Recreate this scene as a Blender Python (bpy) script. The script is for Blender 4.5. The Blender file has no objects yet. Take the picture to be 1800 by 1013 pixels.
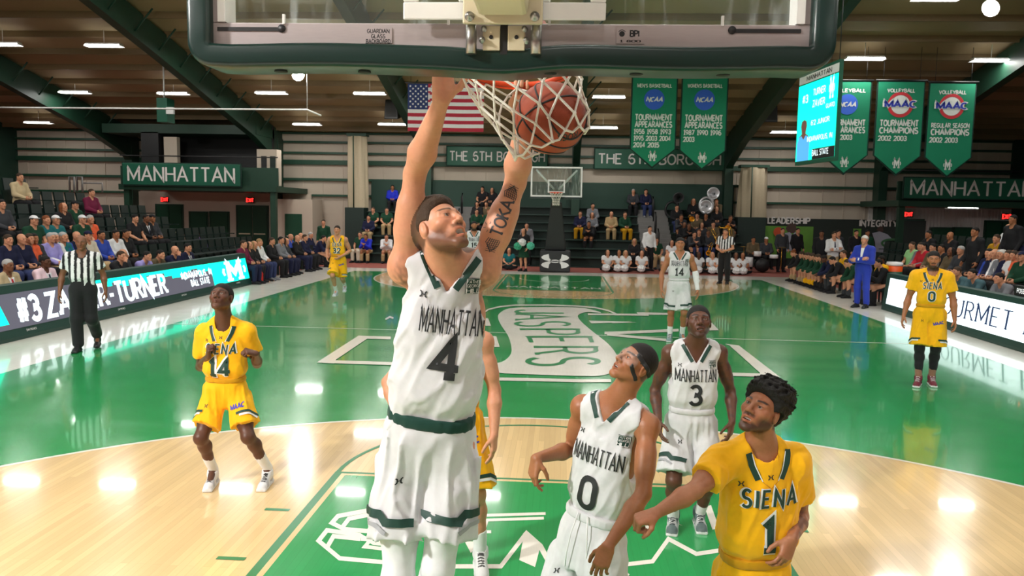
import bpy, bmesh, math, random
import numpy as np
from mathutils import Vector, Matrix
from mathutils.bvhtree import BVHTree
random.seed(7); RNG = np.random.default_rng(7)
S = bpy.context.scene; COL = S.collection
# ------------------------------------------------------------------ camera
CAM = np.array([0.17273, -1.22122, 2.42156]); YAW, PIT, ROL, FPX = -0.05889, -0.09785, 0.018005, 1403.15
_fw = np.array([math.sin(YAW)*math.cos(PIT), math.cos(YAW)*math.cos(PIT), math.sin(PIT)])
_r = np.array([math.cos(YAW), -math.sin(YAW), 0.0]); _u = np.cross(_r, _fw)
CR = _r*math.cos(ROL)+_u*math.sin(ROL); CU = -_r*math.sin(ROL)+_u*math.cos(ROL); CF = _fw
cd = bpy.data.cameras.new('camera'); cam = bpy.data.objects.new('camera', cd); COL.objects.link(cam)
cd.sensor_width = 36.0; cd.lens = 36.0*FPX/1800.0; cd.clip_start = 0.05; cd.clip_end = 300
cam.matrix_world = Matrix(((CR[0], CU[0], -CF[0], CAM[0]), (CR[1], CU[1], -CF[1], CAM[1]), (CR[2], CU[2], -CF[2], CAM[2]), (0, 0, 0, 1)))
S.camera = cam
cd.dof.use_dof = True; cd.dof.focus_distance = 3.6; cd.dof.aperture_fstop = 9.0
def at(px, py, Y):
    d = CF+CR*(px-900)/FPX-CU*(py-506.5)/FPX
    return CAM+d*(Y-CAM[1])/d[1]
def at_x(px, py, X):
    d = CF+CR*(px-900)/FPX-CU*(py-506.5)/FPX
    return CAM+d*(X-CAM[0])/d[0]
def ground(px, py, z=0.0):
    d = CF+CR*(px-900)/FPX-CU*(py-506.5)/FPX
    return CAM+d*(z-CAM[2])/d[2]
# ------------------------------------------------------------------ world, exposure
w = bpy.data.worlds.new('world'); S.world = w; w.use_nodes = True
w.node_tree.nodes['Background'].inputs[0].default_value = (0.9, 0.95, 1.0, 1); w.node_tree.nodes['Background'].inputs[1].default_value = 0.15
S.view_settings.view_transform = 'Standard'; S.view_settings.look = 'None'; S.view_settings.gamma = 1.0
S.view_settings.use_curve_mapping = False
S.view_settings.exposure = 0.17
# arena strobes hung at the corners of the roof (the two far ones are in view)
STROBES = [(tuple(at(524, 131, 27.)), 60), (tuple(at(1742, 14, 21.)), 60), ((-7.5, -2.5, 6.6), 1050), ((8.0, -2.5, 6.6), 480)]
for loc, pw in STROBES:
    ld = bpy.data.lights.new('arena_strobe_light', 'AREA'); ld.shape = 'DISK'; ld.size = 0.56; ld.energy = pw; ld.color = (1.0, 0.97, 0.93)
    lo = bpy.data.objects.new('arena_strobe_light', ld); COL.objects.link(lo); lo.location = loc
    dv = Vector((0.0, 9.0 if loc[1] < 5 else 12.0, 0.5))-Vector(loc); lo.rotation_euler = dv.to_track_quat('-Z', 'Y').to_euler()
# ------------------------------------------------------------------ materials
def _nt(m):
    m.use_nodes = True; nt = m.node_tree; return nt, nt.nodes['Principled BSDF']
def rgba(c): return (c[0], c[1], c[2], 1.0)
def srgb(r, g, b):
    f = lambda v: (v/255/12.92) if v/255 <= .04045 else ((v/255+.055)/1.055)**2.4
    return (f(r), f(g), f(b))
MATS = {}
def mat(name, col=(.8, .8, .8), rough=.5, metal=0., var=.06, scale=20., bump=0., emit=0., ecol=None, spec=.5, coat=0., stretch=(1, 1, 1), alpha=1.):
    if name in MATS: return MATS[name]
    m = bpy.data.materials.new(name); nt, b = _nt(m); N = nt.nodes; L = nt.links
    b.inputs['Roughness'].default_value = rough; b.inputs['Metallic'].default_value = metal
    b.inputs['Specular IOR Level'].default_value = spec
    if coat: b.inputs['Coat Weight'].default_value = coat; b.inputs['Coat Roughness'].default_value = .08
    tc = N.new('ShaderNodeTexCoord'); mp = N.new('ShaderNodeMapping'); mp.inputs['Scale'].default_value = stretch
    nz = N.new('ShaderNodeTexNoise'); nz.inputs['Scale'].default_value = scale; nz.inputs['Detail'].default_value = 3
    L.new(tc.outputs['Object'], mp.inputs[0]); L.new(mp.outputs[0], nz.inputs['Vector'])
    mx = N.new('ShaderNodeMix'); mx.data_type = 'RGBA'
    mx.inputs[6].default_value = rgba([max(0, c*(1-var)) for c in col]); mx.inputs[7].default_value = rgba([min(1, c*(1+var)) for c in col])
    L.new(nz.outputs[0], mx.inputs[0]); L.new(mx.outputs[2], b.inputs['Base Color'])
    if bump:
        bp = N.new('ShaderNodeBump'); bp.inputs['Strength'].default_value = bump; bp.inputs['Distance'].default_value = .01
        L.new(nz.outputs[0], bp.inputs['Height']); L.new(bp.outputs[0], b.inputs['Normal'])
    if emit:
        b.inputs['Emission Color'].default_value = rgba(ecol or col); b.inputs['Emission Strength'].default_value = emit
    if alpha < 1: b.inputs['Alpha'].default_value = alpha
    MATS[name] = m; return m
def attr_mat(name, rough=.5, spec=.4, bump=0., bscale=40., stretch=(1, 1, 1), sheen=0., src='Col', bdist=.01):
    """material whose colour comes from the mesh's own colour attribute, or (src='OBJ') the object's own colour"""
    if name in MATS: return MATS[name]
    m = bpy.data.materials.new(name); nt, b = _nt(m); N = nt.nodes; L = nt.links
    b.inputs['Roughness'].default_value = rough; b.inputs['Specular IOR Level'].default_value = spec
    if sheen: b.inputs['Sheen Weight'].default_value = sheen
    if src == 'OBJ':
        a = N.new('ShaderNodeObjectInfo'); co = a.outputs['Color']
    else:
        a = N.new('ShaderNodeAttribute'); a.attribute_name = src; co = a.outputs['Color']
    tc = N.new('ShaderNodeTexCoord'); mp = N.new('ShaderNodeMapping'); mp.inputs['Scale'].default_value = stretch
    nz = N.new('ShaderNodeTexNoise'); nz.inputs['Scale'].default_value = bscale; nz.inputs['Detail'].default_value = 4
    L.new(tc.outputs['Object'], mp.inputs[0]); L.new(mp.outputs[0], nz.inputs['Vector'])
    mr = N.new('ShaderNodeMapRange'); mr.inputs[3].default_value = .9; mr.inputs[4].default_value = 1.1
    L.new(nz.outputs[0], mr.inputs[0])
    hv = N.new('ShaderNodeHueSaturation'); L.new(co, hv.inputs['Color']); L.new(mr.outputs[0], hv.inputs['Value']); L.new(hv.outputs[0], b.inputs['Base Color'])
    if bump:
        bp = N.new('ShaderNodeBump'); bp.inputs['Strength'].default_value = bump; bp.inputs['Distance'].default_value = bdist
        L.new(nz.outputs[0], bp.inputs['Height']); L.new(bp.outputs[0], b.inputs['Normal'])
    MATS[name] = m; return m
# ------------------------------------------------------------------ object helpers
def tag(o, label=None, cat=None, group=None, kind=None):
    if label: o['label'] = label
    if cat: o['category'] = cat
    if group: o['group'] = group
    if kind: o['kind'] = kind
    return o
def empty(name, loc=(0, 0, 0), rz=0.0, label=None, cat=None, group=None, parent=None):
    o = bpy.data.objects.new(name, None); COL.objects.link(o); o.location = loc; o.rotation_euler = (0, 0, rz); o.empty_display_size = .1
    if parent: o.parent = parent
    return tag(o, label, cat, group)
def link(name, me, m=None, parent=None, world=False):
    o = bpy.data.objects.new(name, me); COL.objects.link(o)
    if m is not None and len(me.materials) == 0: me.materials.append(m)
    if parent is not None:
        o.parent = parent
        if world: o.matrix_parent_inverse = wmat(parent).inverted()
    return o
def wmat(o):
    m = Matrix.LocRotScale(o.location, o.rotation_euler, o.scale)
    if o.parent: m = wmat(o.parent) @ o.matrix_parent_inverse @ m
    return m
def copy_tree(o, parent=None):
    c = o.copy(); COL.objects.link(c)
    if parent is not None: c.parent = parent
    for ch in o.children: copy_tree(ch, c)
    return c
class MB:
    """collects shapes, then links them as one mesh object"""
    def __init__(s): s.v = []; s.f = []; s.smooth = []
    def add(s, vs, fs, sm=False):
        b = len(s.v); s.v.extend([tuple(map(float, p)) for p in vs]); s.f.extend([tuple(b+i for i in f) for f in fs]); s.smooth.extend([sm]*len(fs)); return s
    def box(s, c, h, R=None):
        vs = []
        for x in (-1, 1):
            for y in (-1, 1):
                for z in (-1, 1):
                    p = np.array([x*h[0], y*h[1], z*h[2]])
                    if R is not None: p = R.T @ p
                    vs.append(p+np.array(c))
        return s.add(vs, [(0, 1, 3, 2), (4, 6, 7, 5), (0, 4, 5, 1), (2, 3, 7, 6), (0, 2, 6, 4), (1, 5, 7, 3)])
    def b2(s, lo, hi): return s.box([(a+b)/2 for a, b in zip(lo, hi)], [abs(b-a)/2 for a, b in zip(lo, hi)])
    def tube(s, pts, r, n=8, closed=False, caps=True):
        pts = [np.array(p, float) for p in pts]; m = len(pts); rr = r if hasattr(r, '__len__') else [r]*m
        vs = []; prev = None
        for i in range(m):
            a = pts[i-1] if (i > 0 or closed) else pts[i]; b = pts[(i+1) % m] if (i < m-1 or closed) else pts[i]
            t = b-a; t = t/(np.linalg.norm(t)+1e-12)
            if prev is None:
                ref = np.array([0, 0, 1.]) if abs(t[2]) < .9 else np.array([1., 0, 0]); nx = np.cross(t, ref)
            else: nx = prev-t*(prev@t)
            nx = nx/(np.linalg.norm(nx)+1e-12); prev = nx; ny = np.cross(t, nx)
            for k in range(n):
                a_ = 2*math.pi*k/n; vs.append(pts[i]+rr[i]*(math.cos(a_)*nx+math.sin(a_)*ny))
        fs = []
        for i in range(m if closed else m-1):
            for k in range(n):
                j = (i+1) % m; fs.append((i*n+k, i*n+(k+1) % n, j*n+(k+1) % n, j*n+k))
        s.add(vs, fs, True)
        if caps and not closed:
            b = len(s.v)-len(vs); s.f.append(tuple(b+k for k in range(n))[::-1]); s.f.append(tuple(b+(m-1)*n+k for k in range(n))); s.smooth += [False, False]
        return s
    def lathe(s, prof, c=(0, 0, 0), n=24, R=None):
        vs = []; m = len(prof)
        for r, z in prof:
            for k in range(n):
                a = 2*math.pi*k/n; p = np.array([r*math.cos(a), r*math.sin(a), z])
                if R is not None: p = R.T @ p
                vs.append(p+np.array(c))
        fs = [(i*n+k, i*n+(k+1) % n, (i+1)*n+(k+1) % n, (i+1)*n+k) for i in range(m-1) for k in range(n)]
        return s.add(vs, fs, True)
    def cyl(s, a, b, r, n=16): return s.tube([a, b], r, n)
    def poly(s, pts): return s.add(pts, [tuple(range(len(pts)))])
    def prism(s, pts, off):
        n = len(pts); off = np.array(off); vs = [np.array(p, float) for p in pts]; vs += [p+off for p in vs]
        return s.add(vs, [tuple(range(n))[::-1], tuple(range(n, 2*n))]+[(i, (i+1) % n, n+(i+1) % n, n+i) for i in range(n)])
    def mesh(s, name):
        me = bpy.data.meshes.new(name); me.from_pydata(s.v, [], s.f); me.polygons.foreach_set('use_smooth', s.smooth); me.update(); return me
    def build(s, name, m=None, parent=None, world=False):
        o = link(name, s.mesh(name), m, parent, world); return o
def struct(name, mb, m, parent=None, label=None):
    o = mb.build(name, m, parent)
    if parent is None: o['kind'] = 'structure'
    if label: o['label'] = label
    return o
def bevel(o, wd=.01, seg=2):
    md = o.modifiers.new('bevel', 'BEVEL'); md.width = wd; md.segments = seg; md.limit_method = 'ANGLE'; return o
def nrm(v): v = np.asarray(v, float); return v/(np.linalg.norm(v)+1e-12)
def V3(*a): return np.array(a, float)
# ------------------------------------------------------------------ stroke lettering
def _arc(cx, cy, rx, ry, a0, a1, n=10): return [(cx+rx*math.cos(math.radians(a0+(a1-a0)*i/n)), cy+ry*math.sin(math.radians(a0+(a1-a0)*i/n))) for i in range(n+1)]
GL = {
 'A': (.74, [[(0, 0), (.37, 1), (.74, 0)], [(.14, .34), (.60, .34)]]),
 'B': (.58, [[(0, 0), (0, 1), (.32, 1)]+_arc(.32, .76, .22, .24, 90, -90)+[(0, .52)], [(.3, .52)]+_arc(.32, .26, .26, .26, 90, -90)+[(0, 0)]]),
 'C': (.62, [_arc(.34, .5, .34, .5, 50, 310, 16)]),
 'D': (.62, [[(0, 0), (0, 1), (.25, 1)]+_arc(.25, .5, .37, .5, 90, -90, 14)+[(0, 0)]]),
 'E': (.52, [[(.52, 0), (0, 0), (0, 1), (.52, 1)], [(0, .52), (.42, .52)]]),
 'F': (.5, [[(0, 0), (0, 1), (.5, 1)], [(0, .52), (.4, .52)]]),
 'G': (.66, [_arc(.34, .5, .34, .5, 50, 320, 16)+[(.66, .45), (.4, .45)]]),
 'H': (.64, [[(0, 0), (0, 1)], [(.64, 0), (.64, 1)], [(0, .52), (.64, .52)]]),
 'I': (.06, [[(.03, 0), (.03, 1)]]),
 'J': (.44, [[(.4, 1), (.4, .25)]+_arc(.2, .22, .2, .22, 0, -170, 8)]),
 'K': (.6, [[(0, 0), (0, 1)], [(.58, 1), (0, .42)], [(.2, .6), (.6, 0)]]),
 'L': (.48, [[(0, 1), (0, 0), (.48, 0)]]),
 'M': (.82, [[(0, 0), (0, 1), (.41, .18), (.82, 1), (.82, 0)]]),
 'N': (.66, [[(0, 0), (0, 1), (.66, 0), (.66, 1)]]),
 'O': (.72, [_arc(.36, .5, .36, .5, 90, 450, 22)]),
 'P': (.55, [[(0, 0), (0, 1), (.3, 1)]+_arc(.3, .74, .25, .26, 90, -90)+[(0, .48)]]),
 'Q': (.72, [_arc(.36, .5, .36, .5, 90, 450, 22), [(.45, .25), (.74, -.06)]]),
 'R': (.6, [[(0, 0), (0, 1), (.3, 1)]+_arc(.3, .75, .25, .25, 90, -90)+[(0, .5)], [(.28, .5), (.6, 0)]]),
 'S': (.54, [_arc(.27, .75, .25, .25, 30, 270, 12)+_arc(.27, .25, .27, .25, 90, -150, 12)[1:]]),
 'T': (.62, [[(.31, 0), (.31, 1)], [(0, 1), (.62, 1)]]),
 'U': (.64, [[(0, 1), (0, .32)]+_arc(.32, .32, .32, .32, 180, 360, 12)+[(.64, 1)]]),
 'V': (.7, [[(0, 1), (.35, 0), (.7, 1)]]),
 'W': (1., [[(0, 1), (.25, 0), (.5, .9), (.75, 0), (1, 1)]]),
 'X': (.64, [[(0, 0), (.64, 1)], [(0, 1), (.64, 0)]]),
 'Y': (.66, [[(0, 1), (.33, .46), (.66, 1)], [(.33, .46), (.33, 0)]]),
 'Z': (.6, [[(0, 1), (.6, 1), (0, 0), (.6, 0)]]),
 '0': (.56, [_arc(.28, .72, .28, .28, 0, 180, 10)+_arc(.28, .28, .28, .28, 180, 360, 10)+[(.56, .72)]]),
 '1': (.3, [[(0, .8), (.2, 1), (.2, 0)], [(0, 0), (.4, 0)]]),
 '2': (.54, [_arc(.27, .73, .27, .27, 170, -35, 12)+[(0, 0), (.56, 0)]]),
 '3': (.54, [_arc(.26, .75, .25, .25, 155, -80, 12)+_arc(.26, .27, .28, .27, 80, -155, 12)]),
 '4': (.6, [[(.64, .28), (0, .28), (.44, 1), (.44, 0)]]),
 '5': (.54, [[(.5, 1), (.06, 1), (.03, .56)]+_arc(.25, .31, .29, .31, 120, -150, 12)]),
 '6': (.54, [[(.46, .93)]+_arc(.3, .55, .3, .45, 90, 180, 6)+_arc(.27, .3, .27, .3, 180, 540, 16)]),
 '7': (.54, [[(0, 1), (.54, 1), (.18, 0)]]),
 '8': (.54, [_arc(.27, .75, .23, .25, -90, 270, 16), _arc(.27, .26, .27, .26, 90, 450, 16)]),
 '9': (.54, [_arc(.27, .7, .27, .3, 0, 360, 16)+[(.5, .4), (.2, 0)]]),
 '#': (.66, [[(.14, 0), (.28, 1)], [(.42, 0), (.56, 1)], [(0, .32), (.64, .32)], [(.06, .68), (.68, .68)]]),
 '-': (.34, [[(0, .42), (.34, .42)]]), "'": (.1, [[(.05, 1), (.03, .74)]]), ',': (.1, [[(.06, .06), (.0, -.14)]]), '.': (.1, [[(.0, .04), (.1, .04)]]), ' ': (.34, []),
}
SERIFED = {'A': [(0, 0), (.74, 0)], 'H': [(0, 0), (0, 1), (.64, 0), (.64, 1)], 'I': [(.03, 0), (.03, 1)], 'M': [(0, 0), (.82, 0), (-.03, 1), (.85, 1)], 'N': [(0, 0), (-.02, 1), (.66, 1)],
 'T': [(.31, 0)], 'K': [(0, 0), (0, 1)], 'P': [(0, 0)], 'R': [(0, 0), (.6, 0)], 'F': [(0, 0)], 'U': [(0, 1), (.64, 1)], 'V': [(0, 1), (.7, 1)], 'W': [(0, 1), (1, 1)], 'X': [(0, 0), (0, 1), (.64, 0), (.64, 1)], 'Y': [(0, 1), (.66, 1), (.33, 0)], '4': [(.44, 0)]}
def stroke2d(pl, th, hf=1.0, sub=.08, cols=1):
    """polyline -> (verts, faces) strip with mitred joins; hf = horizontal stroke weight factor"""
    P = [np.array(pl[0], float)]
    for q in pl[1:]:
        q = np.array(q, float)
        if np.linalg.norm(q-P[-1]) > 1e-6: P.append(q)
    if len(P) < 2: return [], []
    closed = np.linalg.norm(P[0]-P[-1]) < 1e-5 and len(P) > 3
    Q = [P[0]]; keep = [True]
    for a, b in zip(P[:-1], P[1:]):
        n = max(1, int(np.linalg.norm(b-a)/sub))
        for i in range(1, n+1): Q.append(a+(b-a)*i/n)
    n = len(Q); seg = []
    for i in range(n-1):
        d = nrm(Q[i+1]-Q[i]); nr = np.array([-d[1], d[0]]); t = th*(abs(d[1])+hf*abs(d[0]))/(abs(d[0])+abs(d[1])); seg.append((d, nr, t))
    vs = []
    for i in range(n):
        if i == 0: s0 = seg[-1] if closed else seg[0]; s1 = seg[0]
        elif i == n-1: s0 = seg[-1]; s1 = seg[0] if closed else seg[-1]
        else: s0, s1 = seg[i-1], seg[i]
        m = s0[1]+s1[1]; l = np.linalg.norm(m); m = m/l if l > 1e-3 else s0[1]
        c = max(.42, float(m@s0[1])); t = .5*(s0[2]+s1[2])/c
        for j in range(cols+1): vs.append(Q[i]+m*t*(.5-j/cols))
    c_ = cols+1; return vs, [(c_*i+j, c_*i+j+1, c_*i+c_+j+1, c_*i+c_+j) for i in range(n-1) for j in range(cols)]
def text2d(txt, h=1., th=.12, hf=1., serif=0., gap=.2, wide=1., sub=.08, slant=0., cols=1):
    """returns verts (u,v) centred on u, baseline v=0, and faces"""
    x = 0; vs = []; fs = []
    for ch in txt:
        lay = 0.; w_, pls = GL.get(ch, GL[' '])
        strokes = [list(p) for p in pls]
        if serif:
            for (sx, sy) in SERIFED.get(ch, []): strokes.append([(sx-serif/wide, sy+(th*hf*.3 if sy < .5 else -th*hf*.3)), (sx+serif/wide, sy+(th*hf*.3 if sy < .5 else -th*hf*.3))])
        for pl in strokes:
            v, f = stroke2d([(p[0]*wide, p[1]) for p in pl], th, hf, sub, cols); b = len(vs)
            vs += [(p[0]+x+slant*p[1], p[1], lay) for p in v]; fs += [tuple(b+i for i in q) for q in f]; lay += .00022
        x += w_*wide+gap
    tw = x-gap
    return [((p[0]-tw/2)*h, p[1]*h, p[2]) for p in vs], fs, tw*h
def letter_runs(txt, **k):
    """unit-height letters one by one: (verts with u centred on the whole word, faces, word width)"""
    g = k.get('gap', .2); wd = k.get('wide', 1.); tot = sum(GL.get(c, GL[' '])[0]*wd+g for c in txt)-g; x = -tot/2; out = []
    for c in txt:
        w_ = GL.get(c, GL[' '])[0]*wd
        if c != ' ': v, f, tw = text2d(c, 1., **k); out.append(([(p[0]+x+w_/2, p[1], p[2]) for p in v], f, tot))
        x += w_+g
    return out
def text_letters(txt, org, ux, uy, h, m, parent, width, off=.012, name='letter', **k):
    """large sign lettering, one object for each letter"""
    ux = nrm(ux); uy = nrm(uy); nn = nrm(np.cross(ux, uy)); g = k.get('gap', .2); wd = k.get('wide', 1.); tot = sum(GL.get(c, GL[' '])[0]*wd+g for c in txt)-g; sx = width/(tot*h); x = -tot/2
    for c in txt:
        w_ = GL.get(c, GL[' '])[0]*wd
        if c != ' ':
            v, f, tw = text2d(c, h, **k); B = MB(); B.add([np.array(org)+ux*(p[0]+(x+w_/2)*h)*sx+uy*p[1]+nn*(off+p[2]) for p in v], f); B.build(name, m, parent)
        x += w_+g
def text_plane(txt, org, ux, uy, h, m, parent=None, name='lettering', off=.004, world=False, mb=None, width=None, **k):
    """lettering lying on a plane: org = baseline centre"""
    v, f, tw = text2d(txt, h, **k); ux = nrm(ux); uy = nrm(uy); nn = nrm(np.cross(ux, uy)); sx = (width/tw) if width else 1.
    pts = [np.array(org)+ux*p[0]*sx+uy*p[1]+nn*(off+p[2]) for p in v]
    B = mb or MB(); B.add(pts, f)
    if mb: return None
    return B.build(name, m, parent, world)
from concurrent.futures import ThreadPoolExecutor
POOL = ThreadPoolExecutor(4)
# ------------------------------------------------------------------ implicit-surface modelling of figures
def smin(a, b, k):
    if k <= 0: return np.minimum(a, b)
    h = np.clip(.5+.5*(b-a)/k, 0, 1); return b+(a-b)*h-k*h*(1-h)
def smax(a, b, k): return -smin(-a, -b, k)
f32 = lambda v: np.asarray(v, np.float32)
def nrm2(q): return np.sqrt(np.einsum('ij,ij->i', q, q))
def rcone(a, b, ra, rb):
    a = f32(a); b = f32(b); ab = b-a; L2 = np.float32(ab@ab+1e-12); ra = np.float32(ra); dr = np.float32(rb)-ra
    def f(P):
        q = P-a; dt = q@ab; t = np.clip(dt/L2, 0, 1); d2 = np.einsum('ij,ij->i', q, q)-t*(2*dt-t*L2)
        return np.sqrt(np.maximum(d2, 0))-(ra+dr*t)
    return f
def ell(c, r, R=None):
    c = f32(c); r = f32(r); ir = 1/r; M = np.diag(ir) if R is None else np.diag(ir)@f32(R); MT = np.ascontiguousarray(M.T.astype(np.float32))
    def f(P):
        q = (P-c)@MT; k0 = nrm2(q); k1 = nrm2(q*ir)+np.float32(1e-9)
        return np.where(k0 < 1e-4, -r.min(), k0*(k0-1)/k1)
    return f
def rbox(c, h, rd, R=None):
    c = f32(c); h = f32(h)-np.float32(rd); RT = None if R is None else np.ascontiguousarray(f32(R).T)
    def f(P):
        q = P-c
        if RT is not None: q = q@RT
        q = np.abs(q)-h; return nrm2(np.maximum(q, 0))+np.minimum(q.max(axis=1), 0)-np.float32(rd)
    return f
def plane(p0, n):
    p0 = f32(p0); n = f32(nrm(n))
    return lambda P: (P-p0)@n
class Sdf:
    def __init__(s): s.ops = []
    def U(s, f, k=.015): s.ops.append(('u', f, k)); return s
    def D(s, f, k=.008): s.ops.append(('d', f, k)); return s      # subtract
    def I(s, f, k=.0): s.ops.append(('i', f, k)); return s        # intersect
    def O(s, r): s.ops.append(('o', r, 0)); return s              # offset outwards
    def N(s, f, amp): s.ops.append(('n', f, amp)); return s       # displacement
    def ev(s, P, lim=None):
        P = f32(P); d = np.full(len(P), 9.0, np.float32)
        for op, f, k in s.ops:
            if op == 'u': d = smin(d, f(P), k)
            elif op == 'd': d = smax(d, -f(P), k)
            elif op == 'i': d = smax(d, f(P), k)
            elif op == 'o': d = d-f
            else: d = d-f(P)*k
        return d
    def __call__(s, P): return s.ev(P)
def mesh_sdf(sdf, lo, hi, h, keep=None, margin=1.35, smooth=0):
    """surface nets on a sparse block grid -> (verts, quads)"""
    lo = np.asarray(lo, float)-2*h; hi = np.asarray(hi, float)+2*h; B = 8
    nb = np.maximum(1, np.ceil((hi-lo)/(B*h)).astype(int)); hd = B*h*math.sqrt(3)/2
    gi = np.stack(np.meshgrid(*[np.arange(n) for n in nb], indexing='ij'), -1).reshape(-1, 3)
    dc = sdf.ev(lo+(gi+.5)*B*h); am = np.abs(dc) < hd*margin+h; act = gi[am]; dca = np.abs(dc[am])+.02
    if len(act) == 0: return np.zeros((0, 3)), np.zeros((0, 4), int)
    l = np.arange(B+1); loc = np.stack(np.meshgrid(l, l, l, indexing='ij'), -1).reshape(-1, 3)
    n = len(act); D = np.empty((n, len(loc)), np.float32)
    base = lo+act*B*h; step = 160
    # evaluate with per-chunk primitive culling
    def job(i):
        bb = base[i:i+step]; D[i:i+step] = cull_eval(sdf, bb, loc*h, hd, B*h/2, dca[i:i+step]).reshape(len(bb), -1)
    list(POOL.map(job, range(0, n, step)))
    D = D.reshape(n, B+1, B+1, B+1); s = D < 0
    c = s[:, :-1, :-1, :-1].astype(np.int8)*0
    for dx in (0, 1):
        for dy in (0, 1):
            for dz in (0, 1): c += s[:, dx:B+dx, dy:B+dy, dz:B+dz]
    ci = np.argwhere((c > 0) & (c < 8)); bi = ci[:, 0]; li = ci[:, 1:]
    # vertex: mean of edge crossings
    acc = np.zeros((len(ci), 3)); cnt = np.zeros(len(ci)); cor = [(0, 0, 0), (1, 0, 0), (0, 1, 0), (1, 1, 0), (0, 0, 1), (1, 0, 1), (0, 1, 1), (1, 1, 1)]
    val = [D[bi, li[:, 0]+q[0], li[:, 1]+q[1], li[:, 2]+q[2]].astype(float) for q in cor]
    for a in range(8):
        for ax in range(3):
            if cor[a][ax]: continue
            b = a | (1 << ax); va, vb = val[a], val[b]; m = (va < 0) != (vb < 0)
            t = np.where(m, va/np.where(m, va-vb, 1), 0)
            p = np.array(cor[a], float)[None, :].repeat(len(ci), 0); p[:, ax] += t
            acc += p*m[:, None]; cnt += m
    V = base[bi]+(li+acc/np.maximum(cnt, 1)[:, None])*h
    dims = nb*B+2; g = act[bi]*B+li; key = (g[:, 0]*dims[1]+g[:, 1])*dims[2]+g[:, 2]
    o = np.argsort(key); ks = key[o]
    Q = []
    for ax in range(3):
        sl0 = [slice(None)]+[slice(0, B)]*3; sl1 = list(sl0); sl1[1+ax] = slice(1, B+1)
        a = s[tuple(sl0)]; b = s[tuple(sl1)]; e = np.argwhere(a != b)
        if len(e) == 0: continue
        fl = a[e[:, 0], e[:, 1], e[:, 2], e[:, 3]]; G = act[e[:, 0]]*B+e[:, 1:]
        bx, cx = (ax+1) % 3, (ax+2) % 3; ids = []; ok = np.ones(len(e), bool)
        for ob, oc in ((0, 0), (1, 0), (1, 1), (0, 1)):
            H = G.copy(); H[:, bx] -= ob; H[:, cx] -= oc
            kk = (H[:, 0]*dims[1]+H[:, 1])*dims[2]+H[:, 2]; j = np.clip(np.searchsorted(ks, kk), 0, len(ks)-1)
            ok &= (ks[j] == kk) & (H.min(axis=1) >= 0); ids.append(o[j])
        q = np.stack(ids, 1); q[~fl] = q[~fl][:, ::-1]; Q.append(q[ok])
    Q = np.concatenate(Q) if Q else np.zeros((0, 4), int)
    for _ in range(smooth):
        acc = np.zeros_like(V); cn = np.zeros(len(V))
        for i_, j_ in ((0, 1), (1, 2), (2, 3), (3, 0)):
            for c_ in range(3): acc[:, c_] += np.bincount(Q[:, i_], V[Q[:, j_], c_], len(V))+np.bincount(Q[:, j_], V[Q[:, i_], c_], len(V))
            cn += np.bincount(Q[:, i_], minlength=len(V))+np.bincount(Q[:, j_], minlength=len(V))
        V = np.where(cn[:, None] > 0, .45*V+.55*acc/np.maximum(cn, 1)[:, None], V)
    if keep is not None: Q = Q[keep(V[Q].mean(axis=1))]
    used = np.unique(Q); mp = np.zeros(len(V), int); mp[used] = np.arange(len(used))
    return V[used], mp[Q]
def cull_eval(sdf, bb, loc, hd, half, dcb=None):
    bb = f32(bb); loc = f32(loc); ctr = bb+np.float32(half); nbk = len(bb); nl = len(loc); out = np.full((nbk, nl), 9.0, np.float32)
    for op, f, k in sdf.ops:
        if op in 'udi':
            dcen = f(ctr)
            sel = (dcen < dcb+2.2*hd+k) if op == 'u' else ((dcen < 2.4*hd+k) if op == 'd' else (dcen > -3.2*hd-k))
            if not sel.any(): continue
            P = (bb[sel][:, None, :]+loc[None]).reshape(-1, 3); v = f(P).reshape(-1, nl); cur = out[sel]
            out[sel] = smin(cur, v, k) if op == 'u' else (smax(cur, -v, k) if op == 'd' else smax(cur, v, k))
        elif op == 'o': out -= f
        else: out -= f((bb[:, None, :]+loc[None]).reshape(-1, 3)).reshape(nbk, nl)*k
    return out
def to_mesh(name, V, Q, col=None, smooth=True):
    me = bpy.data.meshes.new(name); n = len(V); q = len(Q)
    me.vertices.add(n); me.vertices.foreach_set('co', np.asarray(V, np.float32).ravel())
    me.loops.add(4*q); me.loops.foreach_set('vertex_index', np.asarray(Q, np.int32).ravel())
    me.polygons.add(q); me.polygons.foreach_set('loop_start', np.arange(0, 4*q, 4, dtype=np.int32))
    me.polygons.foreach_set('use_smooth', np.full(q, smooth)); me.update(calc_edges=True)
    if col is not None:
        a = me.color_attributes.new('Col', 'FLOAT_COLOR', 'POINT'); c4 = np.ones((n, 4), np.float32); c4[:, :3] = col; a.data.foreach_set('color', c4.ravel())
    return me
def wob(seed, freq, n=6, axis=None, squash=.15):
    """cheap smooth noise in about -1..1; axis = direction along which folds run"""
    r = np.random.default_rng(seed); K = r.normal(size=(n, 3)); K /= np.linalg.norm(K, axis=1)[:, None]
    if axis is not None:
        ax = nrm(axis); K -= (K@ax)[:, None]*ax*(1-squash)
    K *= freq*r.uniform(.6, 1.5, size=(n, 1)); ph = f32(r.uniform(0, 6.28, n)); KT = np.ascontiguousarray(f32(K).T); g = np.float32(1/math.sqrt(n)/1.4); c0 = np.float32(0)
    return lambda P: np.sin(f32(P)@KT+ph).sum(axis=1)*g
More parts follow.
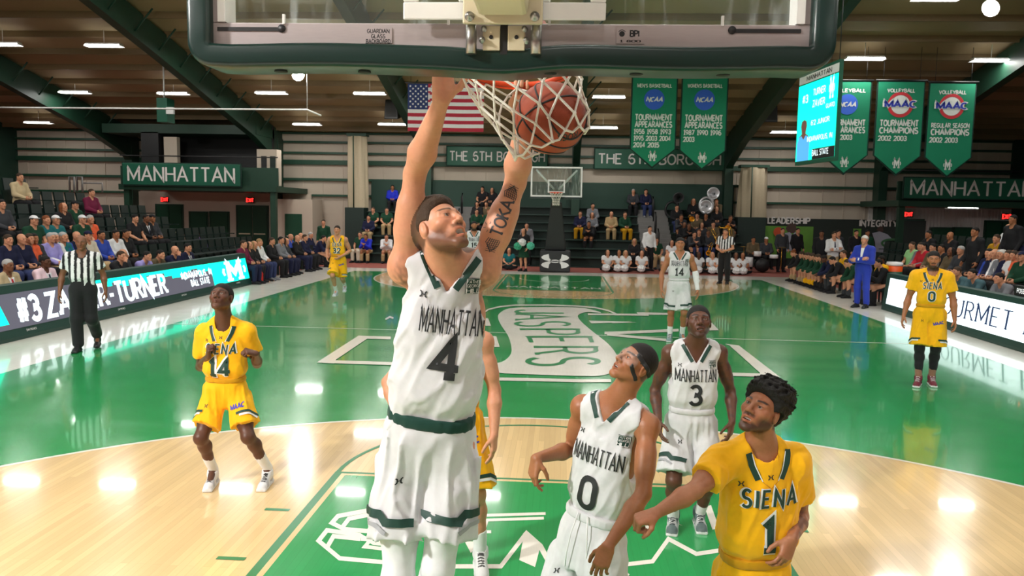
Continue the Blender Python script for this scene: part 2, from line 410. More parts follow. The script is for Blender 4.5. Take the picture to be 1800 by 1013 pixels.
def cspl(ts, vs, n=64):
    """Catmull-Rom table"""
    ts = np.array(ts, float); vs = np.array(vs, float); x = np.linspace(ts[0], ts[-1], n); m = np.gradient(vs, ts)
    i = np.clip(np.searchsorted(ts, x, side='right')-1, 0, len(ts)-2); hh = ts[i+1]-ts[i]; u = (x-ts[i])/hh
    y = (2*u**3-3*u**2+1)*vs[i]+(u**3-2*u**2+u)*hh*m[i]+(-2*u**3+3*u**2)*vs[i+1]+(u**3-u**2)*hh*m[i+1]
    return lambda t: np.interp(t, x, y)
class Loft:
    """torso-like body: elliptical sections along an axis from a to b, frames turning from f0 to f1"""
    def __init__(s, a, b, s0, s1, ts, ws, ds, off=None, bend=(0, 0, 0), n=2.4, ease=0., k=.02):
        s.a = np.asarray(a, float); s.ax = np.asarray(b, float)-s.a; s.L = np.linalg.norm(s.ax); s.ax = s.ax/s.L
        s.s0 = np.asarray(s0, float); s.s1 = np.asarray(s1, float); s.a_, s.ax_, s.s0_, s.s1_, s.bend_ = f32(s.a), f32(s.ax), f32(s.s0), f32(s.s1), f32(bend); s.w = cspl(ts, ws); s.d = cspl(ts, ds); s.off = cspl(ts, off) if off is not None else None
        s.bend = np.asarray(bend, float); s.n = n; s.ease = ease; s.t0, s.t1 = ts[0], ts[-1]; s.k = k
    def loc(s, P):
        q = f32(P)-s.a_; t = (q@s.ax_)/np.float32(s.L); tc = np.clip(t, 0, 1)[:, None]
        sd = s.s0_+(s.s1_-s.s0_)*tc; sd = sd-(sd@s.ax_)[:, None]*s.ax_; sd /= nrm2(sd)[:, None]
        fw = np.cross(sd, s.ax_[None])                       # forward (side points to the person's left)
        if s.bend_.any(): q = q-s.bend_*(4*tc*(1-tc))
        x = np.einsum('ij,ij->i', q, sd); y = np.einsum('ij,ij->i', q, fw)
        if s.off is not None: y = y-s.off(t)
        return t, x, y
    def pt(s, t, x, y):
        tc = min(1, max(0, t)); sd = nrm(s.s0*(1-tc)+s.s1*tc); sd = nrm(sd-(sd@s.ax)*s.ax); fw = np.cross(sd, s.ax)
        return s.a+s.ax*t*s.L+s.bend*4*tc*(1-tc)+sd*x+fw*(y+(float(s.off(t)) if s.off is not None else 0)), sd, fw
    def __call__(s, P):
        t, x, y = s.loc(P); w = s.w(t)+s.ease; d = s.d(t)+s.ease
        m = ((np.abs(x)/w)**s.n+(np.abs(y)/d)**s.n)**(1/s.n); dd = (m-1)*np.minimum(w, d)
        return smax(dd, np.maximum(t-s.t1, s.t0-t)*s.L, s.k)
# ------------------------------------------------------------------ heads, hands
def frame(f, u):
    """rows: left, forward, up (person's left is +x)"""
    f = nrm(f); u = np.asarray(u, float); u = nrm(u-(u@f)*f); return np.stack([np.cross(f, u)*-1, f, u])
def head_sdf(c, R, sc=1., mouth=.0, neck=None, neck_r=.058, jaw=1., detail=True, nose=1., lip=1.):
    T = lambda x, y, z: c+sc*(x*R[0]+y*R[1]+z*R[2]); s = Sdf(); k = sc
    s.U(ell(T(0, -.014, .030), V3(.0745, .094, .084)*k, R), 0)
    s.U(ell(T(0, .030, -.022), V3(.058, .060, .078)*k, R), .03*k)
    for sg in (1, -1):
        s.U(rcone(T(sg*.050*jaw, -.004, -.052), T(sg*.016*jaw, .068, -.099-.006*mouth), .020*k, .016*k), .028*k)
        s.U(ell(T(sg*.043, .052, -.020), V3(.024, .026, .022)*k, R), .022*k)
    s.U(ell(T(0, .074, -.100-.010*mouth), V3(.022, .018, .016)*k, R), .018*k)
    if neck is not None: s.U(rcone(T(0, -.028, -.040), neck, neck_r*k, neck_r*1.06*k), .03*k)
    if not detail:
        s.U(rcone(T(0, .088, .006), T(0, .108, -.028), .009*k, .014*k), .012*k)
        for sg in (1, -1): s.U(ell(T(sg*.077, -.006, -.008), V3(.010, .02, .032)*k, R), .008*k)
        return s
    for sg in (1, -1):
        s.U(rcone(T(sg*.014, .085, .021), T(sg*.046, .068, .018), .0105*k, .009*k), .016*k)
        s.D(ell(T(sg*.0315, .097, .001), V3(.0185, .016, .0105)*k, R), .012*k)
        s.U(ell(T(sg*.031, .0735, .0015), V3(.0175, .0150, .0145)*k, R), .004*k)
        s.D(ell(T(sg*.0315, .0905, .0005), V3(.0135, .0120, .0054)*k, R), .0015*k)
    s.U(rcone(T(0, .086, .012), T(0, .109, -.026), .0075*k, .0095*k*nose), .012*k)
    s.U(ell(T(0, .107, -.031), V3(.0125*nose, .011, .0095)*k, R), .006*k)
    for sg in (1, -1):
        s.U(ell(T(sg*.0135*nose, .094, -.034), V3(.0085, .012, .0085)*k, R), .006*k)
        s.D(ell(T(sg*.0065*nose, .101, -.0425), V3(.0038, .006, .005)*k, R), .002*k)
    mo = .012*mouth
    s.U(ell(T(0, .072, -.060), V3(.034, .024, .022)*k, R), .018*k)
    for sg in (1, -1):
        s.U(rcone(T(sg*.024, .080, -.0625-mo*.3), T(sg*.004, .094, -.0575), .0042*k, .0068*k*lip), .005*k)
        s.U(rcone(T(sg*.023, .080, -.0645-mo*.7), T(0, .092, -.0705-mo*1.5), .0040*k, .0076*k*lip), .005*k)
    s.D(ell(T(0, .092, -.0638-mo*.75), V3(.0215, .018, .0012+mo*.75)*k, R), .0025*k)
    for sg in (1, -1):
        Re = R.copy(); s.U(ell(T(sg*.0775, -.008, -.006), V3(.0085, .019, .031)*k, R), .006*k)
        s.D(ell(T(sg*.0865, -.003, -.003), V3(.006, .009, .017)*k, R), .004*k)
    return s
def head_local(P, c, R, sc): return ((P-c)@R.T)/sc
def face_color(Pl, skin, brow=(.03, .02, .015), lipc=None, beard=None, hair=None, mouth=0., stub=0.):
    """colours of a head in head-local metres"""
    skin = np.array(skin); n = len(Pl); C = np.tile(skin, (n, 1)); x, y, z = Pl[:, 0], Pl[:, 1], Pl[:, 2]; ax = np.abs(x)
    def mixc(m, col): m = np.clip(m, 0, 1)[:, None]; return C*(1-m)+np.array(col)*m
    ss = lambda a, b, v: np.clip((v-a)/(b-a), 0, 1)
    mo = .012*mouth
    C = mixc(.35*ss(.05, .02, np.hypot(ax-.045, z+.028))*ss(.03, .05, y), skin*np.array([1.08, .82, .78]))
    if beard is not None:
        lowm = np.maximum(ss(-.068, -.082, z)*ss(-.02, .0, y)*ss(-.18, -.15, z), ss(.022, .030, ax)*ss(.078, .05, y)*ss(-.02, -.045, z)*ss(-.025, -.005, y)*ss(-.145, -.12, z))
        mus = ss(.010, .006, np.abs(z+.0485))*ss(.034, .026, ax)*ss(.07, .08, y)
        chin = ss(.022, .014, np.hypot(ax, z+.095))*ss(.05, .06, y)
        C = mixc(np.maximum(np.maximum(lowm, mus*.85), chin)*beard[1], beard[0])
    bz = .022+.006*np.sin(np.clip((ax-.012)/.04, 0, 1)*2.4); C = mixc(.9*ss(.0065, .0035, np.abs(z-bz))*ss(.010, .015, ax)*ss(.056, .050, ax)*ss(.04, .055, y), brow)
    lipc = np.array(lipc) if lipc is not None else skin*np.array([.90, .66, .64])
    up = ss(.0062, .0042, np.abs(z+.0585)); dn = ss(.0080, .006, np.abs(z+.0700+mo*1.25)); C = mixc(.85*np.maximum(up, dn)*ss(.028, .022, ax)*ss(.076, .083, y), lipc)
    ins = ((x/.021)**2+((z+.0638+mo*.75)/(.0024+mo*.8))**2 < 1) & (y > .06) & (y < .0915-.012*(ax/.02)**2)
    C[ins] = (.06, .015, .015)
    th = ins & (z > -.0638-mo*.62) & (mouth > .3); C[th] = (.7, .66, .58)
    eyeline = ss(.0035, .0015, np.abs(z-.0065))*ss(.016, .012, np.abs(ax-.0315))*ss(.06, .07, y); C = mixc(.75*eyeline, skin*.25)
    nos = ss(.006, .003, np.hypot(ax-.007, z+.043))*ss(.085, .09, y); C = mixc(nos*.8, skin*.2)
    if hair is not None:
        m = hair_mask(Pl, hair[1]); C = mixc(m*hair[2], hair[0])
    return C
def hair_mask(Pl, line=0.0, soft=.012):
    """1 where scalp hair grows: above the hairline in front, above the nape behind"""
    x, y, z = Pl[:, 0], Pl[:, 1], Pl[:, 2]; ax = np.abs(x)
    thr = np.where(y > .02, .062+line+(.0 if line is None else 0)-.25*np.clip(ax-.045, 0, 1), 0)
    side = np.where(y > -.0, .045+line-.9*np.clip(.062-y, 0, .06), 0)
    front = .066+line-.55*np.clip(.085-y, 0, .2)-.0*ax       # forehead
    temple = .060+line-1.9*np.clip(.052-y, 0, .05)           # in front of the ear
    back = -.055-.0*y
    lim = np.where(y > .052, front, np.where(y > .0, np.minimum(front, temple), np.maximum(-.035-.5*(-y), back)))
    earcut = (np.hypot(y+.006, z+.008) < .034) & (ax > .06)
    m = np.clip((z-lim)/soft+.5, 0, 1); m = np.where(earcut, 0, m); return m
def hand_prims(W, d, n, side, sc=1., curl=(.35,)*4, thumb=.35, spread=.06, k=1.):
    """list of (fn, blend). side=+1 right hand, -1 left; n = direction the palm faces; curl per finger (index..pinky): angle or (a,b,c)"""
    d = nrm(d); n = np.asarray(n, float); n = nrm(n-(n@d)*d); s = np.cross(d, n)*side; pr = []
    W = np.asarray(W, float); T = lambda x, y, z: W+sc*(x*s+y*d+z*n)
    mcp = [(.030, .092, 0), (.0095, .097, -.003), (-.011, .092, -.002), (-.030, .082, .002)]
    ln = [(.043, .026, .021), (.047, .030, .022), (.043, .028, .021), (.034, .020, .018)]; rr = [.0098, .0100, .0095, .0085]
    for i, m in enumerate(mcp):
        pr.append((rcone(T(m[0]*.55, .004, 0), T(*m), .0165*sc, .0130*sc), .014*sc))
    pr.append((rcone(T(.026, .022, .008), T(.030, .06, .006), .0155*sc, .012*sc), .012*sc))
    pr.append((rcone(T(-.022, .018, .008), T(-.026, .06, .005), .0150*sc, .012*sc), .012*sc))
    for i, m in enumerate(mcp):
        c = curl[i]; ang = c if hasattr(c, '__len__') else (c*.8, c*1.1, c*.7); p = np.array(m, float); a = 0; sp = spread*(1.5-i)*(1-min(1, abs(ang[0])))
        for j in range(3):
            a += ang[j]; dr = np.array([math.sin(sp), math.cos(a)*math.cos(sp), math.sin(a)]); q = p+dr*ln[i][j]
            pr.append((rcone(T(*p), T(*q), rr[i]*(1-.09*j)*sc, rr[i]*(1-.09*(j+1))*sc), .0035*sc if j else .006*sc)); p = q
    p = np.array([.026, .026, .008]); b = thumb; dirs = [np.array([.72, .62, .28+.5*b]), np.array([.45-.6*b, .80, .25+.7*b]), np.array([.2-.7*b, .85, .15+.8*b])]
    for j, l in enumerate((.040, .034, .027)):
        q = p+nrm(dirs[j])*l; pr.append((rcone(T(*p), T(*q), (.0155, .0120, .0108)[j]*sc, (.0122, .0108, .0090)[j]*sc), (.012, .004, .003)[j]*sc)); p = q
    return pr
# ------------------------------------------------------------------ full figure
def skin_mat():
    if 'skin' in MATS: return MATS['skin']
    m = attr_mat('skin', rough=.44, spec=.42, bump=.10, bscale=70); N = m.node_tree.nodes; L = m.node_tree.links; b = N['Principled BSDF']
    hv = [n for n in N if n.type == 'HUE_SAT'][0]; tc = [n for n in N if n.type == 'TEX_COORD'][0]; nz = N.new('ShaderNodeTexNoise'); nz.inputs['Scale'].default_value = 11; nz.inputs['Detail'].default_value = 4; L.new(tc.outputs['Object'], nz.inputs['Vector'])
    mr = N.new('ShaderNodeMapRange'); mr.inputs[1].default_value = .35; mr.inputs[2].default_value = .7; mr.inputs[3].default_value = 0.; mr.inputs[4].default_value = .5; L.new(nz.outputs[0], mr.inputs[0]); mx = N.new('ShaderNodeMix'); mx.data_type = 'RGBA'; mx.blend_type = 'MULTIPLY'; mx.inputs[7].default_value = (.92, .70, .62, 1); L.new(mr.outputs[0], mx.inputs[0]); L.new(hv.outputs[0], mx.inputs[6]); L.new(mx.outputs[2], b.inputs['Base Color'])
    b.inputs['Subsurface Weight'].default_value = .08; b.inputs['Subsurface Radius'].default_value = (.012, .005, .003); return m
def cloth_mat(): return attr_mat('jersey_cloth', rough=.75, spec=.25, bump=.15, bscale=26, sheen=.15)
def shoe_mat(): return attr_mat('shoe_leather', rough=.5, spec=.4, bump=.1, bscale=60)
def hair_mat(): return attr_mat('hair', rough=.7, spec=.3, bump=.5, bscale=160)
class Fig:
    """a posed figure: J holds joint positions in world metres, see players below"""
    def __init__(s, J, sc=1., build=1., head_sc=1.):
        s.J = J; s.sc = sc; s.b = build; s.hs = head_sc; up = J['nb']-J['pel']; s.up = nrm(up)
        s.side0 = nrm(J['hL']-J['hR']); s.side1 = nrm(J['sL']-J['sR']); s.bend = np.asarray(J.get('bend', (0, 0, 0)), float)
        L = np.linalg.norm(up); s.a = J['pel']-s.up*.10*sc; s.t_of = lambda z: z
        k = sc*build; s.kk = k
        s.HR = frame(J['hf'], J.get('hu', s.up)); s.hc = J['hd']
    TS = [0., .12, .26, .42, .58, .74, .87, 1.0]
    def torso(s, ease=0., blouse=0., ts=None, wm=1., dm=1., t_hi=1.0):
        k = s.kk; W = np.array([.120, .165, .165, .148, .158, .168, .150, .070])*k*wm; D = np.array([.085, .112, .110, .098, .108, .112, .095, .055])*k*dm
        O = np.array([-.005, -.010, .0, .008, .008, .0, -.010, -.012])*k
        bl = np.array([.0, .5, 1., .9, .55, .25, .0, .0])*blouse
        return Loft(s.a, s.J['nb'], s.side0, s.side1, s.TS, W+ease+bl, D+ease+bl, O, s.bend)
    def arm(s, sd, S, e0=0., full=True):
        J = s.J; k = s.kk; a, e, w = J['s'+sd], J['e'+sd], J['w'+sd]; m = s.J.get('muscle', 1.)
        S.U(ell(a, V3(1, 1, 1)*(.058*k*m+e0)), .03*k)
        S.U(rcone(a, e, .053*k*m+e0, .041*k+e0), .03*k)
        S.U(rcone(a+(e-a)*.42, a+(e-a)*.66, .052*k*m+e0, .049*k*m+e0), .03*k)
        if full:
            S.U(rcone(e, e+(w-e)*.30, .041*k+e0, .046*k*m+e0), .015*k); S.U(rcone(e+(w-e)*.30, w, .046*k*m+e0, .0265*k+e0), .02*k)
    def leg(s, sd, S, e0=0., foot=True):
        J = s.J; k = s.kk; h, n, a = J['h'+sd], J['k'+sd], J['a'+sd]; fd = nrm(J['t'+sd]-a) if ('t'+sd) in J else J['pf']
        S.U(rcone(h, n, .092*k+e0, .058*k+e0), .04*k); S.U(rcone(h+(n-h)*.3, h+(n-h)*.62, .088*k+e0, .076*k+e0), .03*k)
        S.U(ell(n+J['pf']*.012*k, V3(.056, .056, .062)*k+e0), .02*k)
        back = -nrm(fd-(fd@nrm(a-n))*nrm(a-n)); c1 = n+(a-n)*.30+back*.016*k
        S.U(rcone(n, c1, .052*k+e0, .058*k+e0), .03*k); S.U(rcone(c1, n+(a-n)*.62, .057*k+e0, .044*k+e0), .03*k); S.U(rcone(n+(a-n)*.55, a, .044*k+e0, .034*k+e0), .02*k)
        if foot and ('t'+sd) in J: S.U(rcone(a-V3(0, 0, .02*k), J['t'+sd]+V3(0, 0, .02), .034*k, .026*k), .02*k)
    def body_sdf(s, hands=True, detail=True, mouth=0.):
        J = s.J; k = s.kk; S = Sdf(); S.U(s.torso(), 0)
        nb = J['nb']; hb = s.hc-s.HR[2]*.06*s.hs-s.HR[1]*.02*s.hs; nm = nb+(hb-nb)*.45
        for sd in 'LR':
            S.U(rcone(nm-s.HR[1]*.0, J['s'+sd]+s.up*.012*k, .034*k, .044*k), .05*k)
            S.U(rcone(nb-s.up*.07*k, J['s'+sd], .062*k, .056*k), .05*k)
            s.arm(sd, S); s.leg(sd, S)
        H = head_sdf(s.hc, s.HR, s.hs, mouth, neck=nb-s.up*.02, detail=detail, **J.get('face', {}))
        first = True
        for op, f, kk in H.ops:
            S.ops.append((op, f, .03*k if first else kk)); first = False
        if hands:
            for sd in 'LR':
                for f, kk in s.hand(sd): S.U(f, kk)
        return S
    def hand(s, sd):
        J = s.J; g = J.get('hand'+sd, {}); d = np.asarray(g.get('d', J['w'+sd]-J['e'+sd]), float); n = np.asarray(g.get('n', s.side1*(-1 if sd == 'L' else 1)), float)
        return hand_prims(J['w'+sd], d, n, 1 if sd == 'R' else -1, s.kk*g.get('sc', 1.), g.get('curl', (.35, .4, .45, .5)), g.get('thumb', .3), g.get('spread', .06))
    def bounds(s, keys=None, pad=.16):
        P = [v for k_, v in s.J.items() if isinstance(v, np.ndarray) and v.shape == (3,) and k_ in ('pel', 'nb', 'hd', 'sL', 'sR', 'eL', 'eR', 'wL', 'wR', 'hL', 'hR', 'kL', 'kR', 'aL', 'aR', 'tL', 'tR') and (keys is None or k_ in keys)]
        for sd in 'LR':
            if keys is None or 'w'+sd in keys: P.append(s.J['w'+sd]+.19*nrm(s.J.get('hand'+sd, {}).get('d', s.J['w'+sd]-s.J['e'+sd])))
        P = np.array(P); return P.min(0)-pad, P.max(0)+pad
    def mesh_body(s, h=.008, hh=.0035, hhand=.0035, mouth=0., detail=True, color=None, name='body'):
        S = s.body_sdf(mouth=mouth, detail=detail); lo, hi = s.bounds(); J = s.J; parts = []
        hreg = lambda P, m=0.: ((P-(s.hc-s.HR[2]*.125*s.hs))@s.HR[2] > m) & (np.linalg.norm(P-s.hc, axis=1) < .19*s.hs-m)
        regs = [hreg] if hh and hh < h else []; specs = [(s.hc-.2*s.hs, s.hc+.2*s.hs, hh, hreg)] if regs else []
        if hhand and hhand < h:
            for sd in 'LR':
                w = J['w'+sd]; d = nrm(J.get('hand'+sd, {}).get('d', w-J['e'+sd])); ctr = w+d*.09*s.kk
                rg = lambda P, m=0., w=w, d=d, ctr=ctr: ((P-w)@d > -.004+m) & (np.linalg.norm(P-ctr, axis=1) < .135*s.kk-m)
                regs.append(rg); specs.append((ctr-.14*s.kk, ctr+.14*s.kk, hhand, rg))
        def outside(P):
            o = np.ones(len(P), bool)
            for rg in regs: o &= ~rg(P, h*.8)
            return o
        V, Q = mesh_sdf(S, lo, hi, h, outside if regs else None); parts.append((V, Q))
        for l, u, r, rg in specs: parts.append(mesh_sdf(S, l, u, r, rg))
        Vs = []; Qs = []; n = 0
        for V, Q in parts: Vs.append(V); Qs.append(Q+n); n += len(V)
        V = np.concatenate(Vs); Q = np.concatenate(Qs)
        return V, Q
def in_head(F, V):
    Pl = head_local(V, F.hc, F.HR, F.hs); m = (Pl[:, 2] > -.16) & (np.linalg.norm(Pl, axis=1) < .19); idx = np.nonzero(m)[0]
    if len(idx):
        d = head_sdf(F.hc, F.HR, F.hs, 0, detail=False, neck=F.J['nb'])(V[idx]); m[idx[d > .022]] = False
    return Pl, m
# ------------------------------------------------------------------ clothing for the players
WHITE = (.64, .64, .66); DGREEN = (.006, .045, .032); YELLOW = srgb(250, 184, 12); BLACK = (.012, .012, .014); GREY = (.30, .31, .33)
def sstep(a, b, v): return np.clip((v-a)/(b-a), 0, 1)
def ridge(seed, freq, axis, squash=.2):
    a = wob(seed, freq, 5, axis, squash); b = wob(seed+1, freq*1.7, 5, axis, squash)
    return lambda P: np.exp(-(a(P)*2.6)**2)-.35+.4*np.exp(-(b(P)*2.6)**2)
class Outfit:
    def __init__(s, F, body, seed=1, sleeves=False, crew=False, slim=0., blouse=.012, fold=1., hem_t=.30, vneck=.80, leg_frac=.90, flare=1., arm_r=.074, arm_sh=.040):
        s.F = F; s.root = body; s.seed = seed; s.sleeves = sleeves; s.crew = crew or sleeves; s.slim = slim; s.blouse = blouse; s.fold = fold; s.hem_t = hem_t; s.vneck = vneck; s.leg_frac = leg_frac; s.flare = flare; s.arm_r = arm_r; s.arm_sh = arm_sh
        s.lt = F.torso(); s.L = s.lt.L
    def vfield(s, P, t0=None, slope=1.75):
        """> 0 below the V neckline (inside the jersey)"""
        t, x, y = s.lt.loc(P); k = s.F.kk; fr = ((t0 if t0 is not None else s.vneck)-t)*s.L+slope*np.abs(x); fr = np.where(y > 0, fr, 9.)
        F = s.F; hb = F.hc-F.HR[2]*.06*F.hs-F.HR[1]*.02*F.hs; nk = rcone(F.J['nb']-F.up*.025*k, hb, .074*k, .075*k)(P)
        return np.minimum(fr, nk)
    def crewfield(s, P):
        F = s.F; k = F.kk; hb = F.hc-F.HR[2]*.06*F.hs-F.HR[1]*.02*F.hs; fv = s.lt.pt(.95, 0, 0)[2]; return rcone(F.J['nb']-F.up*.030*k+fv*.028*k, hb+fv*.01, .066*k, .074*k)(P)
    def armfield(s, P):
        F = s.F; k = F.kk; d = np.full(len(P), 9.)
        for sd, sg in (('L', 1), ('R', -1)):
            a = F.J['s'+sd]; lo, sv, _ = s.lt.pt(.66, sg*.205*k, 0); sv = sv*sg
            A = a+sv*(s.arm_sh+.010)*k+F.up*.11*k; M_ = a+sv*s.arm_sh*k; d = np.minimum(d, np.minimum(rcone(A, M_, s.arm_r*k, s.arm_r*k)(P), rcone(M_, lo, s.arm_r*k, s.arm_r*.85*k)(P)))
        return d
    def jersey_sdf(s):
        F = s.F; k = F.kk; J = F.J; S = Sdf(); e = .014-s.slim
        tw = s.hem_t+.055; bz = s.blouse
        bl = Loft(F.a, J['nb'], F.side0, F.side1, [0., .12, .24, tw, tw+.075, .58, .74, .87, 1.0], [.12*k, .165*k+e, .160*k+e, .154*k+e*.5, .155*k+e+bz, .160*k+e+bz*.6, .170*k+e+.004, .152*k+e, .075*k+e], [.085*k, .112*k+e, .108*k+e, .104*k+e*.5, .106*k+e+bz*1.1, .110*k+e+bz*.6, .114*k+e+.004, .097*k+e, .06*k+e], np.array([-.005, -.010, .0, .006, .008, .008, .0, -.010, -.012])*k, F.bend)
        S.U(bl, 0); nb = J['nb']; hb = F.hc-F.HR[2]*.06*F.hs-F.HR[1]*.02*F.hs; nm = nb+(hb-nb)*.45
        for sd in 'LR':
            S.U(rcone(nm, (J['s'+sd] if s.sleeves else nb+(J['s'+sd]-nb)*.80)+F.up*.012*k, .034*k+e*.7, .044*k+e), .05*k); q_ = J['s'+sd] if s.sleeves else nb+(J['s'+sd]-nb)*.74; S.U(rcone(nb-F.up*.07*k, q_, .062*k+e, .056*k+e), .05*k)
            if s.sleeves:
                a = J['s'+sd]; b = J['e'+sd]; q = a+(b-a)*.62; ca = rcone(a, a+(b-a)*.9, .064*k+e, .072*k+e); pl = plane(q, b-a)
                S.U(lambda P, ca=ca, pl=pl: np.maximum(ca(P), pl(P)), .035*k)
        ax = nrm(F.up+F.side1*.35)
        S.N(ridge(s.seed, 58, ax, .22), .0068*s.fold); S.N(wob(s.seed, 34, 7, ax, .25), .0045*s.fold); S.N(wob(s.seed+5, 60, 6, nrm(F.up*.8+F.side1*.6), .3), .0018*s.fold)
        S.I(lambda P: (s.hem_t-.04-s.lt.loc(P)[0])*s.L)
        if s.crew: S.I(lambda P: -s.crewfield(P))
        else: S.I(lambda P: -s.vfield(P))
        if not s.sleeves: S.D(s.armfield, .002)
        return S
    def jersey(s, colorfn, h=.006, name='jersey'):
        F = s.F; S = s.jersey_sdf(); lo, hi = F.bounds(('pel', 'nb', 'sL', 'sR', 'hL', 'hR')+(('eL', 'eR') if s.sleeves else ()), .22*F.kk)
        V, Q = mesh_sdf(S, lo, hi, h, smooth=2); C = colorfn(V, s); s.jV, s.jQ = V, Q
        s.bvh = BVHTree.FromPolygons(V.tolist(), Q.tolist()); me = to_mesh(name, V, Q, C); s.jo = link(name, me, cloth_mat(), s.root); return s.jo
    def shorts_sdf(s):
        F = s.F; k = F.kk; J = F.J; S = Sdf(); pel = J['pel']
        W = np.array([.150, .185, .186, .164, .163])*k; D = np.array([.115, .140, .134, .116, .115])*k
        S.U(Loft(F.a, J['nb'], F.side0, F.side1, [.0, .12, .24, .345, .40], W, D, np.array([-.006, -.010, .0, .006, .008])*k, F.bend, k=.03), 0)
        for sd in 'LR':
            a, b = J['h'+sd], J['k'+sd]; q = a+(b-a)*s.leg_frac; ca = rcone(a+(b-a)*.05, a+(b-a)*1.15, .108*k, .140*k*s.flare); pl = plane(q, b-a)
            S.U(lambda P, ca=ca, pl=pl: np.maximum(ca(P), pl(P)), .035*k)
        fade = lambda P: np.clip((s.hem_t+.0-s.lt.loc(P)[0])/.07, .0, 1); rg, wb_ = ridge(s.seed+11, 46, F.up, .15), wob(s.seed+11, 26, 7, F.up, .2); S.N(lambda P: fade(P)*(rg(P)*.0115+wb_(P)*.007), s.fold); S.N(wob(s.seed+12, 70, 6, F.up, .2), .002*s.fold)
        S.I(lambda P: (s.lt.loc(P)[0]-(s.hem_t+.050))*s.L)
        return S
    def shorts(s, colorfn, h=.007, name='shorts'):
        F = s.F; S = s.shorts_sdf(); lo, hi = F.bounds(('pel', 'hL', 'hR', 'kL', 'kR'), .24*F.kk); V, Q = mesh_sdf(S, lo, hi, h, smooth=1)
        C = colorfn(V, s); me = to_mesh(name, V, Q, C); s.so = link(name, me, cloth_mat(), s.root); s.sbvh = BVHTree.FromPolygons(V.tolist(), Q.tolist()); return s.so
    def waistband(s, color, h=.009):
        F = s.F; k = F.kk; t1 = s.hem_t+.066; t0 = t1-.060; S = Sdf(); tm = (t0+t1)/2
        S.U(Loft(F.a, F.J['nb'], F.side0, F.side1, [0., t0, tm, t1, .5], np.array([.170, .178, .180, .177, .170])*k, np.array([.122, .130, .132, .129, .122])*k, np.array([0., .004, .006, .007, .008])*k, F.bend), 0)
        S.N(wob(s.seed+40, 260, 6, F.up, .05), .0022); S.I(lambda P: np.abs(s.lt.loc(P)[0]-tm)*s.L-(t1-t0)/2*s.L, .006)
        lo, hi = F.bounds(('pel', 'hL', 'hR'), .24*k); V, Q = mesh_sdf(S, lo, hi+F.up*.1, h, margin=1.8); return link('waistband', to_mesh('waistband', V, Q, np.tile(np.array(color, float), (len(V), 1))), cloth_mat(), s.so)
    def trim(s, pts, wd, m, name='trim', off=.003, bvh=None, parent=None, org=None, fw=None, ux=None, uy=None):
        """cloth strip following flat points measured from the neck base (metres: left, up)"""
        v, f = stroke2d(pts, wd, 1., .012, 3); o = s.F.J['nb'] if org is None else org; p, sv, fv = s.lt.pt(.85, 0, .1)
        return s.decal(v, f, 0, 0, name, m, bvh or s.bvh, parent or s.jo, off, org=o, fw=fv if fw is None else fw, ux=sv if ux is None else ux, uy=s.F.up if uy is None else uy)
    def hem_trim(s, sd, pts, wd, m, name='hem_stripe', off=.008):
        J = s.F.J; a, b = J['h'+sd], J['k'+sd]; ax = nrm(b-a); q = a+(b-a)*s.leg_frac; f = nrm(J['pf']-(J['pf']@ax)*ax); sg = 1 if sd == 'L' else -1; o = nrm(np.cross(f, ax)); o = o*np.sign(o@(s.F.side0*sg)); fd = nrm(f*.8+o*.6)
        ux = nrm(np.cross(fd, ax)); ux = ux*np.sign(ux@o); v, fc = stroke2d(pts, wd, 1., .012, 3); return s.decal(v, fc, 0, 0, name, m, s.sbvh, s.so, off, org=q, fw=fd, ux=ux, uy=-ax)
    def leg_uv(s, V):
        """which leg, distance above the hem, angle about the thigh (0 = front, + = outer side)"""
        F = s.F; J = F.J; best = None
        for sd, sg in (('L', 1), ('R', -1)):
            a, b = J['h'+sd], J['k'+sd]; ax = nrm(b-a); q = a+(b-a)*s.leg_frac; rel = V-a; dist = np.linalg.norm(rel-(rel@ax)[:, None]*ax, axis=1); up = (q-V)@ax
            f = nrm(J['pf']-(J['pf']@ax)*ax); o = np.cross(f, ax); o = o*np.sign(o@(F.side0*sg)); ang = np.arctan2(rel@o, rel@f)
            if best is None: best = [dist, up, ang, np.full(len(V), sg)]
            else:
                m = dist < best[0]; best = [np.where(m, x, y) for x, y in zip((dist, up, ang, np.full(len(V), sg)), best)]
        return best[1], best[2], best[3]
    def waist(s, V): return (s.lt.loc(V)[0]-(s.hem_t+.065))*s.L       # metres above the shorts' top edge (negative below)
    def decal(s, v, f, t, x=0., name='lettering', m=None, bvh=None, parent=None, off=.003, rot=0., org=None, fw=None, ux=None, uy=None, quiet=False):
        """wrap flat lettering onto the cloth by projecting it along the chest's forward direction"""
        F = s.F
        if org is None:
            p, sv, fw = s.lt.pt(t, x, .1); ux, uy = sv, F.up
        else: p = np.asarray(org, float)
        bvh = bvh or s.bvh; cr, sr = math.cos(rot), math.sin(rot); out = []; fwv = Vector(fw)
        for q_ in v:
            u, w_ = q_[0], q_[1]; oo = off+(q_[2] if len(q_) > 2 else 0.); o = p+ux*(u*cr-w_*sr)+uy*(u*sr+w_*cr)+fw*.35; hit = bvh.ray_cast(Vector(o), -fwv, .9)
            out.append(np.array(hit[0])+np.array(hit[1])*oo*.3+fw*oo if hit[0] is not None else None)
        good = [fc for fc in f if all(out[i] is not None for i in fc)]
        mb = MB(); mb.add([q if q is not None else (0, 0, 0) for q in out], good); used = sorted({i for fc in good for i in fc})
        if not used: return None
        mb2 = MB(); rm = {i: n for n, i in enumerate(used)}; mb2.add([out[i] for i in used], [tuple(rm[i] for i in fc) for fc in good], True)
        return mb2.build(name, m, parent or s.jo)
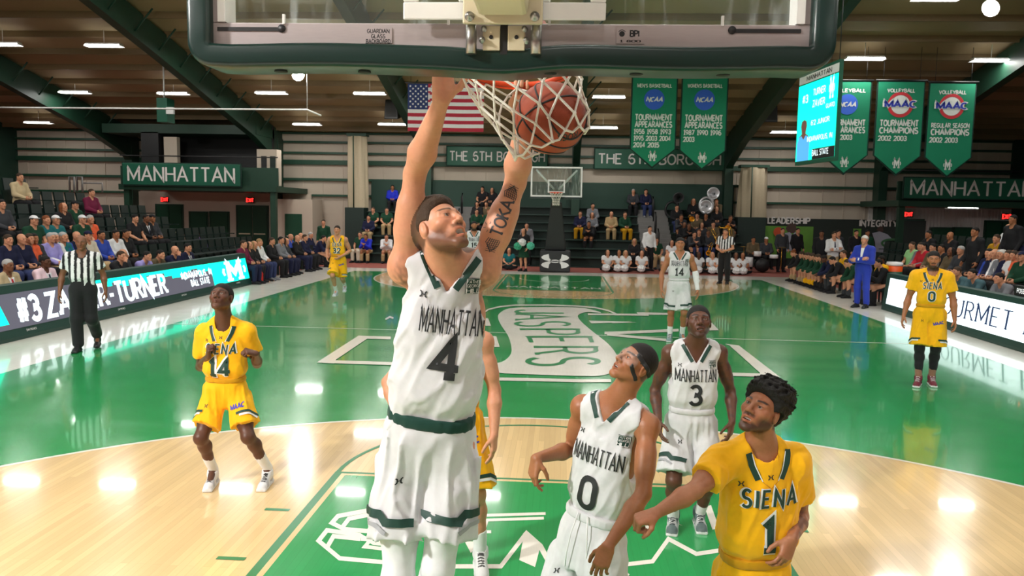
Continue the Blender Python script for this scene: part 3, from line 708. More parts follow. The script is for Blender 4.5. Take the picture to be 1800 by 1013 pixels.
def shoe(F, sd, root, upper, sole=(.8, .8, .8), lace=(.02, .02, .02), h=.006, accent=None):
    J = F.J; k = F.kk; a = J['a'+sd]; t = J['t'+sd]; fwd = t-a; fz = J.get('fup'+sd, V3(0, 0, 1)); fwd = nrm(fwd-(fwd@fz)*fz); R = np.stack([np.cross(fwd, fz), fwd, fz])
    g = t-fz*((t-a)@fz*0); base = a+fz*((t-a)@fz)   # point under the ankle at sole level
    T = lambda x, y, z: base+k*(x*R[0]+y*R[1]+z*R[2]); S = Sdf()
    S.U(rbox(T(0, .075, .016), V3(.046, .150, .016)*k, .014*k, R), 0); S.U(ell(T(0, .150, .036), V3(.046, .075, .034)*k, R), .015*k)
    S.U(rcone(T(0, .12, .045), T(0, .02, .085), .036*k, .042*k), .03*k); S.U(rcone(T(0, -.03, .045), T(0, -.01, .10), .042*k, .046*k), .03*k)
    S.U(rcone(T(0, 0, .10), T(0, -.002, .135), .048*k, .049*k), .02*k); S.D(rcone(T(0, .0, .14), T(0, 0, .19), .036*k, .04*k), .004); S.I(plane(T(0, 0, .0), -fz)); S.I(plane(T(0, .0, .142), nrm(fz+fwd*.25)), .004)
    P0 = np.stack([T(x, y, z) for x in (-.08, .08) for y in (-.11, .26) for z in (-.02, .22)]); V, Q = mesh_sdf(S, P0.min(0), P0.max(0), h)
    L = (V-base)@R.T/k; C = np.tile(np.array(upper, float), (len(V), 1)); x, y, z = L.T
    if accent is not None: C[(np.sin(y*46+z*30) > .35) & (z > .03)] = accent
    C[z < .028] = sole
    tong = (np.abs(x) < .021) & (y > .02) & (y < .15) & (z > .05); C[tong] = lace; C[(np.abs(x) < .026) & (y > .02) & (y < .14) & (z > .05) & (np.sin(y*300) > .55)] = np.array(sole)
    me = to_mesh('shoe', V, Q, C); return link('shoe', me, shoe_mat(), root)
def tube_cloth(name, root, a, b, ra, rb, color, h=.007, fold=.003, seed=3, extra=None, k=.02):
    S = Sdf(); S.U(rcone(a, b, ra, rb), 0)
    if extra:
        for f in extra: S.U(f, k)
    ax = nrm(np.asarray(b)-np.asarray(a)); S.I(plane(a, -ax)); S.I(plane(b, ax)); S.N(wob(seed, 60, 5, np.cross(ax, V3(.3, .9, .2)), .3), fold)
    P = np.array([a, b]); m = max(ra, rb)+.05; V, Q = mesh_sdf(S, P.min(0)-m, P.max(0)+m, h); C = np.tile(np.array(color, float), (len(V), 1))
    return link(name, to_mesh(name, V, Q, C), cloth_mat(), root)
def tights(F, root, sd, color, h=.007, name='leg_tights', e=.006, to=1.0, frm=.45):
    J = F.J; S = Sdf(); F.leg(sd, S, e, foot=False); a, b, n = J['k'+sd], J['a'+sd], J['h'+sd]
    end = a+(b-a)*to; S.I(plane(end, b-a)); S.I(plane(n+(a-n)*frm, n-a)); S.N(wob(5, 90, 6, F.side0, .5), .0016)
    P = np.array([a, b, n]); V, Q = mesh_sdf(S, P.min(0)-.14, P.max(0)+.14, h); return link(name, to_mesh(name, V, Q, np.tile(np.array(color, float), (len(V), 1))), cloth_mat(), root)
def eyes(F, root, look=None, iris=(.10, .05, .02)):
    look = nrm(F.HR[1]+F.HR[2]*.12)
    for sg in (1, -1):
        c = F.hc+F.hs*(sg*.031*F.HR[0]+.0745*F.HR[1]+.001*F.HR[2]); r = .0127*F.hs; mb = MB()
        f = nrm(look); sx = nrm(np.cross(f, F.HR[2])); uz = np.cross(sx, f); R = np.stack([sx, uz, f]); n = 16; vs = []; cs = []
        rings = [0, .12, .20, .34, .46, .62, .9, 1.3, 1.8, 2.4, 3.14]
        for a in rings:
            for j in range(n):
                q = 2*math.pi*j/n; vs.append(c+r*(math.sin(a)*math.cos(q)*sx+math.sin(a)*math.sin(q)*uz+math.cos(a)*f)); cs.append((.005, .005, .005) if a < .21 else (iris if a < .47 else (.24, .22, .21)))
        fs = [(i*n+j, i*n+(j+1) % n, (i+1)*n+(j+1) % n, (i+1)*n+j) for i in range(len(rings)-1) for j in range(n)]
        me = to_mesh('eye', np.array(vs), np.array(fs), np.array(cs)); link('eye', me, attr_mat('eye_wet', rough=.12, spec=.6), root)
def hair_mesh(F, root, color, thick=.006, line=0., h=.005, curl=0., cf=160., top=0., name='hair', back=0., soft=.022):
    """hair grown out of the skull, thinning towards the hairline"""
    T = lambda x, y, z: F.hc+F.hs*(x*F.HR[0]+y*F.HR[1]+z*F.HR[2]); S = Sdf()
    S.U(ell(T(0, -.014, .030), V3(.0745, .094, .084)*F.hs, F.HR), 0); S.U(ell(T(0, .030, -.022), V3(.058, .060, .078)*F.hs, F.HR), .03*F.hs)
    wb = wob(31, cf, 16)
    def grow(P):
        Pl = head_local(P, F.hc, F.HR, F.hs); m = hair_mask(Pl, line, soft); tk = thick+top*np.clip(Pl[:, 2]/.11, 0, 1.3)+back*np.clip(-Pl[:, 1]/.1, 0, 1)
        return np.sqrt(np.clip(m, 0, 1))*tk*(1+(curl*wb(P) if curl else 0))-.002
    S.N(grow, 1.)
    def lim(P):
        Pl = head_local(P, F.hc, F.HR, F.hs); return (.12-hair_mask(Pl, line, soft))*.03
    S.I(lim, 0)
    V, Q = mesh_sdf(S, F.hc-.24*F.hs, F.hc+.24*F.hs, h, margin=2.2, smooth=1); C = np.tile(np.array(color, float), (len(V), 1))
    return link(name, to_mesh(name, V, Q, C), hair_mat(), root)
def body_object(F, root, skin, h=.008, hh=.0035, hhand=.0035, mouth=0., face=None, detail=True, paint=None):
    V, Q = F.mesh_body(h, hh, hhand, mouth, detail); C = np.tile(np.array(skin, float), (len(V), 1))
    Pl, m = in_head(F, V)
    if face is not None: C[m] = face_color(Pl[m], skin, mouth=mouth, **face)
    # palms and finger ends a little paler
    if paint is not None: C = paint(V, C)
    return link('body', to_mesh('body', V, Q, C), skin_mat(), root)
# the two uniforms
def col_white(V, s): return np.tile(np.array(WHITE), (len(V), 1))
def col_white_shorts(V, s): return np.tile(np.array(WHITE), (len(V), 1))
def col_yellow(V, s): return np.tile(np.array(YELLOW), (len(V), 1))
def col_yellow_shorts(V, s): return np.tile(np.array(YELLOW), (len(V), 1))
def trims_white(O, band=WHITE):
    k = O.F.kk; g = m_gpr(); vb = (O.vneck-1)*O.L; sl = 1.75
    for sg in (1, -1):
        O.trim([(sg*(.108*k), vb+sl*.100*k-.034*k), (sg*.034*k, vb+sl*.030*k-.034*k)], .027*k, g, 'collar_trim')
    for sd in 'LR':
        O.hem_trim(sd, [(-.12*k, .075), (-.03*k, .075), (.0*k, .105), (.11*k, .110)], .034*k, g); O.hem_trim(sd, [(-.035*k, .030), (.02*k, .062), (.10*k, .068)], .017*k, mat('print_grey', (.33, .34, .36), .6))
    O.waistband(band)
def trims_yellow(O):
    k = O.F.kk; g = m_gpr(); w_ = m_wpr()
    for sg in (1, -1):
        pts = [(sg*.104*k, .006*k), (sg*.090*k, -.05*k), (sg*.056*k, -.125*k)]
        O.trim(pts, .034*k, g, 'collar_trim'); O.trim([(p[0]-sg*.017*k, p[1]-.006) for p in pts], .005*k, w_, 'collar_trim', .004)
    O.trim([(.045*k, -.128*k), (0, -.165*k), (-.045*k, -.128*k)], .004*k, mat('print_ochre', srgb(205, 140, 10), .7), 'collar_seam')
    for sd in 'LR':
        O.hem_trim(sd, [(-.07*k, .090), (.04*k, .082), (.115*k, .035)], .024*k, g); O.hem_trim(sd, [(-.05*k, .066), (.035*k, .058), (.10*k, .018)], .018*k, w_)
    O.waistband(np.array(YELLOW)*np.array([.62, .60, .8]))
def ua_mark(h=1.):
    """sports-brand mark of two interlocked arcs, flat, unit height"""
    vs = []; fs = []
    for sg in (1, -1):
        for (pl) in [[(sg*.62, .5), (sg*.34, .34), (sg*.27, 0), (sg*.34, -.34), (sg*.62, -.5)]]:
            v, f = stroke2d(pl, .24, 1., .2); b = len(vs); vs += [tuple(p) for p in v]; fs += [tuple(b+i for i in q) for q in f]
    v, f = stroke2d([(-.3, 0), (.3, 0)], .14, 1., .2); b = len(vs); vs += [tuple(p) for p in v]; fs += [tuple(b+i for i in q) for q in f]
    return [(p[0]*h, p[1]*h) for p in vs], fs
def m_ink(): return mat('print_black', (.012, .014, .016), .6, var=.05)
def m_gpr(): return mat('print_green', DGREEN, .6, var=.05)
def m_wpr(): return mat('print_white', (.8, .8, .8), .6, var=.04)
def patch_hill(O, t, x, size=.062, parent=None):
    """small square chest patch reading FATHER GEORGE HILL"""
    q = size/2; n = 6; g = [(-q+size*i/n, -q+size*j/n) for i in range(n+1) for j in range(n+1)]; gf = [(i*(n+1)+j, (i+1)*(n+1)+j, (i+1)*(n+1)+j+1, i*(n+1)+j+1) for i in range(n) for j in range(n)]
    pa = O.decal(g, gf, t, x, 'chest_patch', m_gpr(), off=.0045)
    if pa is None: return
    pa['label'] = 'dark green square chest patch with white lettering'
    vs = []; fs = []
    for tx, hh, yy, th in (('FATHER', .0115, .0130, .11), ('GEORGE', .0115, -.0040, .11), ('HILL', .017, -.0265, .13)):
        v, f, tw = text2d(tx, hh, th=th, gap=.16); b = len(vs); sx = .85*size/tw; vs += [(p[0]*sx*size/.062/(size/.062), (p[1]+yy)*size/.062, p[2]) for p in v]; fs += [tuple(b+i for i in r) for r in f]
    for a, b_ in (((-q*.92, -q*.92), (q*.92, -q*.92)), ((q*.92, -q*.92), (q*.92, q*.92)), ((q*.92, q*.92), (-q*.92, q*.92)), ((-q*.92, q*.92), (-q*.92, -q*.92))):
        v, f = stroke2d([a, b_], .0016, 1., .02); b = len(vs); vs += [tuple(p) for p in v]; fs += [tuple(b+i for i in r) for r in f]
    O.decal(vs, fs, t, x, 'lettering', m_wpr(), off=.0085)
def letters(O, txt, t, h, m, x=0., width=None, off=.003, name='lettering', arch=0., **kw):
    kw.setdefault('cols', 3); kw.setdefault('sub', .06); v, f, tw = text2d(txt, h, **kw); sx = (width/tw) if width else 1.; off += .0015
    v = [(p[0]*sx, p[1]+arch*(p[0]*sx)**2, p[2]) for p in v]
    return O.decal(v, f, t, x, name, m, off=off)
# ------------------------------------------------------------------ the hall
L_ = 28.65; GREEN = srgb(44, 158, 88)
def ceil_z(y): return 6.0+.2*(37.5-y) if y > 14.3 else 6.0+.2*(37.5-14.3)-.2*(14.3-y)
def floor_mat(name, col, wood=True, rough=.16, var=.10, tint=None, gap=.8):
    m = bpy.data.materials.new(name); nt, b = _nt(m); N = nt.nodes; L = nt.links
    tc = N.new('ShaderNodeTexCoord'); mp = N.new('ShaderNodeMapping'); mp.inputs['Rotation'].default_value = (0, 0, math.pi/2); L.new(tc.outputs['Object'], mp.inputs[0])
    br = N.new('ShaderNodeTexBrick'); br.inputs['Scale'].default_value = 1.; br.inputs['Brick Width'].default_value = 1.6; br.inputs['Row Height'].default_value = .057; br.inputs['Mortar Size'].default_value = .0012; br.offset = .37
    br.inputs['Color1'].default_value = rgba([c*(1-var) for c in col]); br.inputs['Color2'].default_value = rgba([min(1, c*(1+var*.6)) for c in col]); br.inputs['Mortar'].default_value = rgba([c*gap for c in col]); L.new(mp.outputs[0], br.inputs['Vector'])
    nz = N.new('ShaderNodeTexNoise'); nz.inputs['Scale'].default_value = 1.; mp2 = N.new('ShaderNodeMapping'); mp2.inputs['Scale'].default_value = (40, 2.5, 1); L.new(tc.outputs['Object'], mp2.inputs[0]); L.new(mp2.outputs[0], nz.inputs['Vector']); nz.inputs['Detail'].default_value = 4
    mr = N.new('ShaderNodeMapRange'); mr.inputs[3].default_value = .93; mr.inputs[4].default_value = 1.06; L.new(nz.outputs[0], mr.inputs[0])
    hv = N.new('ShaderNodeHueSaturation'); L.new(br.outputs[0], hv.inputs['Color']); L.new(mr.outputs[0], hv.inputs['Value']); L.new(hv.outputs[0], b.inputs['Base Color'])
    n2 = N.new('ShaderNodeTexNoise'); n2.inputs['Scale'].default_value = 2.2; n2.inputs['Detail'].default_value = 5; L.new(tc.outputs['Object'], n2.inputs['Vector'])
    m2 = N.new('ShaderNodeMapRange'); m2.inputs[3].default_value = rough*.75; m2.inputs[4].default_value = rough*1.35; L.new(n2.outputs[0], m2.inputs[0]); L.new(m2.outputs[0], b.inputs['Roughness'])
    b.inputs['Specular IOR Level'].default_value = .5; b.inputs['Coat Weight'].default_value = .55; b.inputs['Coat Roughness'].default_value = .05; b.inputs['Coat IOR'].default_value = 1.5
    bp = N.new('ShaderNodeBump'); bp.inputs['Strength'].default_value = .05; bp.inputs['Distance'].default_value = .004; L.new(n2.outputs[0], bp.inputs['Height']); L.new(bp.outputs[0], b.inputs['Normal']); L.new(bp.outputs[0], b.inputs['Coat Normal'])
    MATS[name] = m; return m
M_WOOD = floor_mat('maple_court', srgb(236, 204, 150)); M_GRN = floor_mat('court_green_paint', GREEN, var=.05); M_WHT = floor_mat('court_white_paint', srgb(246, 241, 230), var=.015, rough=.2, gap=.95); M_LINE = mat('court_dark_green_line', srgb(44, 128, 78), .3, var=.04, scale=6)
M_RUB = mat('red_rubber_floor', srgb(140, 70, 58), .7, var=.15, scale=60)
fl = MB(); fl.b2((-27, -9.5, -.3), (21, 38, -.004)); floor = struct('floor', fl, M_RUB)
def flat(name, polys, z, m, parent=None):
    mb = MB()
    for p in polys: mb.poly([(q[0], q[1], z) for q in p])
    return mb.build(name, m, parent or floor)
def strip_xy(pl, th):
    v, f = stroke2d(pl, th, 1., .4); return v, f
def flat_strokes(name, pls, th, z, m):
    mb = MB()
    for pl in pls:
        v, f = strip_xy(pl, th); mb.add([(p[0], p[1], z) for p in v], f)
    return mb.build(name, m, floor)
flat('white_apron', [[(-9.6, -2.5), (9.5, -2.5), (9.5, 30.25), (-9.6, 30.25)]], -.002, M_WHT)
flat('green_court_paint', [[(-7.62, 0), (7.62, 0), (7.62, L_), (-7.62, L_)]], 0, M_GRN)
R3 = 6.325
def arc_area(yc, sg):
    return [(-R3, yc-sg*1.6), (R3, yc-sg*1.6)]+[(R3*math.cos(a), yc+sg*R3*math.sin(a)) for a in np.linspace(0, math.pi, 60)]
for yc, sg in ((1.6, 1), (L_-1.6, -1)):
    pts = arc_area(yc, sg); flat('maple_three_point_area', [pts if sg > 0 else pts[::-1]], .001, M_WOOD)
    flat_strokes('three_point_line', [[(R3-.025, yc-sg*1.6)]+[((R3-.025)*math.cos(a), yc+sg*(R3-.025)*math.sin(a)) for a in np.linspace(0, math.pi, 60)]+[(-R3+.025, yc-sg*1.6)]], .05, .003, M_WHT)
    y0 = yc-sg*1.6; yf = y0+sg*5.79
    q = [(-1.83, y0), (1.83, y0), (1.83, yf), (-1.83, yf)]; flat('lane_border', [q if sg > 0 else q[::-1]], .004, M_LINE)
    q = [(-1.76, y0), (1.76, y0), (1.76, yf-sg*.05), (-1.76, yf-sg*.05)]; flat('lane_inner_line', [q if sg > 0 else q[::-1]], .0055, M_WOOD)
    q = [(-1.715, y0), (1.715, y0), (1.715, yf-sg*.10), (-1.715, yf-sg*.10)]; flat('painted_lane', [q if sg > 0 else q[::-1]], .007, M_GRN)
    flat_strokes('free_throw_circle', [[(1.805*math.cos(a), yf+sg*1.805*math.sin(a)) for a in np.linspace(0, math.pi, 40)]], .045, .0035, M_LINE)
    for sx in (1, -1):
        for d in (2.13, 3.03, 3.93, 4.83): flat('lane_mark', [[(sx*1.93, y0+sg*d-.025), (sx*2.13, y0+sg*d-.025), (sx*2.13, y0+sg*d+.025), (sx*1.93, y0+sg*d+.025)][::sx*1]], .0035, M_LINE)
flat_strokes('half_court_line', [[(-7.62, L_/2), (7.62, L_/2)]], .05, .003, M_WHT)
# big centre logo and lane lettering, traced on the floor
def zp(o, s): return lambda x, y: tuple(ground(o[0]+x/s, o[1]+y/s)[:2])
a4 = zp((540, 520), 6.333); a5 = zp((820, 520), 5.627); a6 = zp((1080, 480), 4.603); n1 = zp((420, 720), 3.457); n2 = zp((820, 700), 3.237); n3 = zp((1100, 880), 5.)
LZ = .0085
def nz(z):
    global LZ_i
    LZ_i = globals().get('LZ_i', 0)+1; return z+LZ_i*.00004
def fpoly(name, f, pts, z, m): z = nz(z); return flat(name, [[f(*p) for p in pts][::-1]], z, m)
def smooth_loop(pts, n=4):
    P = [np.array(p, float) for p in pts]; out = []; m = len(P)
    for i in range(m):
        p0, p1, p2, p3 = P[i-1], P[i], P[(i+1) % m], P[(i+2) % m]
        for j in range(n):
            t = j/n; out.append(tuple(.5*((2*p1)+(-p0+p2)*t+(2*p0-5*p1+4*p2-p3)*t*t+(-p0+3*p1-3*p2+p3)*t**3)))
    return out
logo_body = smooth_loop([(430, 128), (330, 175), (312, 225), (345, 300), (405, 390), (438, 480), (445, 560), (410, 620), (340, 662), (230, 686), (240, 735), (330, 768), (600, 783), (1150, 800), (1330, 795), (1440, 760), (1500, 680), (1485, 590), (1400, 480), (1250, 360), (1150, 275), (1102, 215), (1120, 186), (1190, 165), (1330, 172), (1250, 145), (1100, 120), (700, 116)])
flat('logo_white_field', [[a5(*p) for p in logo_body][::-1]], LZ, M_WHT)
def tstroke(name, f, pl, w, z=LZ, m=None):
    """traced stroke: polyline in trace pixels with width w in trace pixels (vertical)"""
    z = nz(z); mb = MB(); P = [np.array(p, float) for p in pl]
    v, fc = stroke2d(P, w, 1., 40); mb.add([(*f(*p), z) for p in v], [q[::-1] for q in fc]); return mb.build(name, m or M_WHT, floor)
tstroke('logo_outline', a5, [(150, 190), (215, 140), (330, 112), (480, 97), (800, 96), (1100, 106), (1280, 122), (1400, 150), (1480, 183)], 14)
tstroke('logo_outline', a5, [(1200, 186), (1688, 190)], 15); tstroke('logo_outline', a5, [(200, 828), (600, 835), (1150, 848), (1430, 846)], 30)
fpoly('logo_bar', a5, [(1210, 250), (1640, 262), (1300, 276), (1235, 278)], LZ, M_WHT)
fpoly('logo_bar', a5, [(60, 402), (295, 405), (328, 512), (40, 510)], LZ, M_WHT); fpoly('logo_bar', a5, [(90, 440), (190, 440), (200, 486), (90, 486)], LZ+.003, M_GRN)
fpoly('logo_bar', a5, [(190, 225), (215, 228), (242, 303), (150, 300)], LZ, M_WHT)
fpoly('logo_bar', a6, [(180, 322), (460, 326), (460, 342), (275, 340), (280, 350), (0, 346), (0, 335), (190, 336)], LZ, M_WHT)
fpoly('logo_bar', a6, [(-20, 396), (185, 402), (-20, 410)], LZ, M_WHT)
tstroke('logo_outline', a6, [(-80, 490), (60, 487), (520, 466)], 22); tstroke('logo_outline', a6, [(-60, 500), (100, 516), (440, 548)], 20); fpoly('logo_bar', a6, [(745, 408), (790, 408), (845, 467), (740, 470)], LZ, M_WHT)
tstroke('logo_outline', a6, [(850, 822), (1190, 832)], 27); fpoly('logo_bar', a6, [(890, 577), (1006, 590), (1340, 848), (1160, 838), (1180, 815), (930, 590)], LZ, M_WHT)
tstroke('logo_outline', a4, [(930, 476), (640, 468)], 30); fpoly('logo_bar', a4, [(572, 450), (690, 455), (665, 485), (320, 718), (300, 762), (105, 750)], LZ, M_WHT); tstroke('logo_outline', a4, [(300, 742), (1000, 764)], 34)
tstroke('logo_outline', a4, [(870, 268), (920, 240), (960, 255)], 20)
for ch, cx, cy, hh, ww, sh in (('J', 728, 163, 470, 34, -10), ('A', 722, 213, 465, 56, -5), ('S', 752, 284, 520, 44, 30), ('P', 825, 362, 560, 52, 40), ('E', 930, 440, 600, 56, 50), ('R', 980, 546, 600, 66, 20), ('S', 955, 655, 690, 76, 0)):
    v, f, tw = text2d(ch, 1., th=.17, hf=.45, serif=.1 if ch != 'S' else 0, sub=.05); mb = MB()
    pts = [a5(cx+(p[1]-.5)*hh+sh*p[0], cy+p[0]/max(tw, .3)*ww) for p in v]; mb.add([(q[0], q[1], LZ+.0026+p[2]*.25) for q, p in zip(pts, v)], [q[::1] for q in f]); mb.build('logo_letter', M_LINE, floor)
# lane lettering (white outlines)
for f, pl, w_ in ((n1, [(800, 618), (602, 655), (565, 697), (640, 735), (840, 752), (850, 700)], 26), (n1, [(800, 645), (668, 672), (630, 722)], 26), (n1, [(740, 772), (535, 742), (484, 806), (612, 913), (890, 938)], 26), (n1, [(738, 795), (575, 778), (540, 838)], 26), (n1, [(735, 772), (820, 822), (855, 825), (880, 770)], 22), (n1, [(740, 795), (800, 800), (765, 842), (900, 858)], 22),
        (n2, [(-60, 690), (45, 676), (450, 664)], 16), (n2, [(100, 702), (440, 690)], 16), (n2, [(50, 680), (28, 762), (-30, 772)], 24), (n2, [(112, 702), (92, 770)], 26), (n2, [(-20, 772), (140, 768)], 16), (n2, [(-150, 966), (195, 966), (330, 790)], 24), (n2, [(330, 770), (420, 850), (480, 960)], 30),
        (n3, [(-200, 585), (0, 575), (235, 548), (375, 350), (620, 482), (900, 440)], 36), (n3, [(720, 60), (790, 260)], 60), (n3, [(-60, 600), (20, 680)], 40)):
    tstroke('lane_letter_outline', f, pl, w_)
fpoly('lane_letter_outline', n2, [(-10, 825), (85, 822), (25, 890)], LZ, M_WHT); fpoly('lane_letter_outline', n2, [(330, 770), (300, 930), (390, 970), (420, 850)], LZ, M_WHT); fpoly('lane_letter_outline', n3, [(150, 170), (215, 190), (260, 215), (185, 288)], LZ, M_WHT); fpoly('lane_letter_outline', n3, [(430, 200), (500, 235), (450, 215)], LZ, M_WHT)
# small lettering across the far lane
fy = L_-5.1
for tx, x0 in (('MANHATTAN', 0),): text_plane(tx, (0, fy, .0086), (1, 0, 0), (0, 1, 0), .45, M_WHT, floor, 'lane_lettering', width=2.9, th=.16)
flat_strokes('lane_restricted_arc', [[(1.22*math.cos(a), L_-1.6-1.22*math.sin(a)) for a in np.linspace(0, math.pi, 24)]], .05, .0086, M_WHT)
# ---- walls, roof
M_CREAM = mat('cream_wall_panel', srgb(194, 180, 163), .6, var=.05, scale=1.5); M_DKGREEN = mat('dark_green_steel', srgb(22, 58, 42), .5, var=.12, scale=4); M_GIRT = mat('green_girt', srgb(30, 72, 52), .5, var=.1, scale=5)
M_CEIL = mat('tan_roof_liner', srgb(158, 138, 104), .7, var=.10, scale=.8); M_PURL = mat('tan_purlin', srgb(120, 98, 66), .6, var=.1)
M_BLACK = mat('black_paint', (.012, .012, .013), .5); M_DKWALL = mat('dark_green_wall_paint', srgb(26, 60, 48), .6, var=.1, scale=3)
M_STAND = mat('stand_dark_green', srgb(22, 42, 36), .6, var=.15, scale=3); M_CHAIR = mat('seat_plastic_green', srgb(14, 34, 29), .42, var=.12, scale=8)
mb = MB(); mb.b2((-27, 37.6, 0), (21, 37.9, 6.3)); wall_back = struct('wall_back', mb, M_CREAM)
mb = MB(); mb.b2((-27.3, -9.5, 0), (-27, 37.9, 10.8)); struct('wall_left', mb, M_DKWALL)
mb = MB(); mb.b2((21, -9.5, 0), (21.3, 37.9, 10.8)); struct('wall_right', mb, M_DKWALL)
mb = MB(); mb.b2((-27, -9.8, 0), (21, -9.5, 6.3)); struct('wall_front', mb, M_CREAM)
for z, hgt in ((5.95, .10), (5.52, .10), (5.0, .10), (4.55, .22), (3.72, .12), (2.95, .1)):
    mb = MB(); mb.b2((-27, 37.42, z-hgt/2), (21, 37.6, z+hgt/2)); mb.build('girt', M_GIRT, wall_back)
for i in range(48):
    x = -26.5+i; mb = MB(); mb.b2((x-.02, 37.57, 0), (x+.02, 37.6, 6.2)); mb.build('panel_seam', M_CREAM, wall_back)
mb = MB()
for ya, yb in ((37.9, 14.3), (14.3, -9.8)):
    za, zb = ceil_z(ya), ceil_z(yb); mb.add([(-27.3, ya, za), (21.3, ya, za), (21.3, yb, zb), (-27.3, yb, zb), (-27.3, ya, za+.25), (21.3, ya, za+.25), (21.3, yb, zb+.25), (-27.3, yb, zb+.25)], [(0, 1, 2, 3), (4, 7, 6, 5), (0, 4, 5, 1), (2, 6, 7, 3), (0, 3, 7, 4), (1, 5, 6, 2)])
ceiling = struct('ceiling', mb, M_CEIL)
pm = MB(); pm.b2((-27, -.04, -.22), (21, .04, 0)); pme = pm.mesh('purlin'); pme.materials.append(M_PURL)
for i in range(31):
    y = 36.6-1.5*i
    if abs(y-14.3) < .3: continue
    o = link('purlin', pme, None, ceiling); o.location = (0, y, ceil_z(y)+.02)
for i, x in enumerate((-20.85, -13.6, -6.2, .85, 7.95, 14.95)):
    mb = MB(); w2 = .16
    def web(y, dep): return ceil_z(y)-.2-dep
    ys = [37.4, 36.6, 34, 26, 14.3, 2, -6, -8.6, -9.4]; dp = [1.9, 1.35, 1.05, .85, .75, .85, 1.05, 1.35, 1.9]
    for (ya, da), (yb, db) in zip(zip(ys[:-1], dp[:-1]), zip(ys[1:], dp[1:])):
        A = [(x-w2, ya, ceil_z(ya)-.12), (x+w2, ya, ceil_z(ya)-.12), (x+w2, ya, web(ya, da)), (x-w2, ya, web(ya, da))]; Bq = [(x-w2, yb, ceil_z(yb)-.12), (x+w2, yb, ceil_z(yb)-.12), (x+w2, yb, web(yb, db)), (x-w2, yb, web(yb, db))]
        mb.add(A+Bq, [(0, 1, 5, 4), (1, 2, 6, 5), (2, 3, 7, 6), (3, 0, 4, 7), (0, 3, 2, 1), (4, 5, 6, 7)])
    o = struct('trim_%d' % (i+1), mb, M_DKGREEN); o['label'] = 'dark green steel roof frame running over the court'
    for ya, yb in ((36.4, 37.45), (-9.5, -8.5)):
        c = MB(); c.b2((x-.19, ya+.35 if ya > 0 else ya, 0), (x+.19, yb if ya > 0 else yb-.35, ceil_z(ya)-.6)); c.build('column', M_DKGREEN, o)
    for k in range(12):
        y = 34.5-1.5*k; b = MB(); b.cyl((x+.16, y, ceil_z(y)-.85), (x+.75, y, ceil_z(y)-.15), .03, 6); b.build('flange_brace', M_DKGREEN, o)
# ---- ceiling lights
M_TUBE = mat('fluorescent_tube', (1, 1, 1), .5, emit=14., ecol=(1, .99, .95), var=0); M_FIX = mat('white_enamel_fixture', (.75, .75, .73), .45)
def light_me():
    b = MB(); b.add([(-.64, -.18, .0), (.64, -.18, 0), (.60, -.10, .11), (-.60, -.10, .11), (-.64, .18, 0), (.64, .18, 0), (.60, .10, .11), (-.60, .10, .11)], [(0, 1, 2, 3), (5, 4, 7, 6), (3, 2, 6, 7), (0, 3, 7, 4), (1, 5, 6, 2)])
    l = MB(); l.b2((-.61, -.16, .012), (.61, .16, .05)); r = MB(); r.cyl((0, 0, .1), (0, 0, .55), .010, 6)
    return b.mesh('fixture_housing'), l.mesh('tube_panel'), r.mesh('hanger_rods')
_lm = light_me(); _lm[0].materials.append(M_FIX); _lm[1].materials.append(M_TUBE); _lm[2].materials.append(M_FIX)
FIX_POWER = 46.
def fixture(x, y, label, power=None):
    t = empty('ceiling_light', (x, y, ceil_z(y)-.55), 0, label, 'ceiling light', 'fluorescent fixtures under the roof')
    for n, me in zip(('housing', 'tube_panel', 'hanger_rod'), _lm): link(n, me, None, t)
    ld = bpy.data.lights.new('fixture_light', 'AREA'); ld.shape = 'RECTANGLE'; ld.size = 1.22; ld.size_y = .32; ld.energy = power or FIX_POWER; ld.color = (1, .97, .92)
    lo = bpy.data.objects.new('fixture_light', ld); COL.objects.link(lo); lo.parent = t; lo.location = (0, 0, -.02)
def fix_px(px, py):
    lo, hi = 5., 37.
    for _ in range(40):
        m = (lo+hi)/2; p = at(px, py, m)
        if p[2] > ceil_z(m)-.55: hi = m
        else: lo = m
    return at(px, py, lo)
NEAR = ['above the left bleachers', 'left of the roof frame', 'right of the roof frame', 'beside the flag']
for row, (lst, nm) in enumerate(((((68, 217), (540, 220), (690, 220), (820, 222), (1060, 226), (1380, 234)), 'row nearest the back wall'), (((132, 164), (305, 166), (477, 165), (650, 166), (800, 167), (1070, 172)), 'second row from the back wall'), (((183, 82), (400, 84), (620, 86), (860, 90), (1520, 105), (1742, 108)), 'third row from the back wall'), (((5, 80), (1645, 0)), 'row above the strobes'))):
    for j, (a, b) in enumerate(lst):
        p = fix_px(a, b); fixture(p[0], p[1], 'white fluorescent fixture, number %s from the left in the %s' % (('one', 'two', 'three', 'four', 'five', 'six')[j], nm))
for y in (19.2, 15.6, 11.0, 6.6, 2.4, -2.2, -6.2):
    for x in (-16.1, -11.9, -7.8, -3.7, .5, 4.7, 8.9, 13.0): fixture(x, y, 'white fluorescent fixture hanging overhead above the near half of the court')
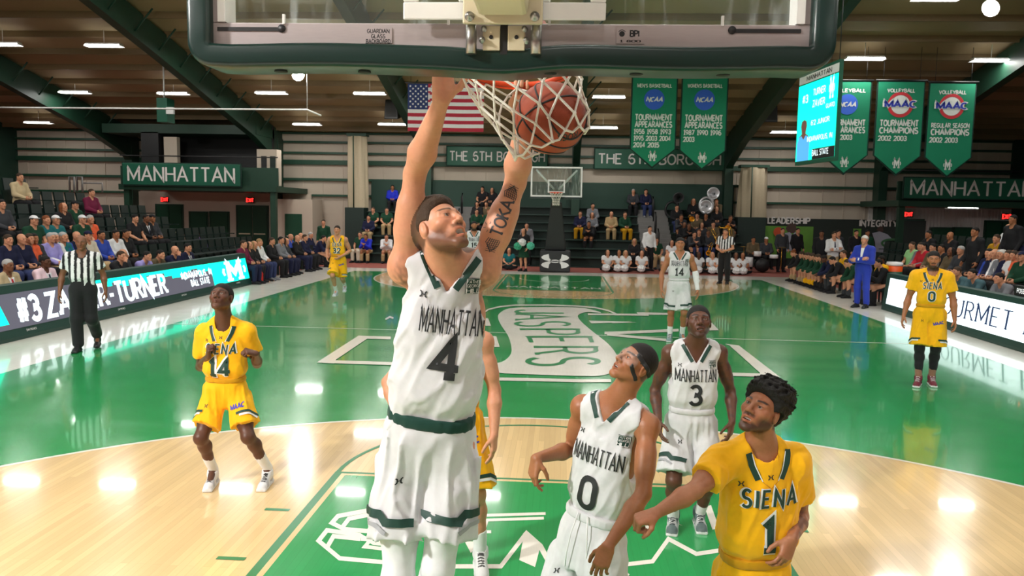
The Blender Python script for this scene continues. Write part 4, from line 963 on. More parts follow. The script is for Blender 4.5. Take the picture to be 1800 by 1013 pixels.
# strobes
for (loc, pw) in STROBES:
    t = empty('arena_strobe', loc, 0, 'round arena strobe lamp hung from the roof '+('at the far left' if loc[0] < 0 and loc[1] > 5 else 'at the far right' if loc[1] > 5 else 'over the near left corner' if loc[0] < 0 else 'over the near right corner'), 'lamp')
    dv = nrm(V3(0, 12 if loc[1] > 5 else 9, .5)-V3(*loc)); b = MB(); R_ = frame(dv, V3(0, 0, 1)); prof = [(.02, -.22), (.09, -.2), (.12, -.08), (.21, .0), (.22, .02)]; Rz = np.stack([R_[0], R_[2], R_[1]]); b.lathe(prof, (0, 0, 0), 20, Rz); b.build('reflector', M_FIX, t)
    c = MB(); c.lathe([(0, -.02), (.20, -.02)], (0, 0, 0), 20, Rz); c.build('lamp_face', mat('strobe_face', (1, 1, 1), .3, emit=25., var=0), t)
    c = MB(); c.cyl((0, 0, .1), (0, 0, max(.3, ceil_z(loc[1])-loc[2])), .02, 8); c.build('hanger_rod', M_FIX, t)
# ------------------------------------------------------------------ near basket
M_PAD = mat('green_vinyl_padding', srgb(8, 40, 35), .33, var=.06, scale=6, bump=.06); M_ALU = mat('brushed_aluminium', srgb(176, 166, 166), .45, metal=.35, var=.06, scale=30, stretch=(1, 8, 8)); M_WSTEEL = mat('white_painted_steel', srgb(226, 226, 222), .4); M_CREAMST = mat('cream_painted_steel', srgb(208, 198, 168), .45, var=.05)
M_BOLT = mat('zinc_bolt', (.35, .34, .32), .35, metal=.9); M_RIM = mat('orange_rim_paint', srgb(226, 72, 24), .35, var=.05); M_CORD = mat('white_net_cord', srgb(232, 226, 216), .8, var=.06, scale=200, bump=.3)
def glass_mat():
    m = bpy.data.materials.new('backboard_glass'); nt, b = _nt(m); N = nt.nodes; L = nt.links; out = [n for n in N if n.type == 'OUTPUT_MATERIAL'][0]; N.remove(b)
    tr = N.new('ShaderNodeBsdfTransparent'); tr.inputs[0].default_value = (.93, .97, .95, 1); gl = N.new('ShaderNodeBsdfGlossy'); gl.inputs['Roughness'].default_value = .03; df = N.new('ShaderNodeBsdfDiffuse'); df.inputs[0].default_value = (.7, .75, .75, 1)
    tc = N.new('ShaderNodeTexCoord'); mp = N.new('ShaderNodeMapping'); mp.inputs['Scale'].default_value = (22, 5, 3); nz = N.new('ShaderNodeTexNoise'); nz.inputs['Scale'].default_value = 1.2; nz.inputs['Detail'].default_value = 6
    L.new(tc.outputs['Object'], mp.inputs[0]); L.new(mp.outputs[0], nz.inputs['Vector']); rp = N.new('ShaderNodeMapRange'); rp.inputs[1].default_value = .55; rp.inputs[2].default_value = .8; rp.inputs[3].default_value = .03; rp.inputs[4].default_value = .35; L.new(nz.outputs[0], rp.inputs[0])
    m1 = N.new('ShaderNodeMixShader'); m2 = N.new('ShaderNodeMixShader'); m1.inputs[0].default_value = .06; L.new(tr.outputs[0], m1.inputs[1]); L.new(gl.outputs[0], m1.inputs[2]); L.new(rp.outputs[0], m2.inputs[0]); L.new(m1.outputs[0], m2.inputs[1]); L.new(df.outputs[0], m2.inputs[2]); L.new(m2.outputs[0], out.inputs[0]); return m
M_GLASS = glass_mat()
hoop = empty('basketball_hoop', (0, -3.2, 0), 0, 'near basketball hoop seen from behind its glass backboard with green padding', 'basketball hoop')
def H(mb, name, m, parent=None, bev=0):
    o = mb.build(name, m, parent or hoop, world=True)
    if bev: bevel(o, bev)
    return o
def sweep(path, prof, closed=False):
    """path: (x,z) points with inward normals; prof: (n,y) points"""
    mb = MB(); m = len(prof); vs = []
    for (x, z, nx, nz) in path:
        for (a, y) in prof: vs.append((x+nx*a, y, z+nz*a))
    n = len(path); mb.add(vs, [(i*m+k, (i+1)*m+k, (i+1)*m+(k+1) % m, i*m+(k+1) % m) for i in range(n-1) for k in range(m)], True)
    mb.f += [tuple(range(m)), tuple((n-1)*m+k for k in range(m))[::-1]]; mb.smooth += [False, False]; return mb
def upath(xo, zb, zt, r, wav=0.):
    P = [(-xo, zt, 1, 0), (-xo, zb+r, 1, 0)]
    for i in range(1, 9):
        a = math.pi/2*i/8; P.append((-xo+r-r*math.cos(a), zb+r-r*math.sin(a), math.cos(a), math.sin(a)))
    for i in range(1, 30):
        x = -xo+r+(2*xo-2*r)*i/30; dz = -wav*math.exp(-(x/.12)**2)+.003*math.sin(x*9); P.append((x, zb+dz, 0, 1))
    return P+[(-p[0], p[1], -p[2], p[3]) for p in P[:10][::-1]]
def rr(n0, n1, y0, y1, r=.016, k=4):
    out = []
    for (cx, cy, a0) in ((n1-r, y1-r, 0), (n0+r, y1-r, 90), (n0+r, y0+r, 180), (n1-r, y0+r, 270)):
        for i in range(k+1): a = math.radians(a0+90*i/k); out.append((cx+r*math.cos(a), cy+r*math.sin(a)))
    return out
H(sweep(upath(.929, 2.823, 3.34, .075, .014), rr(0, .068, 1.10, 1.255)), 'edge_padding', M_PAD)
for px in (493, 640, 788, 967, 1119, 1272):
    p = at(px, 122, 1.17); b = MB(); b.lathe([(0, -.002), (.020, -.002), (.018, .004)], (p[0], 1.175, 2.822), 14); H(b, 'padding_hole', mat('hole_dark', srgb(10, 24, 20), .8))
b = MB()
for lo, hi in (((-.900, 1.135, 2.862), (.900, 1.205, 2.955)), ((-.900, 1.135, 3.88), (.900, 1.205, 3.97)), ((-.900, 1.135, 2.955), (-.842, 1.205, 3.88)), ((.842, 1.135, 2.955), (.900, 1.205, 3.88))): b.b2(lo, hi)
H(b, 'backboard_frame', M_ALU, bev=.004)
b = MB(); b.b2((-.89, 1.206, 2.87), (.89, 1.218, 3.96)); H(b, 'backboard_glass', M_GLASS)
for sx in (1, -1):
    b = MB(); b.b2((sx*.845, 1.128, 2.956), (sx*.822, 1.206, 3.88)); H(b, 'frame_lip', M_WSTEEL)
for pa, pb in (((382, 52), (495, 50)), ((1287, 53), (1408, 56))):
    A = at(*pa, 1.133); B_ = at(*pb, 1.133); big = B_ if pa[0] < 900 else A; b = MB(); b.box((A+B_)/2, ((B_[0]-A[0])/2, .001, .0055)); b.lathe([(0, -.0012), (.0115, -.0012), (.0115, .001)], big, 16, np.stack([V3(1, 0, 0), V3(0, 0, 1), V3(0, 1, 0)])); H(b, 'frame_slot', M_BLACK)
for (x0, x1, y0, y1, lines, nm) in ((641, 689, 49, 76, ('GUARDIAN', 'GLASS', 'BACKBOARD'), 'GUARDIAN'), (1084, 1132, 49, 77, ('BPI', '1 800'), 'BPI')):
    A = at(x0, y0, 1.133); B_ = at(x1, y1, 1.133); b = MB(); b.b2((A[0], 1.132, B_[2]), (B_[0], 1.134, A[2])); st = H(b, 'maker_sticker', M_ALU)
    ink = m_ink(); w_ = B_[0]-A[0]; mbt = MB()
    if nm == 'GUARDIAN':
        for i, t_ in enumerate(lines): text_plane(t_, ((A[0]+B_[0])/2, 1.1318, A[2]-.0145-i*.0145), (1, 0, 0), (0, 0, 1), .0105, ink, mb=mbt, width=w_*(.8, .5, .88)[i], th=.2, off=.0)
    else:
        text_plane('BPI', ((A[0]+B_[0])/2+.012, 1.1318, A[2]-.024), (1, 0, 0), (0, 0, 1), .016, ink, mb=mbt, th=.24, gap=.16, off=0); text_plane(lines[1], ((A[0]+B_[0])/2, 1.1318, A[2]-.040), (1, 0, 0), (0, 0, 1), .006, ink, mb=mbt, width=w_*.72, th=.2, off=0)
        c = V3((A[0]+B_[0])/2-.024, 1.1318, A[2]-.017); mbt.add([c]+[c+V3(.008*math.cos(a), 0, .008*math.sin(a)) for a in np.linspace(0, 6.283, 17)], [(0, i, i+1) for i in range(1, 17)])
        v, f = stroke2d(_arc(0, 0, .011, .011, 30, 150, 8), .002, 1., .1); mbt.add([c+V3(p[0], 0, p[1]) for p in v], f)
    o = mbt.build('sticker_lettering', ink, st)
# mounting hardware
b = MB()
for lo, hi in (((-.288, 1.09, 2.955), (.286, 1.10, 3.004)), ((-.288, 1.09, 3.004), (-.244, 1.10, 3.6)), ((.242, 1.09, 3.004), (.286, 1.10, 3.6)), ((-.13, 1.09, 3.004), (.13, 1.10, 3.6)), ((-.288, 1.09, 3.45), (.286, 1.10, 3.6))): b.b2(lo, hi)
H(b, 'mounting_plate', M_WSTEEL, bev=.004)
b = MB(); b.b2((-.114, 1.062, 2.938), (.110, 1.078, 3.60)); H(b, 'rim_bracket', M_CREAMST, bev=.004)
b = MB(); b.add([(-.070, 1.06, 2.958), (.068, 1.06, 2.958), (.095, 1.06, 3.24), (-.097, 1.06, 3.24), (-.070, -3.0, 3.05), (.068, -3.0, 3.05), (.095, -3.0, 3.33), (-.097, -3.0, 3.33)], [(0, 3, 2, 1), (4, 5, 6, 7), (0, 1, 5, 4), (1, 2, 6, 5), (2, 3, 7, 6), (3, 0, 4, 7)]); H(b, 'support_arm', M_CREAMST, bev=.012)
Ry = np.stack([V3(1, 0, 0), V3(0, 0, 1), V3(0, 1, 0)])
for px, py in ((825, 28), (940, 28), (851, 51), (922, 51), (848, 70), (925, 71)):
    p = at(px, py, 1.055 if py < 40 else 1.092); r = .011 if py < 40 else .008; b = MB(); b.lathe([(0, -.016), (r*.55, -.016), (r*.55, -.008), (r, -.008), (r, .004), (r*1.25, .004), (r*1.25, .008)], p, 10, Ry); H(b, 'bolt', M_BOLT)
for sx in (1, -1):
    b = MB(); b.b2((sx*.011, 1.095, 2.872), (sx*.060, 1.135, 2.94)); H(b, 'rim_hinge_plate', M_CREAMST, bev=.002)
    b = MB(); b.cyl((sx*.092, 1.09, 2.86), (sx*.092, 1.09, 2.95), .0155, 14); H(b, 'hinge_tube', M_BOLT)
    b = MB(); b.cyl((sx*.036, 1.0935, 2.908), (sx*.036, 1.096, 2.908), .006, 12); H(b, 'plate_hole', M_BLACK)
b = MB(); b.b2((-.010, 1.1, 2.86), (.010, 1.13, 2.95)); H(b, 'hinge_gap', M_BLACK)
for px in (498, 788, 966, 1271):
    p = at(px, 30, 1.13); b = MB(); b.b2((p[0]-.0035, 1.13, 2.95), (p[0]+.0035, 1.14, 2.978)); H(b, 'glass_clip', M_WSTEEL)
b = MB(); b.b2((-.25, -3.4, 0), (.25, -3.0, 3.4)); H(b, 'mast', M_DKGREEN, bev=.02); b = MB(); b.b2((-.75, -5.2, 0), (.75, -2.9, .75)); H(b, 'padded_base', M_PAD, bev=.05)
# rim pulled down on its hinge by the dunk
TH = math.radians(16.5); hy, hz = 1.27, 3.05
def rimp(x, d, dz=0.): return V3(x, hy+d*math.cos(TH)+dz*math.sin(TH), hz-d*math.sin(TH)+dz*math.cos(TH))
RC = rimp(0, .345); RR = .2286
b = MB(); b.tube([rimp(RR*math.cos(a), .345+RR*math.sin(a)) for a in np.linspace(0, 2*math.pi, 48, endpoint=False)], .0095, 10, closed=True); rim = H(b, 'rim', M_RIM)
b = MB(); b.tube([rimp((RR+.004)*math.cos(a), .345+(RR+.004)*math.sin(a), -.014) for a in np.linspace(0, 2*math.pi, 48, endpoint=False)], .004, 6, closed=True); b.build('net_ring', M_RIM, rim)
b = MB(); b.add([rimp(-.075, 0), rimp(.075, 0), rimp(.12, .15), rimp(-.12, .15), rimp(-.075, 0, -.02), rimp(.075, 0, -.02), rimp(.12, .15, -.02), rimp(-.12, .15, -.02)], [(0, 1, 2, 3), (4, 7, 6, 5), (0, 4, 5, 1), (1, 5, 6, 2), (2, 6, 7, 3), (3, 7, 4, 0)]); b.b2((-.075, 1.22, 2.93), (.075, 1.27, 3.06)); b.build('rim_flange', M_RIM, rim)
# ball in the net
BC = at(968, 208, 1.54); BR = .1215
NN = 12; LV = 7
bot_c = at(957, 246, 1.54); rings = []
for j in range(LV):
    u = j/(LV-1); c = RC*(1-u)+bot_c*u; r = .2286*(1-u)**1.1+.140*(1-(1-u)**1.1)*1.0; ring = []
    tilt = u*.35
    for i in range(NN):
        a = 2*math.pi*(i+.5*(j % 2))/NN; x, d = r*math.cos(a), r*math.sin(a); q0 = rimp(0, .345)-RC
        p = c+V3(x, d*math.cos(TH*(1-u)), -d*math.sin(TH*(1-u))-.012*(1-u))+V3(0, 0, x*tilt)+V3(*(RNG.normal(size=3)*.004*u))
        if x < 0: p = p+V3(.03*u, 0, -.01*u)+V3(0, 0, .012*math.sin(i*2.7+j))*u
        e = p-BC; dl = np.linalg.norm(e)
        if dl < BR+.012: p = BC+e/dl*(BR+.012)
        ring.append(p)
    rings.append(ring)
def cord(a, b_, n=5):
    P = []
    for k in range(n+1):
        t = k/n; p = a*(1-t)+b_*t; e = p-BC; dl = np.linalg.norm(e)
        if dl < BR+.006: p = BC+e/dl*(BR+.006)
        P.append(p)
    return P
b = MB()
for j in range(LV-1):
    for i in range(NN):
        o = 0 if j % 2 == 0 else 1
        for d in (-1+o, o): b.tube(cord(rings[j][i], rings[j+1][(i+d) % NN]), .0042, 6)
for i in range(NN):
    q0 = rings[-1][i]; q1 = rings[-1][(i+1) % NN]; b.tube(cord(q0, (q0+q1)/2+V3(0, 0, -.014), 3)+cord((q0+q1)/2+V3(0, 0, -.014), q1, 3)[1:], .0042, 6)
for j in range(1, LV):
    for i in range(NN): b.lathe([(0, -.007), (.005, -.005), (.007, 0), (.005, .005), (0, .007)], rings[j][i], 6)
H(b, 'net', M_CORD)
def ball_mat():
    m = mat('basketball_leather', srgb(158, 62, 30), .5, var=.12, scale=420, bump=.35); return m
ball = empty('basketball', BC, 0, 'orange basketball caught in the white net of the near hoop', 'ball')
def uv_sphere(r, n=40, m=24): 
    b = MB(); b.lathe([(max(1e-5, r*math.sin(math.pi*i/m)), -r*math.cos(math.pi*i/m)) for i in range(m+1)], (0, 0, 0), n); return b
uv_sphere(BR).build('ball_cover', ball_mat(), ball)
Rb = np.array(Matrix.Rotation(.9, 3, 'X') @ Matrix.Rotation(.55, 3, 'Y') @ Matrix.Rotation(.5, 3, 'Z'))
def seam(pts):
    b = MB(); b.tube([Rb@(p/np.linalg.norm(p))*(BR+.0003) for p in pts], .0034, 6, closed=True); b.build('seam', M_BLACK, ball)
A_ = np.linspace(0, 2*math.pi, 64, endpoint=False)
seam([V3(math.cos(a), math.sin(a), 0) for a in A_]); seam([V3(math.cos(a), 0, math.sin(a)) for a in A_])
for sg in (1, -1): seam([V3(math.cos(a)*.76, math.sin(a)*.93*1.0, sg*(.62-.30*math.sin(a)**2*1.0)) for a in A_])
v, f, tw = text2d('ROCK', .024, th=.2, serif=.1, gap=.25); ctr = nrm(V3(.50, -.72, -.50)); ux = nrm(np.cross(ctr, V3(0, 0, 1)))*1; ux = nrm(ux*.9+V3(0, 0, -.25)); uy = nrm(np.cross(ctr, ux))
mbt = MB(); mbt.add([nrm(ctr+(ux*p[0]+uy*p[1])/BR)*(BR+.001) for p in v], f); mbt.build('ball_lettering', M_BLACK, ball)
# ------------------------------------------------------------------ far basket
fh = empty('basketball_hoop', (0, 31, 0), 0, 'far basketball hoop with white-framed backboard on a black padded stand', 'basketball hoop')
def FH(mb, name, m, bev=0):
    o = mb.build(name, m, fh, world=True)
    if bev: bevel(o, bev)
    return o
yb = L_-1.22; M_FRW = mat('white_backboard_frame', (.8, .8, .8), .4)
def frame_xz(x0, x1, z0, z1, t, y0, y1, name, m):
    b = MB(); b.b2((x0, y0, z0), (x1, y1, z0+t)); b.b2((x0, y0, z1-t), (x1, y1, z1)); b.b2((x0, y0, z0+t), (x0+t, y1, z1-t)); b.b2((x1-t, y0, z0+t), (x1, y1, z1-t)); return FH(b, name, m)
frame_xz(-.915, .915, 2.9, 3.967, .055, yb-.01, yb+.05, 'backboard_frame', M_FRW); frame_xz(-.305, .305, 3.05, 3.51, .05, yb-.012, yb-.004, 'shooter_square', M_FRW)
b = MB(); b.b2((-.87, yb, 2.94), (.87, yb+.012, 3.93)); FH(b, 'backboard_glass', M_GLASS)
b = MB(); b.b2((-.93, yb-.02, 2.83), (.93, yb+.07, 2.9)); b.b2((.915, yb-.02, 2.9), (.94, yb+.07, 3.25)); b.b2((-.94, yb-.02, 2.9), (-.915, yb+.07, 3.25)); FH(b, 'edge_padding', M_PAD)
fy0 = yb-.38; b = MB(); b.tube([(RR*math.cos(a), fy0+RR*math.sin(a), 3.05) for a in np.linspace(0, 6.283, 32, endpoint=False)], .012, 8, closed=True); b.b2((-.09, yb-.16, 3.02), (.09, yb, 3.07)); FH(b, 'rim', M_RIM)
b = MB()
for j in range(5):
    for i in range(12):
        rj = lambda q: (.225, .185, .15, .125, .115, .12)[q]; pt = lambda q, k: V3(rj(q)*math.cos(2*math.pi*(k+.5*(q % 2))/12), fy0+rj(q)*math.sin(2*math.pi*(k+.5*(q % 2))/12), 3.04-.09*q); o_ = j % 2
        for d in (-1+o_, o_): b.cyl(pt(j, i), pt(j+1, i+d), .008, 4)
FH(b, 'net', M_CORD)
for sx in (1, -1): b = MB(); b.cyl((sx*.72, yb+.06, 3.85), (sx*.05, yb+.35, 3.15), .035, 8); FH(b, 'brace_arm', M_FRW)
M_BPAD = mat('black_vinyl_padding', (.016, .017, .020), .45, var=.1)
b = MB(); b.add([(-.42, 30.3, .85), (.42, 30.3, .85), (.42, 30.9, .85), (-.42, 30.9, .85), (-.2, 30.0, 2.75), (.2, 30.0, 2.75), (.2, 30.4, 2.75), (-.2, 30.4, 2.75)], [(0, 3, 2, 1), (4, 5, 6, 7), (0, 1, 5, 4), (1, 2, 6, 5), (2, 3, 7, 6), (3, 0, 4, 7)]); FH(b, 'padded_mast', M_BPAD, .04)
b = MB(); b.b2((-.07, yb+.06, 3.0), (.07, 30.4, 3.2)); b.b2((-.12, 30.0, 2.6), (.12, 30.4, 3.2)); FH(b, 'support_arm', M_DKGREEN)
b = MB(); b.b2((-.60, 30.02, .02), (.60, 31.3, .85)); FH(b, 'padded_base', M_BPAD, .05)
mb = MB(); cz = .44
def ua_big(mb, c, s, ux=V3(1, 0, 0), uz=V3(0, 0, 1)):
    for sx in (1, -1):
        for sz in (1, -1):
            pl = [(.16, .06), (.30, .10), (.40, .20), (.46, .50), (.80, .42), (.98, .28), (.90, .16), (.70, .07), (.40, .0)]
            pts = [c+ux*(sx*p[0]*s)+uz*(sz*p[1]*s) for p in pl]; mb.poly(pts if sx*sz > 0 else pts[::-1])
    v, f = stroke2d(_arc(0, 0, .36, .075, 0, 360, 24), .07, 1., .1); mb.add([c+ux*p[0]*s+uz*p[1]*s for p in v], f)
ua_big(mb, V3(0, 30.008, cz), .56); FH(mb, 'brand_mark', M_FRW)
# ------------------------------------------------------------------ courtside display boards
M_CAB = mat('board_cabinet_green', srgb(24, 62, 54), .45, var=.08); M_TEAL = mat('led_teal', srgb(20, 225, 190), .4, emit=1.5, ecol=srgb(0, 228, 188), var=0); M_LGREY = mat('led_grey', srgb(80, 80, 92), .4, emit=.7, ecol=srgb(92, 90, 104), var=0); M_LWHT = mat('led_white', (.9, .95, 1), .4, emit=.95, ecol=(.78, .94, 1.0), var=0); M_LBLU = mat('led_dark_blue', srgb(30, 50, 90), .4, emit=.35, ecol=srgb(40, 60, 105), var=0); M_LPALE = mat('led_pale_green', srgb(170, 220, 205), .4, emit=1.1, ecol=srgb(178, 226, 215), var=0)
bl = empty('courtside_display_board', (-9.35, 15, 0), 0, 'long green courtside display board along the left sideline showing a player name', 'display board')
def board(parent, xb, xt, y0, y1, zt, sgn, depth=.45):
    """cabinet leaning back from xb at the floor to xt at the top"""
    b = MB(); pts = [(xb, 0, .0), (xb, 0, .06), (xt, 0, zt), (xt-sgn*.14, 0, zt+.015), (xb-sgn*depth, 0, zt-.1), (xb-sgn*depth, 0, 0)]
    b.prism([(p[0], y0, p[2]) for p in pts], (0, y1-y0, 0)); return b.build('cabinet', M_CAB, parent, world=True)
xb, xt, zt = -9.22, -9.42, .95; BY0, BY1 = 5.0, 22.6
board(bl, xb, xt, BY0, BY1, zt, 1)
def on_l(y, v, off=0.006):
    """point on the left board's leaning face: v=0 bottom, 1 top"""
    n = nrm(V3(zt-.06, 0, xb-xt)); return V3(xb+(xt-xb)*v, y, .06+(zt-.06)*v)+n*off
def lquad(name, y0, y1, v0, v1, m, off): b = MB(); b.add([on_l(y0, v0, off), on_l(y1, v0, off), on_l(y1, v1, off), on_l(y0, v1, off)], [(0, 1, 2, 3)]); return b.build(name, m, bl, world=True)
def lface(px, py):
    """pixel -> (y, v) on the left board"""
    v = .5
    for _ in range(8):
        p = at_x(px, py, xb+(xt-xb)*v+.006); v = (p[2]-.06)/(zt-.06)
    return p[1], v
lquad('screen_grey', BY0+.1, BY1-.1, .16, .84, M_LGREY, .008)
ty0 = lface(372, 480)[0]; lquad('screen_teal_panel', ty0, BY1-.1, .16, .84, M_TEAL, .010)
# skyline-like torn edge of teal over the grey
rs = random.Random(3); mbs = MB(); y = BY0+.2; ye = lface(160, 560)[0]
yA = lface(155, 560)[0]
y = yA
while y < ty0:
    wd = rs.uniform(.12, .4); dpt = .84-rs.choice([.10, .16, .22, .30, .36])*(.55+.45*(y-yA)/(ty0-yA)) ; mbs.add([on_l(y, dpt, .010), on_l(min(y+wd, ty0), dpt, .010), on_l(min(y+wd, ty0), .84, .010), on_l(y, .84, .010)], [(0, 1, 2, 3)]); y += wd
yB, vB = lface(75, 520); mbs.add([on_l(BY0+.1, .3, .010), on_l(lface(16, 570)[0], .26, .010), on_l(lface(3, 570)[0], .84, .010), on_l(BY0+.1, .84, .010)], [(0, 1, 2, 3)]); mbs.build('screen_skyline', M_TEAL, bl, world=True)
def ltext(txt, ya, yb_, v0, v1, m, off=.013, **k):
    for v, f, tw in letter_runs(txt, **k): mb = MB(); mb.add([on_l((ya+yb_)/2+p[0]/tw*(yb_-ya), v0+(v1-v0)*p[1], off+p[2]) for p in v], f); mb.build('display_letter', m, bl, world=True)
ltext('#3', lface(33, 560)[0], lface(68, 540)[0], .26, .72, M_LWHT, th=.24, serif=.1, gap=.2)
ltext('ZAVIER-TURNER', lface(86, 555)[0], lface(292, 505)[0], .26, .72, M_LWHT, th=.26, hf=.7, serif=.14, gap=.24)
ltext('INDIANAPOLIS, IN', lface(318, 485)[0], lface(371, 478)[0], .52, .68, M_LWHT, th=.3, gap=.3); ltext('BALL STATE', lface(334, 490)[0], lface(366, 485)[0], .28, .44, M_LWHT, th=.3, gap=.3)
def logo_m(w=1., h=1.):
    """block capital M over a C-shaped ring, as flat strokes"""
    vs = []; fs = []
    for pl, th in (([(-.36, .06), (-.36, .94), (0, .38), (.36, .94), (.36, .06)], .24), ([(-.54, .05), (-.16, .05)], .14), ([(.16, .05), (.54, .05)], .14), ([(-.54, .95), (-.2, .95)], .14), ([(.2, .95), (.54, .95)], .14), ([(-.62, .68), (-.68, .5), (-.62, .32)], .13), ([(.62, .68), (.68, .5), (.62, .32)], .13)):
        v, f = stroke2d(pl, th, 1., .3); b_ = len(vs); vs += [(p[0]*w, p[1]*h) for p in v]; fs += [tuple(b_+i for i in q) for q in f]
    return vs, fs
v, f = logo_m(); ya, yb_ = lface(392, 480)[0], lface(430, 470)[0]; mb = MB(); mb.add([on_l((ya+yb_)/2+p[0]/1.4*(yb_-ya), .2+.6*p[1], .013) for p in v], f); mb.build('display_logo', M_LWHT, bl, world=True)
for px, py in ((58, 588), (215, 548), (325, 525), (420, 502)): y_, v_ = lface(px, py); text_plane('DAKTRONICS', on_l(y_, .07, .0), (0, 1, 0), nrm(V3(xt-xb, 0, zt-.06)), .035, M_FRW, bl, 'maker_lettering', world=True, th=.16, off=.008)
br_ = empty('courtside_display_board', (8.8, 14, 0), 0, 'white lit courtside display board along the right sideline showing dark serif letters', 'display board')
XB, XT, ZT = 8.62, 8.72, .95; RY0, RY1 = 4.0, 20.1
board(br_, XB, XT, RY0, RY1, ZT, -1)
def on_r(y, v, off=.006): n = nrm(V3(-(ZT-.06), 0, XT-XB)); return V3(XB+(XT-XB)*v, y, .06+(ZT-.06)*v)+n*off
def rface(px, py):
    v = .5
    for _ in range(8):
        p = at_x(px, py, XB+(XT-XB)*v-.006); v = (p[2]-.06)/(ZT-.06)
    return p[1], v
b = MB(); b.add([on_r(RY1-.25, .13, .008), on_r(RY0, .13, .008), on_r(RY0, .88, .008), on_r(RY1-.25, .88, .008)], [(0, 1, 2, 3)]); b.build('screen_white', M_LWHT, br_, world=True)
def rtext(txt, ya, yb_, v0, v1, m, off=.012, **k):
    for v, f, tw in letter_runs(txt, **k): mb = MB(); mb.add([on_r((ya+yb_)/2+p[0]/tw*(yb_-ya), v0+(v1-v0)*p[1], off+p[2]) for p in v], f); mb.build('display_letter', m, br_, world=True)
yT = rface(1776, 565)[0]; yR = rface(1698, 540)[0]; lw = (yR-yT)/3.55
rtext('GOURMET', yT+lw*6.5, yT-lw*.1, .30, .70, M_LBLU, th=.13, hf=.5, serif=.1, gap=.3); rtext('P', yT-lw*1.1, yT-lw*1.75, .30, .70, M_LBLU, th=.13, hf=.5, serif=.1, gap=.3)
rtext('MEADOW', rface(1572, 517)[0], rface(1602, 525)[0], .46, .60, M_LPALE, th=.13, hf=.6, serif=.1, gap=.3)
ps = empty('possession_sign', (8.95, rface(1780, 515)[0], .96), 0, 'small black possession sign with red arrow on the right display board', 'sign'); yc = ps.location[1]
b = MB(); b.b2((-.05, -.28, 0), (.05, .28, .20)); bevel(b.build('sign_body', M_BLACK, ps), .01); text_plane('POSS', (-.052, .05, .06), (0, -1, 0), (0, 0, 1), .08, mat('sign_white_led', (.9, .9, .9), .4, emit=.8, var=0), ps, 'lettering', th=.16)
b = MB(); b.add([(-.054, -.16, .04), (-.054, -.16, .16), (-.054, -.24, .10)], [(0, 1, 2)]); b.build('arrow', mat('red_arrow', srgb(240, 40, 30), .4, emit=1.5, ecol=srgb(245, 45, 30), var=0), ps)
# ------------------------------------------------------------------ banners, flag, signs, scoreboard
M_BAN = mat('green_banner_cloth', srgb(8, 128, 92), .8, var=.05, scale=5, bump=.05); M_BANE = mat('banner_dark_edge', srgb(6, 44, 34), .8); M_BWH = mat('banner_white', srgb(222, 226, 222), .8); M_NBLU = mat('banner_blue', srgb(52, 98, 205), .8); M_MRED = mat('banner_red', srgb(200, 50, 60), .8); M_MBLU = mat('banner_deep_blue', srgb(45, 60, 170), .8)
def banner(x0, x1, ytop, ybot, Y, rows, logo, label):
    A = at(x0, ytop, Y); B_ = at(x1, ytop, Y); C = at((x0+x1)/2, ybot, Y); w_ = B_[0]-A[0]; h_ = A[2]-C[2]; t = empty('banner', ((A[0]+B_[0])/2, Y, A[2]), 0, label, 'banner', 'green championship banners hanging from the roof')
    def shp(e, y, name, m):
        b = MB(); pts = [(-w_/2-e, y, e), (-w_/2-e, y, -h_*.80), (0, y, -h_-e*1.6), (w_/2+e, y, -h_*.80), (w_/2+e, y, e)]; b.prism(pts[::-1], (0, .02, 0)); return b.build(name, m, t)
    shp(.05, .01, 'banner_edge', M_BANE); shp(0, -.012, 'banner_cloth', M_BAN)
    b = MB(); b.cyl((-w_/2-.1, 0, .06), (w_/2+.1, 0, .06), .03, 8); b.build('hanging_bar', M_BLACK, t)
    zz = ceil_z(Y)-A[2]; yy = -.014
    for sx in (-1, 1): b = MB(); b.cyl((sx*w_*.4, 0, .06), (sx*w_*.4, 0, max(.2, zz)), .008, 5); b.build('hanging_cable', M_BLACK, t)
    for (tx, zf, hf_, wf) in rows: text_plane(tx, (0 if wf > 0 else -w_*.44+w_*abs(wf)/2, yy, -h_*zf), (1, 0, 0), (0, 0, 1), h_*hf_, M_BWH, t, 'lettering', width=w_*abs(wf), th=.24, gap=.22, off=.004)
    cz = -h_*.245
    if logo == 'NCAA':
        b = MB(); b.lathe([(0, 0), (w_*.235, 0)], (0, yy-.004, cz), 28, Ry); b.build('round_emblem', M_NBLU, t); text_plane('NCAA', (0, yy-.004, cz-h_*.022), (1, 0, 0), (0, 0, 1), h_*.045, M_BWH, t, 'lettering', width=w_*.36, th=.24, slant=.25, off=.006)
    else:
        b = MB(); v, f = stroke2d(_arc(0, 0, w_*.25, w_*.25, 0, 360, 30), w_*.07, 1., .2); b.add([(p[0], yy-.004, cz+p[1]) for p in v], f); b.build('round_emblem', M_MRED, t)
        b = MB(); b.lathe([(0, 0), (w_*.21, 0)], (0, yy-.003, cz), 24, Ry); b.build('emblem_field', M_BWH, t)
        text_plane('MAAC', (0, yy-.004, cz-h_*.026), (1, 0, 0), (0, 0, 1), h_*.065, M_BWH, t, 'lettering', width=w_*.70, th=.42, off=.005); text_plane('MAAC', (0, yy-.004, cz-h_*.024), (1, 0, 0), (0, 0, 1), h_*.06, M_MBLU, t, 'lettering', width=w_*.66, th=.26, off=.008)
    v, f = logo_m(w_*.13, h_*.10); b = MB(); b.add([(p[0], yy-.005, -h_*.935+p[1]) for p in v], f); b.build('club_mark', M_BWH, t)
